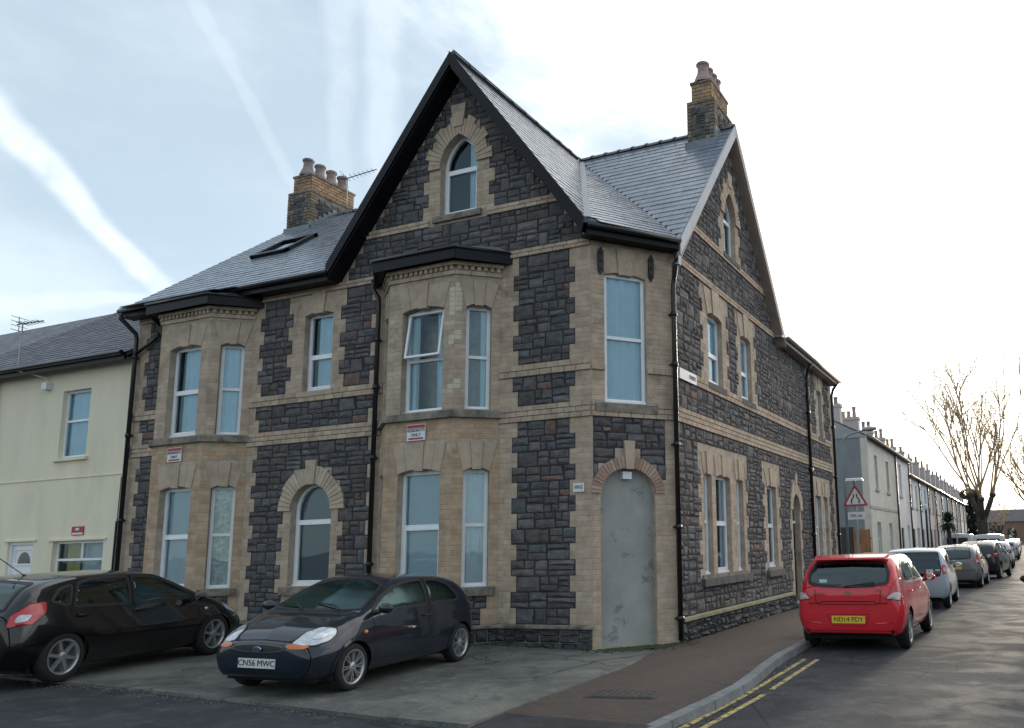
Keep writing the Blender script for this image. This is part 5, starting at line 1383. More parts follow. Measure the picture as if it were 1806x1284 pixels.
for s in (-1, 1):
    m = MB(); P = [(s * .10, cz - .155), (s * .15, cz - .155), (s * .145, cz - .02), (s * .075, cz + .06), (s * .07, cz + .16), (s * .03, cz + .16), (s * .035, cz + .05), (s * .10, cz - .03)]
    poly_mesh(m, SFm, P if s > 0 else P[::-1], d=.007); m.obj('symbol', 'black_print', sg)
m = MB(); m.box((-.27, -.02, 2.33), (.27, 0, 2.58)); m.obj('supplementary_plate', 'sign_white', sg)
text_obj('200 yds', 'lettering', .13, 'black_print', (0, -.024, 2.455), (1, 0, 0), (0, 0, 1), sg)
m = MB(); m.hexa([(-.3, -.35, 3.60), (.3, -.35, 3.60), (.3, .1, 3.64), (-.3, .1, 3.64), (-.26, -.33, 3.68), (.26, -.33, 3.68), (.26, .08, 3.72), (-.26, .08, 3.72)]); m.obj('sign_lamp', 'white_plastic', sg)
# ---- street lamp
lp = empty('street_lamp', (.52, 18.0, -.02), 0, label='slim grey street lamp with a curved arm behind the road sign', cat='street lamp')
pts = [(0, 0, 0), (0, 0, 5.05)] + [(.42 * (1 - cos(t)), 0, 5.05 + .45 * sin(t)) for t in [k * pi / 2 / 6 for k in range(1, 7)]] + [(.85, 0, 5.60)]
m = MB(); m.tube(pts, .05, 8, .03); m.obj('post', 'galvanised', lp, smooth=True)
m = MB(); m.lathe([(.0, -.3), (.07, -.25), (.1, 0), (.06, .22), (0, .25)], 10, (1.02, 0, 5.62), axis='x'); m.obj('lantern', 'grey_metal', lp, smooth=True)
lp2 = empty('street_lamp', (.9, 41, 0), 0, label='black lamp column beside the cabbage palm', cat='street lamp')
m = MB(); m.tube([(0, 0, 0), (0, 0, 3.4)], .06, 8); m.obj('post', 'black_pipe', lp2); m = MB(); m.lathe([(.1, 0), (.16, .1), (.14, .3), (.02, .36)], 8, (0, 0, 3.4)); m.obj('lantern', 'white_plastic', lp2)

# ================================================================ trees
mat('bark', (.055, .045, .038), .9, var=.4, vscale=4, bump=.8, bscale=8); mat('branch', (.36, .27, .17), .85, var=.3, vscale=2); mat('bud', (.60, .36, .12), .8, var=.3, vscale=4)
mat('palm_leaf', (.03, .045, .025), .6, var=.3, vscale=5); mat('conifer', (.022, .035, .028), .9, var=.5, vscale=3); mat('brown_leaf', (.10, .075, .05), .9, var=.4, vscale=2)
def pollard(loc, h, fork, seed, label, spread=1.0, limbs=7, twig_n=10):
    R = random.Random(seed); t = empty('bare_tree', loc, 0, label=label, cat='tree', group='bare street trees')
    tr = MB(); base = [(0, 0, -.2), (.03, .02, fork * .35), (-.03, .03, fork * .7), (0, 0, fork * .82)]
    tr.tube(base, .42, 12, .36)
    tips = []
    nl = 4
    for i in range(nl):
        a = 2 * pi * i / nl + R.uniform(-.3, .3); rr = R.uniform(.55, .95) * spread
        k = (rr * cos(a), rr * sin(a), fork * 1.12 + R.uniform(0, .5)); tr.tube([(0, 0, fork * .68), (rr * .45 * cos(a), rr * .45 * sin(a), fork * .92), k], .22, 8, .17); tips.append(Vector(k))
        tr.lathe([(.001, -.22), (.2, -.15), (.26, 0), (.2, .15), (.001, .22)], 8, k)
    tr.obj('trunk', 'bark', t, smooth=True)
    br = MB(); tw = MB(); bd = MB()
    def grow(p, d, L, r, lev):
        pts = [p]; q = p.copy(); n = 6 if lev == 0 else 4
        for i in range(n):
            d = (d + Vector((R.gauss(0, .10), R.gauss(0, .10), .10 if lev == 0 else .04))).normalized(); q = q + d * L / n; pts.append(q.copy())
        (br if lev < 2 else tw).tube(pts, r, 6 if lev == 0 else 4 if lev == 1 else 3, r * .35, caps=False)
        if lev < 3:
            kids = (5, 5, 2)[lev]
            for i in range(kids):
                f = R.uniform(.25, 1.0); j = min(n - 1, int(f * n)); b = pts[j] * (1 - (f * n - j)) + pts[j + 1] * (f * n - j) if j < n else pts[-1]
                dd = (d + Vector((R.gauss(0, .42), R.gauss(0, .42), R.gauss(.1, .25)))).normalized()
                grow(b, dd, L * R.uniform(.28, .5), r * (.5 if lev == 0 else .55), lev + 1)
        elif R.random() < .5:
            for e in range(2):
                c = pts[-1] + Vector((R.gauss(0, .1), R.gauss(0, .1), R.gauss(0, .1))); s = R.uniform(.03, .07)
                bd.add([c + Vector((s, 0, 0)), c + Vector((0, s, s)), c + Vector((-s, 0, .3 * s)), c + Vector((0, -s, -s))], [(0, 1, 2), (0, 2, 3)])
    for k in tips:
        for i in range(limbs // 2 + R.randint(0, 1)):
            a = atan2(k.y, k.x) + R.gauss(0, .8); out = R.uniform(.12, 1.0) * spread
            d = Vector((out * cos(a), out * sin(a), 1)).normalized(); grow(k + Vector((R.gauss(0, .1), R.gauss(0, .1), .1)), d, (h - fork) * R.uniform(.45, .95), R.uniform(.05, .10), 0)
    c = br.obj('crown', 'branch', t, smooth=True); tw.obj('twigs', 'branch', c, kind='stuff'); bd.obj('buds', 'bud', c, kind='stuff')
    return t
pollard((3.55, 55, -.05), 15.6, 4.0, 5, 'tall pollarded bare tree standing beside the parked cars', 1.05, 8)
pollard((7.6, 66, -.05), 11, 3.6, 9, 'second bare tree across the road from the first pollarded tree', 1.0, 6)
pollard((2.2, 150, 0), 9, 3, 12, 'small bare tree near the far end of the street', 1.0, 4)
# cabbage palm
pl_ = empty('cabbage_palm', (1.75, 46, 0), 0, label='dark spiky cabbage palm in front of the white terrace', cat='palm')
m = MB(); m.tube([(0, 0, 0), (.05, 0, 1.2), (0, 0, 2.6)], .17, 10, .12); m.obj('trunk', 'bark', pl_, smooth=True)
m = MB(); R = random.Random(4)
for i in range(300):
    a = R.uniform(0, 2 * pi); el = R.uniform(-.9, 1.4); L = R.uniform(.7, 1.15); d = Vector((cos(a) * cos(el), sin(a) * cos(el), sin(el))); s = Vector((-sin(a), cos(a), 0)) * .03
    p0 = Vector((0, 0, 2.7)); p1 = p0 + d * L * .6; p2 = p0 + d * L + Vector((0, 0, -.25 * L))
    m.add([p0 - s, p0 + s, p1 + s, p1 - s, p2], [(0, 1, 2, 3), (3, 2, 4)])
m.obj('leaves', 'palm_leaf', pl_, kind='stuff')
def leafcloud(mb, R, c, rx, ry, rz, n, s):
    for i in range(n):
        while True:
            v = Vector((R.uniform(-1, 1), R.uniform(-1, 1), R.uniform(-1, 1)))
            if v.length < 1: break
        v = v.normalized() * (v.length ** .4)
        p = Vector((c[0] + v.x * rx, c[1] + v.y * ry, c[2] + v.z * rz)); a = Vector((R.gauss(0, 1), R.gauss(0, 1), R.gauss(0, 1))).normalized() * s; b = a.cross(Vector((R.gauss(0, 1), R.gauss(0, 1), R.gauss(0, 1)))).normalized() * s * .6
        mb.add([p - a - b, p + a - b, p + a + b, p - a + b], [(0, 1, 2, 3)])
cf = empty('conifer', (2.5, 62, 0), 0, label='narrow dark conifer between the white terrace and the bare tree', cat='tree')
m = MB(); m.tube([(0, 0, 0), (0, 0, 3)], .12, 8, .05); m.obj('trunk', 'bark', cf)
m = MB(); R = random.Random(8)
for i in range(9): leafcloud(m, R, (R.gauss(0, .1), R.gauss(0, .1), .8 + i * .48), .62 - .035 * i, .62 - .035 * i, .5, 240, .08)
m.obj('crown', 'conifer', cf)
iv = MB(); R = random.Random(2); leafcloud(iv, R, (2.7, 56, 5.0), .75, .8, .45, 700, .06); leafcloud(iv, R, (3.1, 56, 4.6), .5, .5, .4, 250, .06)
iv.obj('ivy_clump', 'brown_leaf', None, label='brown clump of twiggy growth at the fork of the pollarded tree', cat='climber')
m = MB(); R = random.Random(21)
for i in range(16): leafcloud(m, R, (-14 + i * 3.4 + R.uniform(-1, 1), 262 + R.uniform(-5, 5), 4 + R.uniform(0, 2)), 3, 3, 4.5, 500, .28)
m.obj('distant_trees', 'brown_leaf', kind='stuff')
# ================================================================ vehicles
def paint(name, c, rough=.25, metal=0.0, coat=.8): 
    m = mat(name, c, rough, metal, var=.04, vscale=2, coat=coat, spec=.2); return m
paint('paint_navy', (.007, .012, .022), .35, .0, 1.0); paint('paint_black', (.0022, .0022, .003), .35, 0, 1.0); paint('paint_red', (.60, .018, .03), .3, 0, 1.0)
paint('paint_silver', (.42, .47, .52), .35, .35, .6); paint('paint_grey', (.17, .16, .16), .38, .3, .6); paint('paint_dark', (.015, .016, .02), .3, 0, .9); paint('paint_white', (.62, .63, .65), .35, 0, .6)
paint('paint_blue', (.05, .08, .16), .35, .2, .6)
mat('tyre', (.012, .012, .012), .85, bump=.2, bscale=40); mat('alloy', (.42, .44, .46), .32, .75, var=.1); mat('alloy_dark', (.14, .14, .15), .4, .6)
mat('trim_black', (.010, .010, .011), .55); mat('under', (.008, .008, .008), .9); mat('seat', (.018, .018, .02), .9); mat('chrome', (.6, .62, .64), .15, 1.0)
mat('lamp_red', (.45, .01, .015), .2, coat=.8); mat('lamp_clear', (.50, .53, .56), .18, .35, coat=1.0, var=.3, vscale=14); mat('lamp_amber', (.60, .15, .03), .25, coat=.8); mat('lamp_pale', (.55, .42, .42), .2, coat=.8, var=.2, vscale=10)
mat('plate_white', (.62, .64, .62), .4); mat('plate_yellow', (.70, .48, .04), .4); mat('badge_blue', (.02, .04, .16), .3, coat=.6)

def pchip(xk, yk, x):
    xk = np.asarray(xk, float); yk = np.asarray(yk, float); h = np.diff(xk); d = np.diff(yk, axis=0) / (h[:, None] if yk.ndim > 1 else h)
    m = np.zeros_like(yk)
    for i in range(1, len(xk) - 1):
        a, b = d[i - 1], d[i]; w1, w2 = 2 * h[i] + h[i - 1], h[i] + 2 * h[i - 1]
        with np.errstate(all='ignore'):
            v = (w1 + w2) / (w1 / a + w2 / b)
        m[i] = np.where(a * b > 0, np.nan_to_num(v), 0)
    m[0], m[-1] = d[0], d[-1]
    i = np.clip(np.searchsorted(xk, x) - 1, 0, len(xk) - 2); t = (x - xk[i]) / h[i]
    if yk.ndim > 1: t = t[:, None]; hh = h[i][:, None]
    else: hh = h[i]
    return (2 * t**3 - 3 * t**2 + 1) * yk[i] + (t**3 - 2 * t**2 + t) * hh * m[i] + (-2 * t**3 + 3 * t**2) * yk[i + 1] + (t**3 - t**2) * hh * m[i + 1]
TK = np.array([0, .10, .30, .50, .76, 1.0])

class Car:
    def __init__(s, name, label, st, paintm, res=(150, 54), group=None, cat='car', bulge=(.05, .1)):
        s.root = empty(name, (0, 0, 0), label=label, cat=cat, group=group); s.pm = paintm
        st = np.array(st, float); xs = st[:, 0]; s.x0, s.x1 = xs[0], xs[-1]
        nx, nv = res
        u = np.linspace(0, 1, nx); X = s.x0 + (s.x1 - s.x0) * (u * .6 + .4 * (1 - np.cos(pi * u)) / 2)
        K = pchip(xs, st[:, 1:], X)            # zb ys zs ym zm yb zbelt yr zr zc
        V = np.linspace(0, 1, nv)
        P = np.zeros((nx, nv, 3))
        for i in range(nx):
            zb, ys, zs, ym, zm, yb, zl, yr, zr, zc = K[i]
            yy = np.array([ys - .07, ys, ym, yb, yr, 0]); zz = np.array([zb, zs, zm, zl, zr, zc])
            P[i, :, 0] = X[i]; P[i, :, 1] = pchip(TK, yy, V); P[i, :, 2] = pchip(TK, zz, V)
        s.nx, s.nv = nx, nv
        A = P.reshape(-1, 3); B = A * (1, -1, 1); B = B.reshape(nx, nv, 3)[:, :-1].reshape(-1, 3)
        ix = lambda i, j: i * nv + j
        off = nx * nv; iy = lambda i, j: (off + i * (nv - 1) + j) if j < nv - 1 else ix(i, nv - 1)
        F = []
        for i in range(nx - 1):
            for j in range(nv - 1):
                F.append((ix(i, j), ix(i + 1, j), ix(i + 1, j + 1), ix(i, j + 1))); F.append((iy(i, j), iy(i, j + 1), iy(i + 1, j + 1), iy(i + 1, j)))
        V3 = np.concatenate([A, B]).tolist()
        for i, sgn in ((0, -1), (nx - 1, 1)):    # rounded end caps
            ringi = [ix(i, j) for j in range(nv)] + [iy(i, j) for j in range(nv - 2, -1, -1)]
            R = np.array([V3[k] for k in ringi]); c = R.mean(0); prev = ringi
            for th in np.linspace(0, pi / 2, 11)[1:-1]:
                sc, dx = cos(th) ** .5, bulge[0 if sgn < 0 else 1] * sin(th) ** .9
                b = len(V3); V3 += (c + (R - c) * sc + np.array([sgn * dx, 0, 0])).tolist(); cur = list(range(b, b + len(ringi)))
                for k in range(len(ringi)):
                    k2 = (k + 1) % len(ringi); q = (prev[k], prev[k2], cur[k2], cur[k]); F.append(q if sgn > 0 else q[::-1])
                prev = cur
            F.append(tuple(prev) if sgn > 0 else tuple(prev[::-1]))
        s.V = V3; s.F = F; s.removed = set()
        s.bvh = BVHTree.FromPolygons([Vector(v) for v in V3], F)
        VA = np.array(V3); s.cen = np.array([VA[list(f)].mean(0) for f in F])
    def cast(s, p, d):
        d = Vector(d).normalized(); p = Vector(p); o = p + d * 3
        h = s.bvh.ray_cast(o, -d)
        if h[0] is None or (h[0] - p).length > .5:
            h = s.bvh.find_nearest(p)
        n = h[1]
        if n.dot(d) < 0: n = -n
        return h[0], n
    def basis(s, d):
        d = Vector(d).normalized(); a = Vector((0, 0, 1)).cross(d).normalized(); b = d.cross(a); return d, a, b
    def patch(s, pts, d, matn, name, off=.004, cut=True, seal=None, grid=.045, mirror=True, smooth=True, parent=None, sealmat='trim_black'):
        outs = []
        for sg in ((1, -1) if mirror else (1,)):
            P = [Vector((x, y * sg, z)) for x, y, z in pts]; D = Vector((d[0], d[1] * sg, d[2])); dd, a, b = s.basis(D)
            q = [(p.dot(a), p.dot(b)) for p in P]; q = s.roundpoly(q)
            dep = [p.dot(dd) for p in P]; dm = sum(dep) / len(dep)
            ar = sum(q[i][0] * q[(i + 1) % len(q)][1] - q[(i + 1) % len(q)][0] * q[i][1] for i in range(len(q)))
            if ar < 0: q = q[::-1]
            us = [t[0] for t in q]; vs_ = [t[1] for t in q]; inner = []
            x = min(us) + grid / 2
            while x < max(us):
                y = min(vs_) + grid / 2
                while y < max(vs_):
                    if inside(q, x, y): inner.append((x, y))
                    y += grid
                x += grid
            n0 = len(q); allp = [Vector(t) for t in q + inner]
            r = geometry.delaunay_2d_cdt(allp, [(i, (i + 1) % n0) for i in range(n0)], [], 0, 1e-6)
            vv, ff = r[0], r[2]; V = []
            for t in vv:
                h, n = s.cast(a * t.x + b * t.y + dd * dm, dd); V.append(tuple(h + n * off))
            F = []
            for f in ff:
                cx = sum(vv[i].x for i in f) / len(f); cy = sum(vv[i].y for i in f) / len(f)
                if inside(q, cx, cy):
                    A_, B_, C_ = vv[f[0]], vv[f[1]], vv[f[2]]
                    F.append(tuple(f) if (B_ - A_).cross(C_ - A_) > 0 else tuple(f[::-1]))
            m = MB(); m.add(V, F); o = m.obj(name, matn, parent or s.root, smooth=smooth); outs.append(o)
            if cut:
                A3 = np.array([[a.x, a.y, a.z], [b.x, b.y, b.z], [dd.x, dd.y, dd.z]]); C = s.cen @ A3.T
                lo, hi = min(us), max(us); l2, h2 = min(vs_), max(vs_)
                cand = np.where((C[:, 0] > lo) & (C[:, 0] < hi) & (C[:, 1] > l2) & (C[:, 1] < h2) & (C[:, 2] > dm - .35))[0]
                for k in cand:
                    if inside(q, C[k, 0], C[k, 1]) and (s.cen[k, 1] * sg > .05 or abs(d[1]) < .3): s.removed.add(int(k))
            if seal:
                w0, w1 = seal; s.strip([(a * t[0] + b * t[1] + dd * dm) for t in q], dd, w0, w1, sealmat, 'window_seal' if 'window' in name or 'windscreen' in name else 'surround', off + .002, o)
        return outs
    def roundpoly(s, q, r=.25):
        out = []
        n = len(q)
        for i in range(n):
            p = Vector(q[i]); a = Vector(q[i - 1]); b = Vector(q[(i + 1) % n])
            la, lb = (a - p).length, (b - p).length; k = min(.03, la * .4, lb * .4)
            p0 = p + (a - p).normalized() * k; p1 = p + (b - p).normalized() * k
            for t in (0, .5, 1): out.append(tuple(p0 * (1 - t) ** 2 + p * 2 * t * (1 - t) + p1 * t * t))
        return out
    def strip(s, P, D, w0, w1, matn, name, off, parent=None, closed=True, dens=.04):
        dd, a, b = s.basis(D); q = [Vector((p.dot(a), p.dot(b))) for p in P]; dm = sum(p.dot(dd) for p in P) / len(P)
        Q = []
        n = len(q)
        for i in range(n if closed else n - 1):
            p, r = q[i], q[(i + 1) % n]; k = max(1, int((r - p).length / dens))
            for j in range(k): Q.append(p + (r - p) * j / k)
        if not closed: Q.append(q[-1])
        n = len(Q); V = []
        ar = sum(q[i].x * q[(i + 1) % len(q)].y - q[(i + 1) % len(q)].x * q[i].y for i in range(len(q))); sg = 1 if ar > 0 else -1
        for i in range(n):
            t = (Q[(i + 1) % n] - Q[i - 1]) if closed else (Q[min(i + 1, n - 1)] - Q[max(i - 1, 0)])
            if t.length < 1e-9: t = Vector((1, 0))
            t = t.normalized(); nn = Vector((t.y, -t.x)) * sg
            for w in (-w0, w1):
                c = Q[i] + nn * w; h, nm = s.cast(a * c.x + b * c.y + dd * dm, dd); V.append(tuple(h + nm * off))
        m = MB(); k = n if closed else n - 1
        m.add(V, [(2 * i, 2 * ((i + 1) % n), 2 * ((i + 1) % n) + 1, 2 * i + 1) for i in range(k)]); return m.obj(name, matn, parent or s.root, smooth=True)
    def line(s, pts, d, w=.004, mirror=True, matn='under', name='door_seam'):
        for sg in ((1, -1) if mirror else (1,)):
            s.strip([Vector((x, y * sg, z)) for x, y, z in pts], Vector((d[0], d[1] * sg, d[2])), w * 1.5, w * 1.5, matn, name, .002, closed=False)
    def arches(s, axles, r, lip='paint', zc=None):
        for ax in axles:
            zc_ = zc or r - .03
            k = np.where((np.abs(s.cen[:, 1]) > .40) & ((s.cen[:, 0] - ax) ** 2 + (s.cen[:, 2] - zc_) ** 2 < r * r) & (s.cen[:, 2] < .85))[0]; s.removed.update(int(i) for i in k)
            for sg in (1, -1):
                P = []
                for t in np.linspace(-.12, pi + .12, 25):
                    P.append(Vector((ax + r * cos(t), .7 * sg, max(.2, zc_ + r * sin(t)))))
                s.strip(P, Vector((0, sg, 0)), .012, .03, s.pm if lip == 'paint' else 'trim_black', 'wheel_arch', .007, closed=False)
            for sg in (1, -1):
                m = MB(); m.lathe([(r + .015, sg * .78), (r + .02, sg * .40), (.01, sg * .38)], 28, (ax, 0, zc_), axis='y')
                m.v = [(x, max(-.76, min(.76, y)), max(.16, z)) for x, y, z in m.v]; m.obj('wheel_well', 'under', s.root)
    def put_wheels(s, axles, y, r, rim, rr=None, steer=0.0, w=.17):
        rr = rr or r * .70; key = (s.root.name)
        T = MB(); T.lathe([(rr - .01, -w / 2 + .01), (rr + .01, -w / 2), (r - .03, -w / 2 - .004), (r - .008, -w / 2 + .02), (r, -w / 4), (r, w / 4), (r - .008, w / 2 - .02), (r - .03, w / 2 + .004), (rr + .01, w / 2), (rr - .01, w / 2 - .01)], 40, axis='y')
        tm = T.mesh('wheel', 'tyre', True)
        Rm = MB(); Rm.lathe([(rr + .004, w / 2 + .002), (rr - .012, w / 2 + .004), (rr - .022, w / 2 - .01), (rr - .03, w / 2 - .05), (rr - .035, -w / 2)], 40, axis='y')
        rm = Rm.mesh('rim', 'alloy', True)
        Bk = MB(); Bk.lathe([(rr - .03, w / 2 - .09), (.05, w / 2 - .085), (.001, w / 2 - .085)], 24, axis='y'); bk = Bk.mesh('brake', 'alloy_dark', True)
        Sp = MB(); d1 = w / 2 - .012
        def spoke(a, w0, w1, r0=.03, r1=None, dz=0.0, tw=0.0):
            r1 = r1 or rr - .015; ca, sa = cos(a), sin(a); cb, sb = cos(a + tw), sin(a + tw)
            def P(rad, t, dep, c=ca, s_=sa): return (c * rad - s_ * t, dep, s_ * rad + c * t)
            vs = [P(r0, -w0, d1 - .03), P(r1, -w1, d1 - .03, cb, sb), P(r1, w1, d1 - .03, cb, sb), P(r0, w0, d1 - .03), P(r0, -w0 * .8, d1 + dz), P(r1, -w1 * .8, d1 + .006, cb, sb), P(r1, w1 * .8, d1 + .006, cb, sb), P(r0, w0 * .8, d1 + dz)]
            Sp.hexa(vs)
        if rim == 'six':
            for k in range(6): spoke(k * pi / 3 + .2, .028, .020)
        elif rim == 'five':
            for k in range(5): spoke(k * 2 * pi / 5 + .3, .034, .05)
        elif rim == 'ladder':
            for k in range(8):
                for q in (-.10, .10): spoke(k * pi / 4 + q * .6, .008, .008, tw=q * .55)
        else:
            for k in range(7): spoke(k * 2 * pi / 7, .03, .03)
        Sp.lathe([(.062, d1 - .03), (.058, d1 + .004), (.03, d1 + .012), (.001, d1 + .012)], 16, axis='y'); sm_ = Sp.mesh('spokes', 'alloy', False)
        for ax in axles:
            for sg in (1, -1):
                o = link('wheel', tm, s.root); o.location = (ax, (y - w / 2) * sg, r); o.rotation_euler = (0, 0, (0 if sg > 0 else pi) + (steer if ax > 0 else 0))
                for nm, me in (('rim', rm), ('spokes', sm_), ('brake', bk)): link(nm, me, o)
    def finish(s):
        F = [f for k, f in enumerate(s.F) if k not in s.removed]
        me = bpy.data.meshes.new('body'); me.from_pydata(s.V, [], F); me.materials.append(M[s.pm]); me.polygons.foreach_set('use_smooth', [True] * len(F)); me.update()
        link('body', me, s.root)
    def box(s, a, b, matn, name, bevel=0): m = MB(); m.box(a, b); return m.obj(name, matn, s.root)
    def interior(s, xs_, zseat, zhead, w=.22, dash=None, belt=.85, xr=None, floor=True):
        if floor: s.box((s.x0 + .35, -.6, .22), (s.x1 - .5, .6, .30), 'under', 'floor')
        for x in xs_:
            for sg in (-.36, .36):
                m = MB()
                def rb(c, sz, tilt=0):
                    vs = []
                    for dx in (-1, 1):
                        for dy in (-1, 1):
                            for dz in (-1, 1): vs.append((c[0] + dx * sz[0] - dz * tilt, c[1] + dy * sz[1] * (.88 if dz > 0 else 1), c[2] + dz * sz[2]))
                    m.add(vs, [(0, 1, 3, 2), (4, 6, 7, 5), (0, 4, 5, 1), (2, 3, 7, 6), (0, 2, 6, 4), (1, 5, 7, 3)])
                rb((x, sg, (zseat + .35)), (.07, w, .32), .09); rb((x + .25, sg, zseat), (.26, w, .09)); rb((x - .13, sg, zhead - .08), (.045, .12, .09), .02)
                m.tube([(x - .09, sg - .05, zhead - .3), (x - .12, sg - .05, zhead - .1)], .01, 4); m.tube([(x - .09, sg + .05, zhead - .3), (x - .12, sg + .05, zhead - .1)], .01, 4)
                m.obj('seat', 'seat', s.root)
        if dash:
            s.box((dash - .0, -.66, .6), (dash + .35, .66, belt), 'seat', 'dashboard')
            m = MB(); n = 20; pts = [(dash - .18 + .06 * sin(t), -.36 + .17 * cos(t), belt + .0 + .16 * sin(t)) for t in [2 * pi * k / n for k in range(n + 1)]]; m.tube(pts, .014, 5); m.tube([(dash, -.36, belt - .1), (dash - .18, -.36, belt)], .02, 5); m.obj('steering_wheel', 'trim_black', s.root)
        if xr: s.box((xr, -.58, .6), (xr + .35, .58, belt - .02), 'seat', 'parcel_shelf')
    def mirror(s, x, y, z, matn=None):
        for sg in (1, -1):
            m = MB(); c = Vector((x, (y + .10) * sg, z + .03)); vs = []; n, k = 10, 7
            for i in range(k):
                ph = -pi / 2 + pi * i / (k - 1)
                for j in range(n): t = 2 * pi * j / n; vs.append((c.x + .055 * cos(ph) * cos(t), c.y + .105 * sin(ph), c.z + .07 * cos(ph) * sin(t)))
            m.add(vs, [(i * n + j, i * n + (j + 1) % n, (i + 1) * n + (j + 1) % n, (i + 1) * n + j) for i in range(k - 1) for j in range(n)])
            o = m.obj('wing_mirror', matn or s.pm, s.root, smooth=True)
            m = MB(); m.tube([(x, (y - .03) * sg, z - .04), (x, (y + .06) * sg, z)], .022, 6); m.obj('mirror_arm', 'trim_black', o)
            m = MB(); m.lathe([(.001, 0), (.05, 0)], 12, (x - .052, c.y, c.z), axis='x'); m.obj('mirror_glass', 'chrome', o)
    def plate(s, x, z, txt, matn, front=True, w=.26, h=.056, tilt=0, y=0):
        sg = 1 if front else -1
        xs = s.cast((x, y, z), (sg, 0, 0))[0].x + sg * .008
        m = MB(); m.box((xs - .004, y - w, z - h), (xs + .004, y + w, z + h)); o = m.obj('number_plate', matn, s.root)
        if txt: text_obj(txt, 'lettering', .098, 'black_print', (xs + sg * .006, y, z), (0, sg, 0), (0, 0, 1), o)
        return o
    def place(s, pos, heading, up=(0, 0, 1), sc=(1, 1, 1)):
        u = Vector(up).normalized(); f = Vector((heading[0], heading[1], 0)); f = (f - u * f.dot(u)).normalized(); l = u.cross(f)
        s.root.matrix_world = Matrix(((f.x * sc[0], l.x * sc[1], u.x * sc[2], pos[0]), (f.y * sc[0], l.y * sc[1], u.y * sc[2], pos[1]), (f.z * sc[0], l.z * sc[1], u.z * sc[2], pos[2]), (0, 0, 0, 1)))
        for o in s.root.children:
            if o.name.startswith('wheel') and 'wheel_' not in o.name: k = sc[0] / sc[2]; o.scale = (1, 1, k); o.location.z *= k
UPS = (.026, 0, 1)
SIDE = (0, 1, 0)

# ---------------- small dark navy hatchback
KA = [(-1.81, .30, .50, .36, .56, .48, .54, .62, .48, .68, .70), (-1.77, .26, .62, .32, .69, .49, .67, .74, .56, .84, .87), (-1.66, .22, .69, .28, .765, .50, .73, .84, .60, 1.02, 1.06),
      (-1.45, .20, .73, .26, .795, .51, .76, .875, .60, 1.18, 1.225), (-1.2, .20, .75, .25, .81, .52, .77, .89, .585, 1.27, 1.31), (-.8, .19, .77, .24, .815, .52, .775, .90, .575, 1.325, 1.365),
      (-.3, .19, .77, .24, .815, .52, .775, .90, .57, 1.34, 1.385), (0.0, .19, .77, .24, .815, .52, .775, .895, .565, 1.32, 1.365), (.28, .19, .77, .24, .815, .52, .775, .885, .585, 1.23, 1.275),
      (.60, .19, .77, .24, .815, .52, .775, .875, .63, 1.09, 1.13), (.85, .19, .77, .24, .815, .52, .77, .865, .675, .975, 1.01), (.99, .19, .765, .24, .815, .52, .765, .855, .70, .915, .95),
      (1.2, .19, .76, .24, .81, .52, .74, .80, .62, .86, .90), (1.45, .20, .73, .25, .785, .50, .70, .73, .55, .79, .825), (1.62, .21, .68, .27, .735, .48, .655, .665, .50, .72, .75),
      (1.73, .23, .61, .29, .665, .46, .59, .60, .45, .645, .67), (1.79, .25, .52, .31, .565, .43, .51, .53, .39, .575, .59), (1.81, .27, .44, .32, .47, .41, .43, .49, .33, .52, .53)]
glassmat('misted_glass', (.16, .30, .30), (.55, .85, .85), 1.9, .16)
c = Car('small_hatchback', 'dark navy small hatchback with round nose parked facing the road on the forecourt', KA[1:-2], 'paint_navy', (190, 60), bulge=(.05, .09))
fw = [(.76, .8, .945), (.50, .7, 1.10), (.22, .6, 1.215), (-.02, .6, 1.27), (-.40, .6, 1.29), (-.42, .7, .95)]
rw = [(-.50, .7, .955), (-.50, .6, 1.285), (-.78, .6, 1.27), (-1.02, .65, 1.20), (-1.19, .7, 1.07), (-1.24, .7, .98), (-1.16, .7, .955)]
c.patch(fw, SIDE, 'misted_glass', 'side_window', seal=(.014, .022)); c.patch(rw, SIDE, 'misted_glass', 'side_window', seal=(.014, .022))
c.patch([(.9, -.655, .99), (.95, -.35, .965), (.97, 0, .958), (.95, .35, .965), (.9, .655, .99), (.3, .515, 1.255), (.1, .25, 1.29), (.1, 0, 1.297), (.1, -.25, 1.29), (.3, -.515, 1.255)], (1, 0, .45), 'misted_glass', 'windscreen', seal=(.02, .018), mirror=False)
c.patch([(-1.7, -.50, .93), (-1.7, .50, .93), (-1.4, .47, 1.17), (-1.4, -.47, 1.17)], (-1, 0, .2), 'dark_glass', 'rear_window', seal=(.01, .02), mirror=False)
c.arches((1.12, -1.326), .325, zc=.30)
c.put_wheels((1.12, -1.326), .79, .285, 'ladder', .205, steer=0.0)
hl = [(1.73, .385, .615), (1.70, .50, .59), (1.62, .63, .595), (1.50, .715, .645), (1.40, .735, .72), (1.36, .70, .79), (1.45, .57, .815), (1.58, .46, .765)]
c.patch(hl, (1, .75, .45), 'lamp_clear', 'headlight', off=.006, cut=False, seal=(.002, .010), grid=.03)
c.patch([(1.60, .56, .65), (1.53, .66, .665), (1.46, .68, .72), (1.53, .56, .745)], (1, .75, .45), 'chrome', 'reflector', off=.010, cut=False, grid=.03)
c.patch([(1.76, .33, .60), (1.72, .385, .615), (1.69, .50, .592), (1.65, .60, .592), (1.70, .55, .555), (1.76, .40, .565)], (1, .6, .3), 'lamp_amber', 'indicator', off=.012, cut=False, grid=.03)
gr = [(1.8, .36 * cos(t), .575 + .042 * sin(t) ) for t in [2 * pi * k / 18 for k in range(18)]]
c.patch(gr, (1, 0, .3), 'trim_black', 'grille', off=.008, cut=False, mirror=False, grid=.03, seal=(.0, .007), sealmat='alloy_dark')
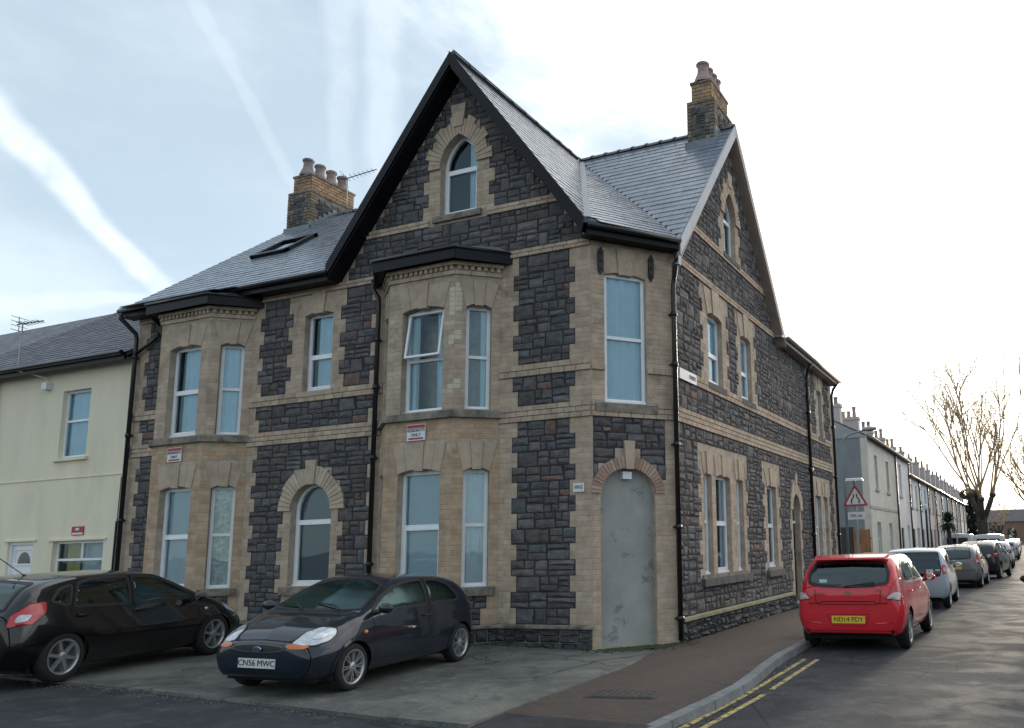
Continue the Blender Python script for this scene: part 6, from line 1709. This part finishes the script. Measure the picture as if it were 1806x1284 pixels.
h, n = c.cast((1.8, 0, .572), (1, 0, .3))
m = MB(); m.lathe([(.001, .0), (.058, .0), (.064, -.006), (.064, -.02)], 20, (0, 0, 0), axis='x'); m.v = [(x + h.x + .03, y, z * .48 + .572) for x, y, z in m.v]; em = m.obj('emblem', 'chrome', c.root)
m = MB(); m.lathe([(.001, .002), (.052, .002)], 20, (0, 0, 0), axis='x'); m.v = [(x + h.x + .031, y, z * .44 + .572) for x, y, z in m.v]; m.obj('emblem_field', 'badge_blue', em)
text_obj('Ford', 'lettering', .045, 'chrome', (h.x + .035, 0, .572), (0, 1, 0), (0, 0, 1), em, ext=.001)
c.plate(1.82, .405, 'CN56 MWC', 'plate_white')
c.line([(1.76, -.30, .625), (1.66, -.45, .70), (1.35, -.60, .85), (1.05, -.66, .93)], (.4, -.3, 1), .004, False, name='bonnet_seam'); c.line([(1.76, .30, .625), (1.66, .45, .70), (1.35, .60, .85), (1.05, .66, .93)], (.4, .3, 1), .004, False, name='bonnet_seam')
c.line([(.78, .8, .90), (.76, .8, .6), (.70, .8, .34), (-.2, .8, .30), (-.42, .8, .34), (-.47, .8, .60), (-.46, .8, .93), (-.46, .6, 1.27)], SIDE, .004)
for sg in (1, -1):
    m = MB(); m.tube([(-.30, .815 * sg, .80), (-.34, .835 * sg, .80), (-.44, .835 * sg, .80), (-.47, .815 * sg, .80)], .013, 6); m.obj('door_handle', 'trim_black', c.root)
    m = MB(); m.lathe([(.001, .02), (.022, .012), (.028, 0)], 10, (0, 0, 0), axis='y'); m.v = [(x * 1.3 + .93, sg * (.80 + y), z + .70) for x, y, z in m.v]; m.obj('side_indicator', 'lamp_amber', c.root)
    m = MB(); m.tube([(1.02, .28 * sg + .18, .975), (.88, .28 * sg - .02, 1.02), (.83, .28 * sg - .30, 1.035)], .010, 5); m.obj('wiper', 'trim_black', c.root)
c.patch([(1.06, -.62, .925), (1.10, 0, .93), (1.06, .62, .925), (.94, .62, .965), (.99, 0, .955), (.94, -.62, .965)], (.5, 0, 1), 'trim_black', 'scuttle', off=.004, cut=False, mirror=False, grid=.08)
c.patch([(-1.6, .62, .62), (-1.6, .66, .95), (-1.55, .60, 1.0), (-1.72, .5, .95), (-1.76, .52, .66)], (-1, .8, 0), 'lamp_red', 'tail_light', off=.005, cut=False)
c.mirror(.70, .80, .95); c.interior((-.15, -.95), .52, 1.17, .21, .62, .90)
c.box((-1.6, -.62, .17), (1.6, .62, .26), 'under', 'underbody')
c.finish()
hd = Vector((.27, -2.4)).normalized(); lf = Vector((-hd.y, hd.x))
# visible left wheels: front (-.94,-4.28), rear (-1.21,-1.88)
mid = (Vector((-.94, -4.28)) + Vector((-1.21, -1.88))) / 2 - lf * .72 - hd * (-.103) * -1
kc = mid; c.place((kc.x, kc.y, zslab(kc.x) + .004), hd, UPS, (.945, .95, .92))

# ---------------- black five door hatchback
CO = [(-2.0, .32, .55, .40, .66, .55, .62, .72, .55, .80, .82), (-1.96, .28, .66, .34, .76, .55, .70, .82, .60, .94, .97), (-1.85, .24, .72, .30, .82, .56, .76, .92, .62, 1.12, 1.15), (-1.68, .22, .76, .28, .85, .56, .80, .98, .60, 1.29, 1.33),
      (-1.4, .21, .78, .26, .865, .56, .81, .985, .59, 1.385, 1.425), (-1.0, .20, .79, .25, .865, .56, .80, .97, .59, 1.435, 1.475), (-.3, .20, .795, .25, .868, .56, .80, .95, .60, 1.445, 1.49), (.15, .20, .795, .25, .868, .56, .80, .935, .60, 1.41, 1.455),
      (.45, .20, .795, .25, .868, .56, .80, .925, .61, 1.30, 1.345), (.8, .20, .795, .25, .868, .56, .80, .915, .655, 1.13, 1.17), (1.1, .20, .79, .25, .868, .56, .79, .90, .72, .98, 1.02), (1.25, .20, .79, .25, .865, .56, .785, .885, .70, .94, .975),
      (1.5, .21, .77, .26, .845, .54, .745, .80, .60, .87, .91), (1.72, .22, .72, .28, .79, .52, .69, .72, .54, .78, .815), (1.87, .24, .64, .30, .70, .48, .62, .62, .47, .68, .70), (1.96, .26, .53, .32, .58, .45, .52, .55, .40, .59, .605), (2.0, .28, .44, .34, .48, .43, .44, .50, .34, .53, .54)]
cw1 = [(.80, .8, 1.0), (.48, .7, 1.21), (.20, .65, 1.335), (-.02, .6, 1.38), (-.26, .6, 1.395), (-.28, .7, 1.0)]
cw2 = [(-.36, .7, 1.0), (-.34, .6, 1.395), (-.9, .6, 1.385), (-1.10, .6, 1.33), (-1.20, .7, 1.03)]
cw3 = [(-1.28, .7, 1.05), (-1.19, .62, 1.32), (-1.36, .62, 1.27), (-1.50, .7, 1.12)]
def corsa(name, label, pm, rim, plate=None, group=None, lamps='lamp_red'):
    c = Car(name, label, CO[1:-2], pm, (180, 56), group, bulge=(.05, .13))
    for w_ in (cw1, cw2, cw3): c.patch(w_, SIDE, 'car_glass', 'side_window', seal=(.014, .024))
    c.patch([(1.0, -.66, 1.01), (1.1, 0, .985), (1.0, .66, 1.01), (.35, .53, 1.35), (.3, 0, 1.385), (.35, -.53, 1.35)], (1, 0, .4), 'car_glass', 'windscreen', seal=(.02, .02), mirror=False)
    c.patch([(-1.9, -.55, 1.03), (-1.95, 0, 1.0), (-1.9, .55, 1.03), (-1.55, .50, 1.345), (-1.55, 0, 1.375), (-1.55, -.50, 1.345)], (-1, 0, .2), 'car_glass', 'rear_window', seal=(.012, .03), mirror=False)
    c.arches((1.19, -1.32), .355, zc=.335); c.put_wheels((1.19, -1.32), .845, .315, rim, .215)
    tl = [(-1.90, .60, .80), (-1.74, .80, .84), (-1.60, .82, .98), (-1.58, .78, 1.12), (-1.72, .70, 1.09), (-1.88, .62, .95)]
    for o in c.patch(tl, (-1, 1.2, .1), lamps, 'tail_light', off=.008, cut=False, seal=(.0, .006), grid=.03): pass
    c.patch([(-1.86, .66, .86), (-1.78, .76, .88), (-1.73, .77, .96), (-1.82, .67, .96)], (-1, 1.2, .1), 'lamp_clear', 'reversing_light', off=.013, cut=False, grid=.03)
    c.patch([(1.62, .60, .80), (1.74, .62, .66), (1.62, .76, .66), (1.40, .80, .76), (1.36, .74, .88)], (1, 1, .4), 'lamp_clear', 'headlight', off=.006, cut=False, grid=.03, seal=(.0, .008))
    c.line([(.85, .8, .97), (.83, .85, .6), (.78, .8, .33), (-.25, .8, .30), (-.32, .85, .5), (-.32, .7, 1.0)], SIDE, .004); c.line([(-.32, .8, .32), (-1.0, .8, .34), (-1.08, .85, .62), (-1.24, .8, .95), (-1.24, .7, 1.2)], SIDE, .004)
    c.line([(-1.99, -.70, .62), (-2.02, 0, .62), (-1.99, .70, .62)], (-1, 0, 0), .005, False, name='bumper_seam')
    c.line([(-1.70, .85, .60), (-1.95, .7, .60)], (-.5, 1, 0), .004, name='bumper_seam')
    for x in (-.12, -.98):
        for sg in (1, -1): m = MB(); m.tube([(x, .83 * sg, .90), (x - .03, .875 * sg, .90), (x - .15, .875 * sg, .90), (x - .18, .84 * sg, .90)], .012, 6); m.obj('door_handle', pm, c.root)
    for sg in (1, -1): m = MB(); m.lathe([(.001, .015), (.02, .01), (.026, 0)], 10, (0, 0, 0), axis='y'); m.v = [(x * 1.4 + .98, sg * (.845 + y), z + .80) for x, y, z in m.v]; m.obj('side_indicator', 'lamp_clear', c.root)
    if plate is not None: c.plate(-2.0, .70, plate, 'plate_yellow', front=False)
    h, n = c.cast((-1.98, 0, .90), (-1, 0, 0)); m = MB(); m.lathe([(.05, 0), (.058, -.01), (.065, 0), (.058, .01), (.05, 0)], 20, (h.x - .01, 0, .90), axis='x'); m.tube([(h.x - .012, -.06, .90), (h.x - .012, .06, .90)], .006, 4); m.obj('emblem', 'chrome', c.root)
    m = MB(); m.tube([(-1.25, 0, 1.45), (-1.62, 0, 1.72)], .006, 5); m.lathe([(.03, 0), (.02, .02), (0.001, .03)], 8, (-1.25, 0, 1.44)); m.obj('roof_aerial', 'trim_black', c.root)
    c.mirror(.72, .84, .99); c.interior((-.15, -1.0), .56, 1.28, .22, .72, .95, -1.75)
    c.box((-1.75, -.66, .18), (1.75, .66, .28), 'under', 'underbody'); c.finish(); return c
c = corsa('family_hatchback', 'black five door hatchback parked nose to the bay next to the cream house', 'paint_black', 'six', 'plate' and None)
hd = Vector((-.48, 2.4)).normalized(); rt = Vector((hd.y, -hd.x))
mid = (Vector((-4.67, -4.93)) + Vector((-5.15, -2.53))) / 2 - rt * .78 - hd * (-.065)
c.place((mid.x, mid.y, zslab(mid.x) + .004), hd, UPS, (.98, .95, .88))

# ---------------- red hatchback
I2 = [(-1.97, .34, .56, .40, .68, .56, .66, .72, .56, .78, .80), (-1.93, .28, .68, .33, .78, .57, .73, .86, .62, .98, 1.01), (-1.82, .24, .74, .29, .83, .57, .78, .93, .65, 1.14, 1.18), (-1.62, .22, .77, .27, .848, .57, .80, .96, .63, 1.34, 1.375),
      (-1.45, .21, .78, .26, .852, .57, .80, .965, .62, 1.41, 1.45), (-1.0, .20, .785, .25, .855, .57, .80, .96, .61, 1.44, 1.48), (-.3, .20, .785, .25, .855, .57, .795, .94, .61, 1.45, 1.49), (.1, .20, .785, .25, .855, .57, .79, .925, .61, 1.42, 1.465),
      (.45, .20, .785, .25, .855, .57, .79, .915, .62, 1.30, 1.345), (.8, .20, .785, .25, .855, .56, .79, .905, .655, 1.13, 1.17), (1.1, .20, .785, .25, .855, .56, .785, .89, .72, .98, 1.02), (1.5, .21, .76, .26, .83, .54, .745, .81, .60, .88, .92),
      (1.75, .23, .69, .29, .76, .52, .67, .71, .52, .77, .80), (1.92, .26, .56, .32, .62, .48, .55, .58, .42, .63, .65), (1.97, .28, .46, .34, .5, .45, .45, .52, .36, .55, .56)]
c = Car('red_hatchback', 'bright red hatchback parked by the kerb, nearest of the street cars', I2[1:-2], 'paint_red', (180, 60), bulge=(.05, .2))
c.patch([(.80, .8, 1.0), (.48, .7, 1.21), (.2, .6, 1.335), (-.25, .6, 1.39), (-.28, .7, 1.0)], SIDE, 'car_glass', 'side_window', seal=(.014, .024))
c.patch([(-.36, .7, 1.0), (-.34, .6, 1.39), (-.9, .6, 1.38), (-1.22, .6, 1.30), (-1.42, .65, 1.14), (-1.30, .7, 1.03)], SIDE, 'car_glass', 'side_window', seal=(.014, .024))
c.patch([(1.0, -.66, 1.01), (1.1, 0, .985), (1.0, .66, 1.01), (.35, .53, 1.35), (.3, 0, 1.38), (.35, -.53, 1.35)], (1, 0, .4), 'car_glass', 'windscreen', seal=(.02, .02), mirror=False)
c.patch([(-1.85, -.62, 1.03), (-1.9, -.4, .99), (-1.92, 0, .98), (-1.9, .4, .99), (-1.85, .62, 1.03), (-1.7, .63, 1.18), (-1.6, .56, 1.33), (-1.6, 0, 1.355), (-1.6, -.56, 1.33), (-1.7, -.63, 1.18)], (-1, 0, .15), 'car_glass', 'rear_window', seal=(.03, .02), mirror=False)
c.arches((1.22, -1.305), .345, zc=.325); c.put_wheels((1.22, -1.305), .835, .305, 'five', .21)
c.patch([(-1.90, .52, .79), (-1.80, .78, .76), (-1.62, .83, .90), (-1.52, .80, 1.10), (-1.72, .70, 1.10), (-1.88, .62, .95)], (-1, .9, .1), 'lamp_red', 'tail_light', off=.008, cut=False, seal=(.0, .005), grid=.03)
c.patch([(-1.90, .53, .80), (-1.84, .70, .775), (-1.77, .77, .85), (-1.80, .74, .89), (-1.88, .64, .89)], (-1, .9, .1), 'lamp_pale', 'reversing_light', off=.013, cut=False, grid=.03)
c.line([(-1.99, -.62, .735), (-2.02, -.45, .735), (-2.0, -.42, .76), (-1.96, 0, .765), (-2.0, .42, .76), (-2.02, .45, .735), (-1.99, .62, .735)], (-1, 0, 0), .005, False, name='bumper_seam', matn='under')
c.line([(-1.92, -.52, .98), (-1.96, -.50, .75), (-1.98, -.45, .72), (-1.98, .45, .72), (-1.96, .50, .75), (-1.92, .52, .98)], (-1, 0, 0), .004, False, name='tailgate_seam', matn='under')
c.patch([(-2, -.33, .57), (-2, .33, .57), (-2, .26, .40), (-2, -.26, .40)], (-1, 0, 0), 'paint_red', 'plate_recess', off=.004, cut=False, mirror=False, seal=(.0, .006), sealmat='under', grid=.1)
c.plate(-2.0, .49, 'ND14 PDY', 'plate_yellow', front=False)
c.patch([(-2, .42, .42), (-1.95, .68, .43), (-1.95, .68, .455), (-2, .42, .445)], (-1, .2, 0), 'lamp_red', 'reflector', off=.006, cut=False, grid=.05)
h, n = c.cast((-1.95, 0, .885), (-1, 0, 0))
m = MB(); ell = [(.062 * cos(t), .034 * sin(t)) for t in [2 * pi * k / 20 for k in range(20)]]; el2 = [(a * .82, b * .76) for a, b in ell]
fb = Frame((h.x - .012, 0), (0, -1)); ringsolid(m, fb, [(a, .885 + b) for a, b in ell], [(a, .885 + b) for a, b in el2], -.01, .004)
for s_ in (-.02, .024): prism(m, fb, [(s_ - .010, .862), (s_ - .002, .862), (s_ + .006, .908), (s_ - .002, .908)], -.01, .004)
prism(m, fb, [(-.02, .880), (.024, .884), (.024, .891), (-.02, .887)], -.01, .003); m.obj('emblem', 'chrome', c.root)
h, n = c.cast((-1.9, .45, .885), (-1, 0, 0)); text_obj('HYUNDAI', 'lettering', .038, 'chrome', (h.x - .008, .44, .885), (0, -1, 0), (0, 0, 1), c.root)
h, n = c.cast((-1.9, -.45, .94), (-1, 0, 0)); text_obj('i20', 'lettering', .055, 'chrome', (h.x - .010, -.47, .93), (0, -1, 0), (0, 0, 1), c.root)
h, n = c.cast((-1.9, .4, 1.06), (-1, 0, .15)); m = MB(); m.box((h.x - .008, .33, 1.04), (h.x - .002, .45, 1.10)); m.obj('window_sticker', 'grey_blind', c.root)
m = MB(); h1, _ = c.cast((-1.9, .05, .985), (-1, 0, .1)); h2, _ = c.cast((-1.9, -.42, 1.05), (-1, 0, .1)); m.tube([h1 + Vector((-.03, 0, 0)), (h1 + h2) / 2 + Vector((-.045, 0, 0)), h2 + Vector((-.03, 0, 0))], .012, 6); m.obj('rear_wiper', 'trim_black', c.root)
m = MB(); m.hexa([(-1.74, -.57, 1.40), (-1.74, .57, 1.40), (-1.50, .60, 1.43), (-1.50, -.60, 1.43), (-1.72, -.56, 1.43), (-1.72, .56, 1.43), (-1.48, .59, 1.475), (-1.48, -.59, 1.475)]); m.obj('roof_spoiler', 'paint_red', c.root)
m = MB(); m.tube([(-1.35, 0, 1.46), (-1.55, 0, 1.62)], .006, 5); m.obj('roof_aerial', 'trim_black', c.root)
c.patch([(-2, -.70, .34), (-2, .70, .34), (-2, .66, .27), (-2, -.66, .27)], (-1, 0, 0), 'trim_black', 'bumper_valance', off=.004, cut=False, mirror=False, grid=.1)
c.line([(-.32, .8, .32), (-1.0, .8, .34), (-1.06, .85, .62), (-1.28, .8, .98)], SIDE, .004); c.line([(.85, .8, .97), (.83, .85, .6), (.78, .8, .33), (-.25, .8, .30), (-.32, .85, .5), (-.32, .7, 1.0)], SIDE, .004)
for x in (-.12, -.98):
    for sg in (1, -1): m = MB(); m.tube([(x, .82 * sg, .88), (x - .03, .865 * sg, .88), (x - .15, .865 * sg, .88), (x - .18, .83 * sg, .88)], .012, 6); m.obj('door_handle', 'paint_red', c.root)
c.mirror(.70, .83, .99); c.interior((-.15, -1.0), .56, 1.26, .22, .72, .95, -1.75); c.box((-1.75, -.66, .18), (1.7, .66, .28), 'under', 'underbody'); c.finish()
c.place((3.80, 3.32, -.10), (.02, 1))

# ---------------- small silver car with learner plate
UP = [(-1.77, .32, .60, .38, .70, .55, .70, .74, .62, .82, .84), (-1.74, .28, .70, .33, .78, .56, .76, .86, .66, .95, .98), (-1.66, .25, .74, .30, .81, .56, .78, .94, .64, 1.20, 1.24), (-1.50, .23, .76, .28, .82, .56, .785, .96, .61, 1.40, 1.44), (-1.2, .21, .765, .26, .822, .56, .785, .95, .60, 1.44, 1.475), (-.4, .20, .765, .25, .822, .56, .78, .93, .60, 1.45, 1.49),
      (.1, .20, .765, .25, .822, .56, .775, .915, .60, 1.40, 1.445), (.5, .20, .765, .25, .822, .56, .77, .90, .62, 1.22, 1.26), (.95, .20, .76, .25, .82, .55, .765, .88, .70, .96, 1.0), (1.25, .21, .75, .26, .80, .54, .73, .80, .60, .88, .91), (1.5, .22, .71, .28, .76, .52, .68, .72, .54, .78, .80), (1.68, .25, .60, .31, .66, .48, .59, .60, .46, .66, .68), (1.77, .28, .46, .34, .5, .45, .46, .54, .36, .56, .57)]
c = Car('silver_city_car', 'pale silver small car with a red L plate, parked behind the red hatchback', UP[1:-1], 'paint_silver', (120, 48), bulge=(.04, .09))
c.patch([(.70, .8, 1.0), (.42, .7, 1.2), (.1, .6, 1.36), (-.35, .6, 1.39), (-.36, .7, .99)], SIDE, 'dark_glass', 'side_window', seal=(.012, .02), cut=False)
c.patch([(-.44, .7, .99), (-.43, .6, 1.39), (-1.1, .6, 1.37), (-1.3, .62, 1.27), (-1.22, .7, 1.12), (-1.0, .7, 1.0)], SIDE, 'dark_glass', 'side_window', seal=(.012, .02), cut=False)
c.patch([(.9, -.66, 1.0), (1.0, 0, .98), (.9, .66, 1.0), (.2, .53, 1.35), (.15, 0, 1.37), (.2, -.53, 1.35)], (1, 0, .4), 'dark_glass', 'windscreen', seal=(.02, .02), mirror=False, cut=False)
c.patch([(-1.75, -.62, .80), (-1.75, .62, .80), (-1.72, .66, .95), (-1.6, .59, 1.36), (-1.6, -.59, 1.36), (-1.72, -.66, .95)], (-1, 0, .1), 'dark_glass', 'rear_window', seal=(.01, .02), mirror=False, cut=False)
c.patch([(-1.74, .66, .84), (-1.66, .77, .84), (-1.64, .77, 1.06), (-1.70, .68, 1.06)], (-1, .6, 0), 'lamp_red', 'tail_light', off=.010, cut=False)
c.patch([(-1.72, .70, .90), (-1.69, .745, .90), (-1.68, .745, 1.0), (-1.71, .70, 1.0)], (-1, .6, 0), 'lamp_pale', 'reversing_light', off=.014, cut=False)
c.arches((1.17, -1.25), .335, zc=.31); c.put_wheels((1.17, -1.25), .80, .29, 'disc', .20)
c.plate(-1.77, .66, None, 'sign_white', front=False)
h, n = c.cast((-1.75, -.40, .88), (-1, 0, 0)); m = MB(); m.box((h.x - .012, -.48, .80), (h.x - .006, -.32, .96)); lp_ = m.obj('learner_plate', 'sign_white', c.root); text_obj('L', 'lettering', .16, 'red_paint', (h.x - .014, -.40, .88), (0, -1, 0), (0, 0, 1), lp_)
c.mirror(.62, .80, .97); c.box((-1.5, -.6, .18), (1.5, .6, .28), 'under', 'underbody'); c.finish()
c.place((3.78, 11.25, -.10), (.0, 1))
# ---------------- grey hatchback
c = corsa('grey_hatchback', 'dark grey hatchback parked between the silver car and the black car', 'paint_grey', 'six', '', None)
c.place((4.15, 20.3, -.10), (.04, 1))
# ---------------- dark crossover
SU = [(r[0] * 1.03, r[1] + .05, r[2] + .02, r[3] + .05, r[4] + .02, r[5] + .08, r[6] + .02, r[7] + .1, r[8] + .02, r[9] + .10, r[10] + .10) for r in CO]
def simplecar(name, label, pm, st, pos, hd, group=None, res=(80, 36), dz=0.0, van=False):
    c = Car(name, label, st if van else st[1:-2], pm, res, group, bulge=(.05, .13))
    up = lambda P: [(x * 1.03, y, z + dz) for x, y, z in P]
    if not van:
        for w_ in (cw1, cw2): c.patch(up(w_), SIDE, 'dark_glass', 'side_window', seal=(.01, .02), cut=False, grid=.1)
        c.patch(up([(-1.9, -.55, 1.03), (-1.9, .55, 1.03), (-1.55, .50, 1.345), (-1.55, -.50, 1.345)]), (-1, 0, .2), 'dark_glass', 'rear_window', mirror=False, cut=False, grid=.1)
        c.patch(up([(1.0, -.66, 1.01), (1.1, 0, .985), (1.0, .66, 1.01), (.35, .53, 1.35), (.3, 0, 1.385), (.35, -.53, 1.35)]), (1, 0, .4), 'dark_glass', 'windscreen', mirror=False, cut=False, grid=.1)
        c.patch(up([(-1.90, .60, .80), (-1.74, .80, .84), (-1.60, .82, .98), (-1.88, .62, .95)]), (-1, 1.2, .1), 'lamp_red', 'tail_light', off=.012, cut=False, grid=.06)
        c.arches((1.22, -1.36), .37, 'black', zc=.35); c.put_wheels((1.22, -1.36), .86, .33, 'five', .22); c.mirror(.72, .84, .99 + dz, 'trim_black')
        c.plate(-2.0, .74, None, 'plate_yellow', front=False)
    else:
        c.patch([(-2.4, -.7, 1.25), (-2.4, -.05, 1.25), (-2.4, -.05, 1.65), (-2.4, -.7, 1.65)], (-1, 0, 0), 'dark_glass', 'rear_window', mirror=True, cut=False, grid=.2)
        c.patch([(1.3, .8, 1.15), (1.15, .8, 1.6), (.6, .8, 1.62), (.6, .8, 1.15)], SIDE, 'dark_glass', 'side_window', cut=False, grid=.2)
        c.patch([(1.75, -.75, 1.2), (1.75, .75, 1.2), (1.3, .7, 1.68), (1.3, -.7, 1.68)], (1, 0, .5), 'dark_glass', 'windscreen', cut=False, grid=.2, mirror=False)
        c.patch([(-2.35, .84, .8), (-2.3, .9, .8), (-2.3, .9, 1.15), (-2.35, .84, 1.15)], (-1, .6, 0), 'lamp_red', 'tail_light', off=.012, cut=False)
        c.arches((1.6, -1.45), .39, 'black', zc=.34); c.put_wheels((1.6, -1.45), .93, .33, 'disc', .2); c.mirror(1.2, .98, 1.15, 'trim_black')
    c.box((-1.7, -.6, .2), (1.7, .6, .32), 'under', 'underbody'); c.finish(); c.place(pos, hd); return c
simplecar('crossover_car', 'black tall hatchback turned slightly out from the kerb beyond the grey car', 'paint_dark', SU, (4.72, 26.9, -.10), (.13, 1), dz=.09, res=(130, 46))
simplecar('black_car', 'black car on the far side of the road with only its mirror in view', 'paint_dark', CO, (7.32, 3.6, -.10), (0, -1), res=(90, 40))
VN = [(-2.42, .40, .88, .46, .93, .7, .93, 1.2, .80, 1.82, 1.88), (-2.36, .30, .90, .36, .96, .7, .955, 1.2, .84, 1.86, 1.94), (-1, .26, .92, .32, .97, .7, .96, 1.2, .85, 1.88, 1.97), (.6, .26, .92, .32, .97, .7, .955, 1.15, .84, 1.87, 1.95), (1.15, .26, .92, .32, .97, .7, .95, 1.1, .80, 1.75, 1.83),
      (1.75, .26, .91, .32, .95, .68, .93, 1.05, .82, 1.2, 1.26), (2.1, .28, .86, .34, .90, .62, .86, .9, .74, 1.02, 1.06), (2.36, .32, .72, .38, .78, .56, .74, .74, .60, .84, .86), (2.42, .36, .6, .42, .65, .52, .62, .66, .5, .74, .75)]
simplecar('white_van', 'white panel van parked in front of the bare tree', 'paint_white', VN, (4.3, 47, -.1), (.02, 1), van=True)
simplecar('white_van', 'white panel van on the house side of the bare tree', 'paint_white', VN, (2.2, 50, 0), (.02, 1), van=True)
specs = [('paint_white', 39.5, 'white hatchback parked beyond the black car'), ('paint_silver', 58, 'silver car parked just past the white van'), ('paint_grey', 66, 'grey car, second past the white van'), ('paint_white', 74, 'white car, third past the white van'), ('paint_silver', 83, 'silver car, fourth past the white van'),
         ('paint_blue', 92, 'blue car, fifth past the white van'), ('paint_white', 101, 'white car, sixth past the white van'), ('paint_silver', 112, 'silver car, seventh past the white van')]
for pm, yy, lab in specs: simplecar('parked_car', lab, pm, CO, (5.1 if yy > 40 else 4.9, yy, -.1), (.01, 1), 'cars parked far along the street', (50, 24))
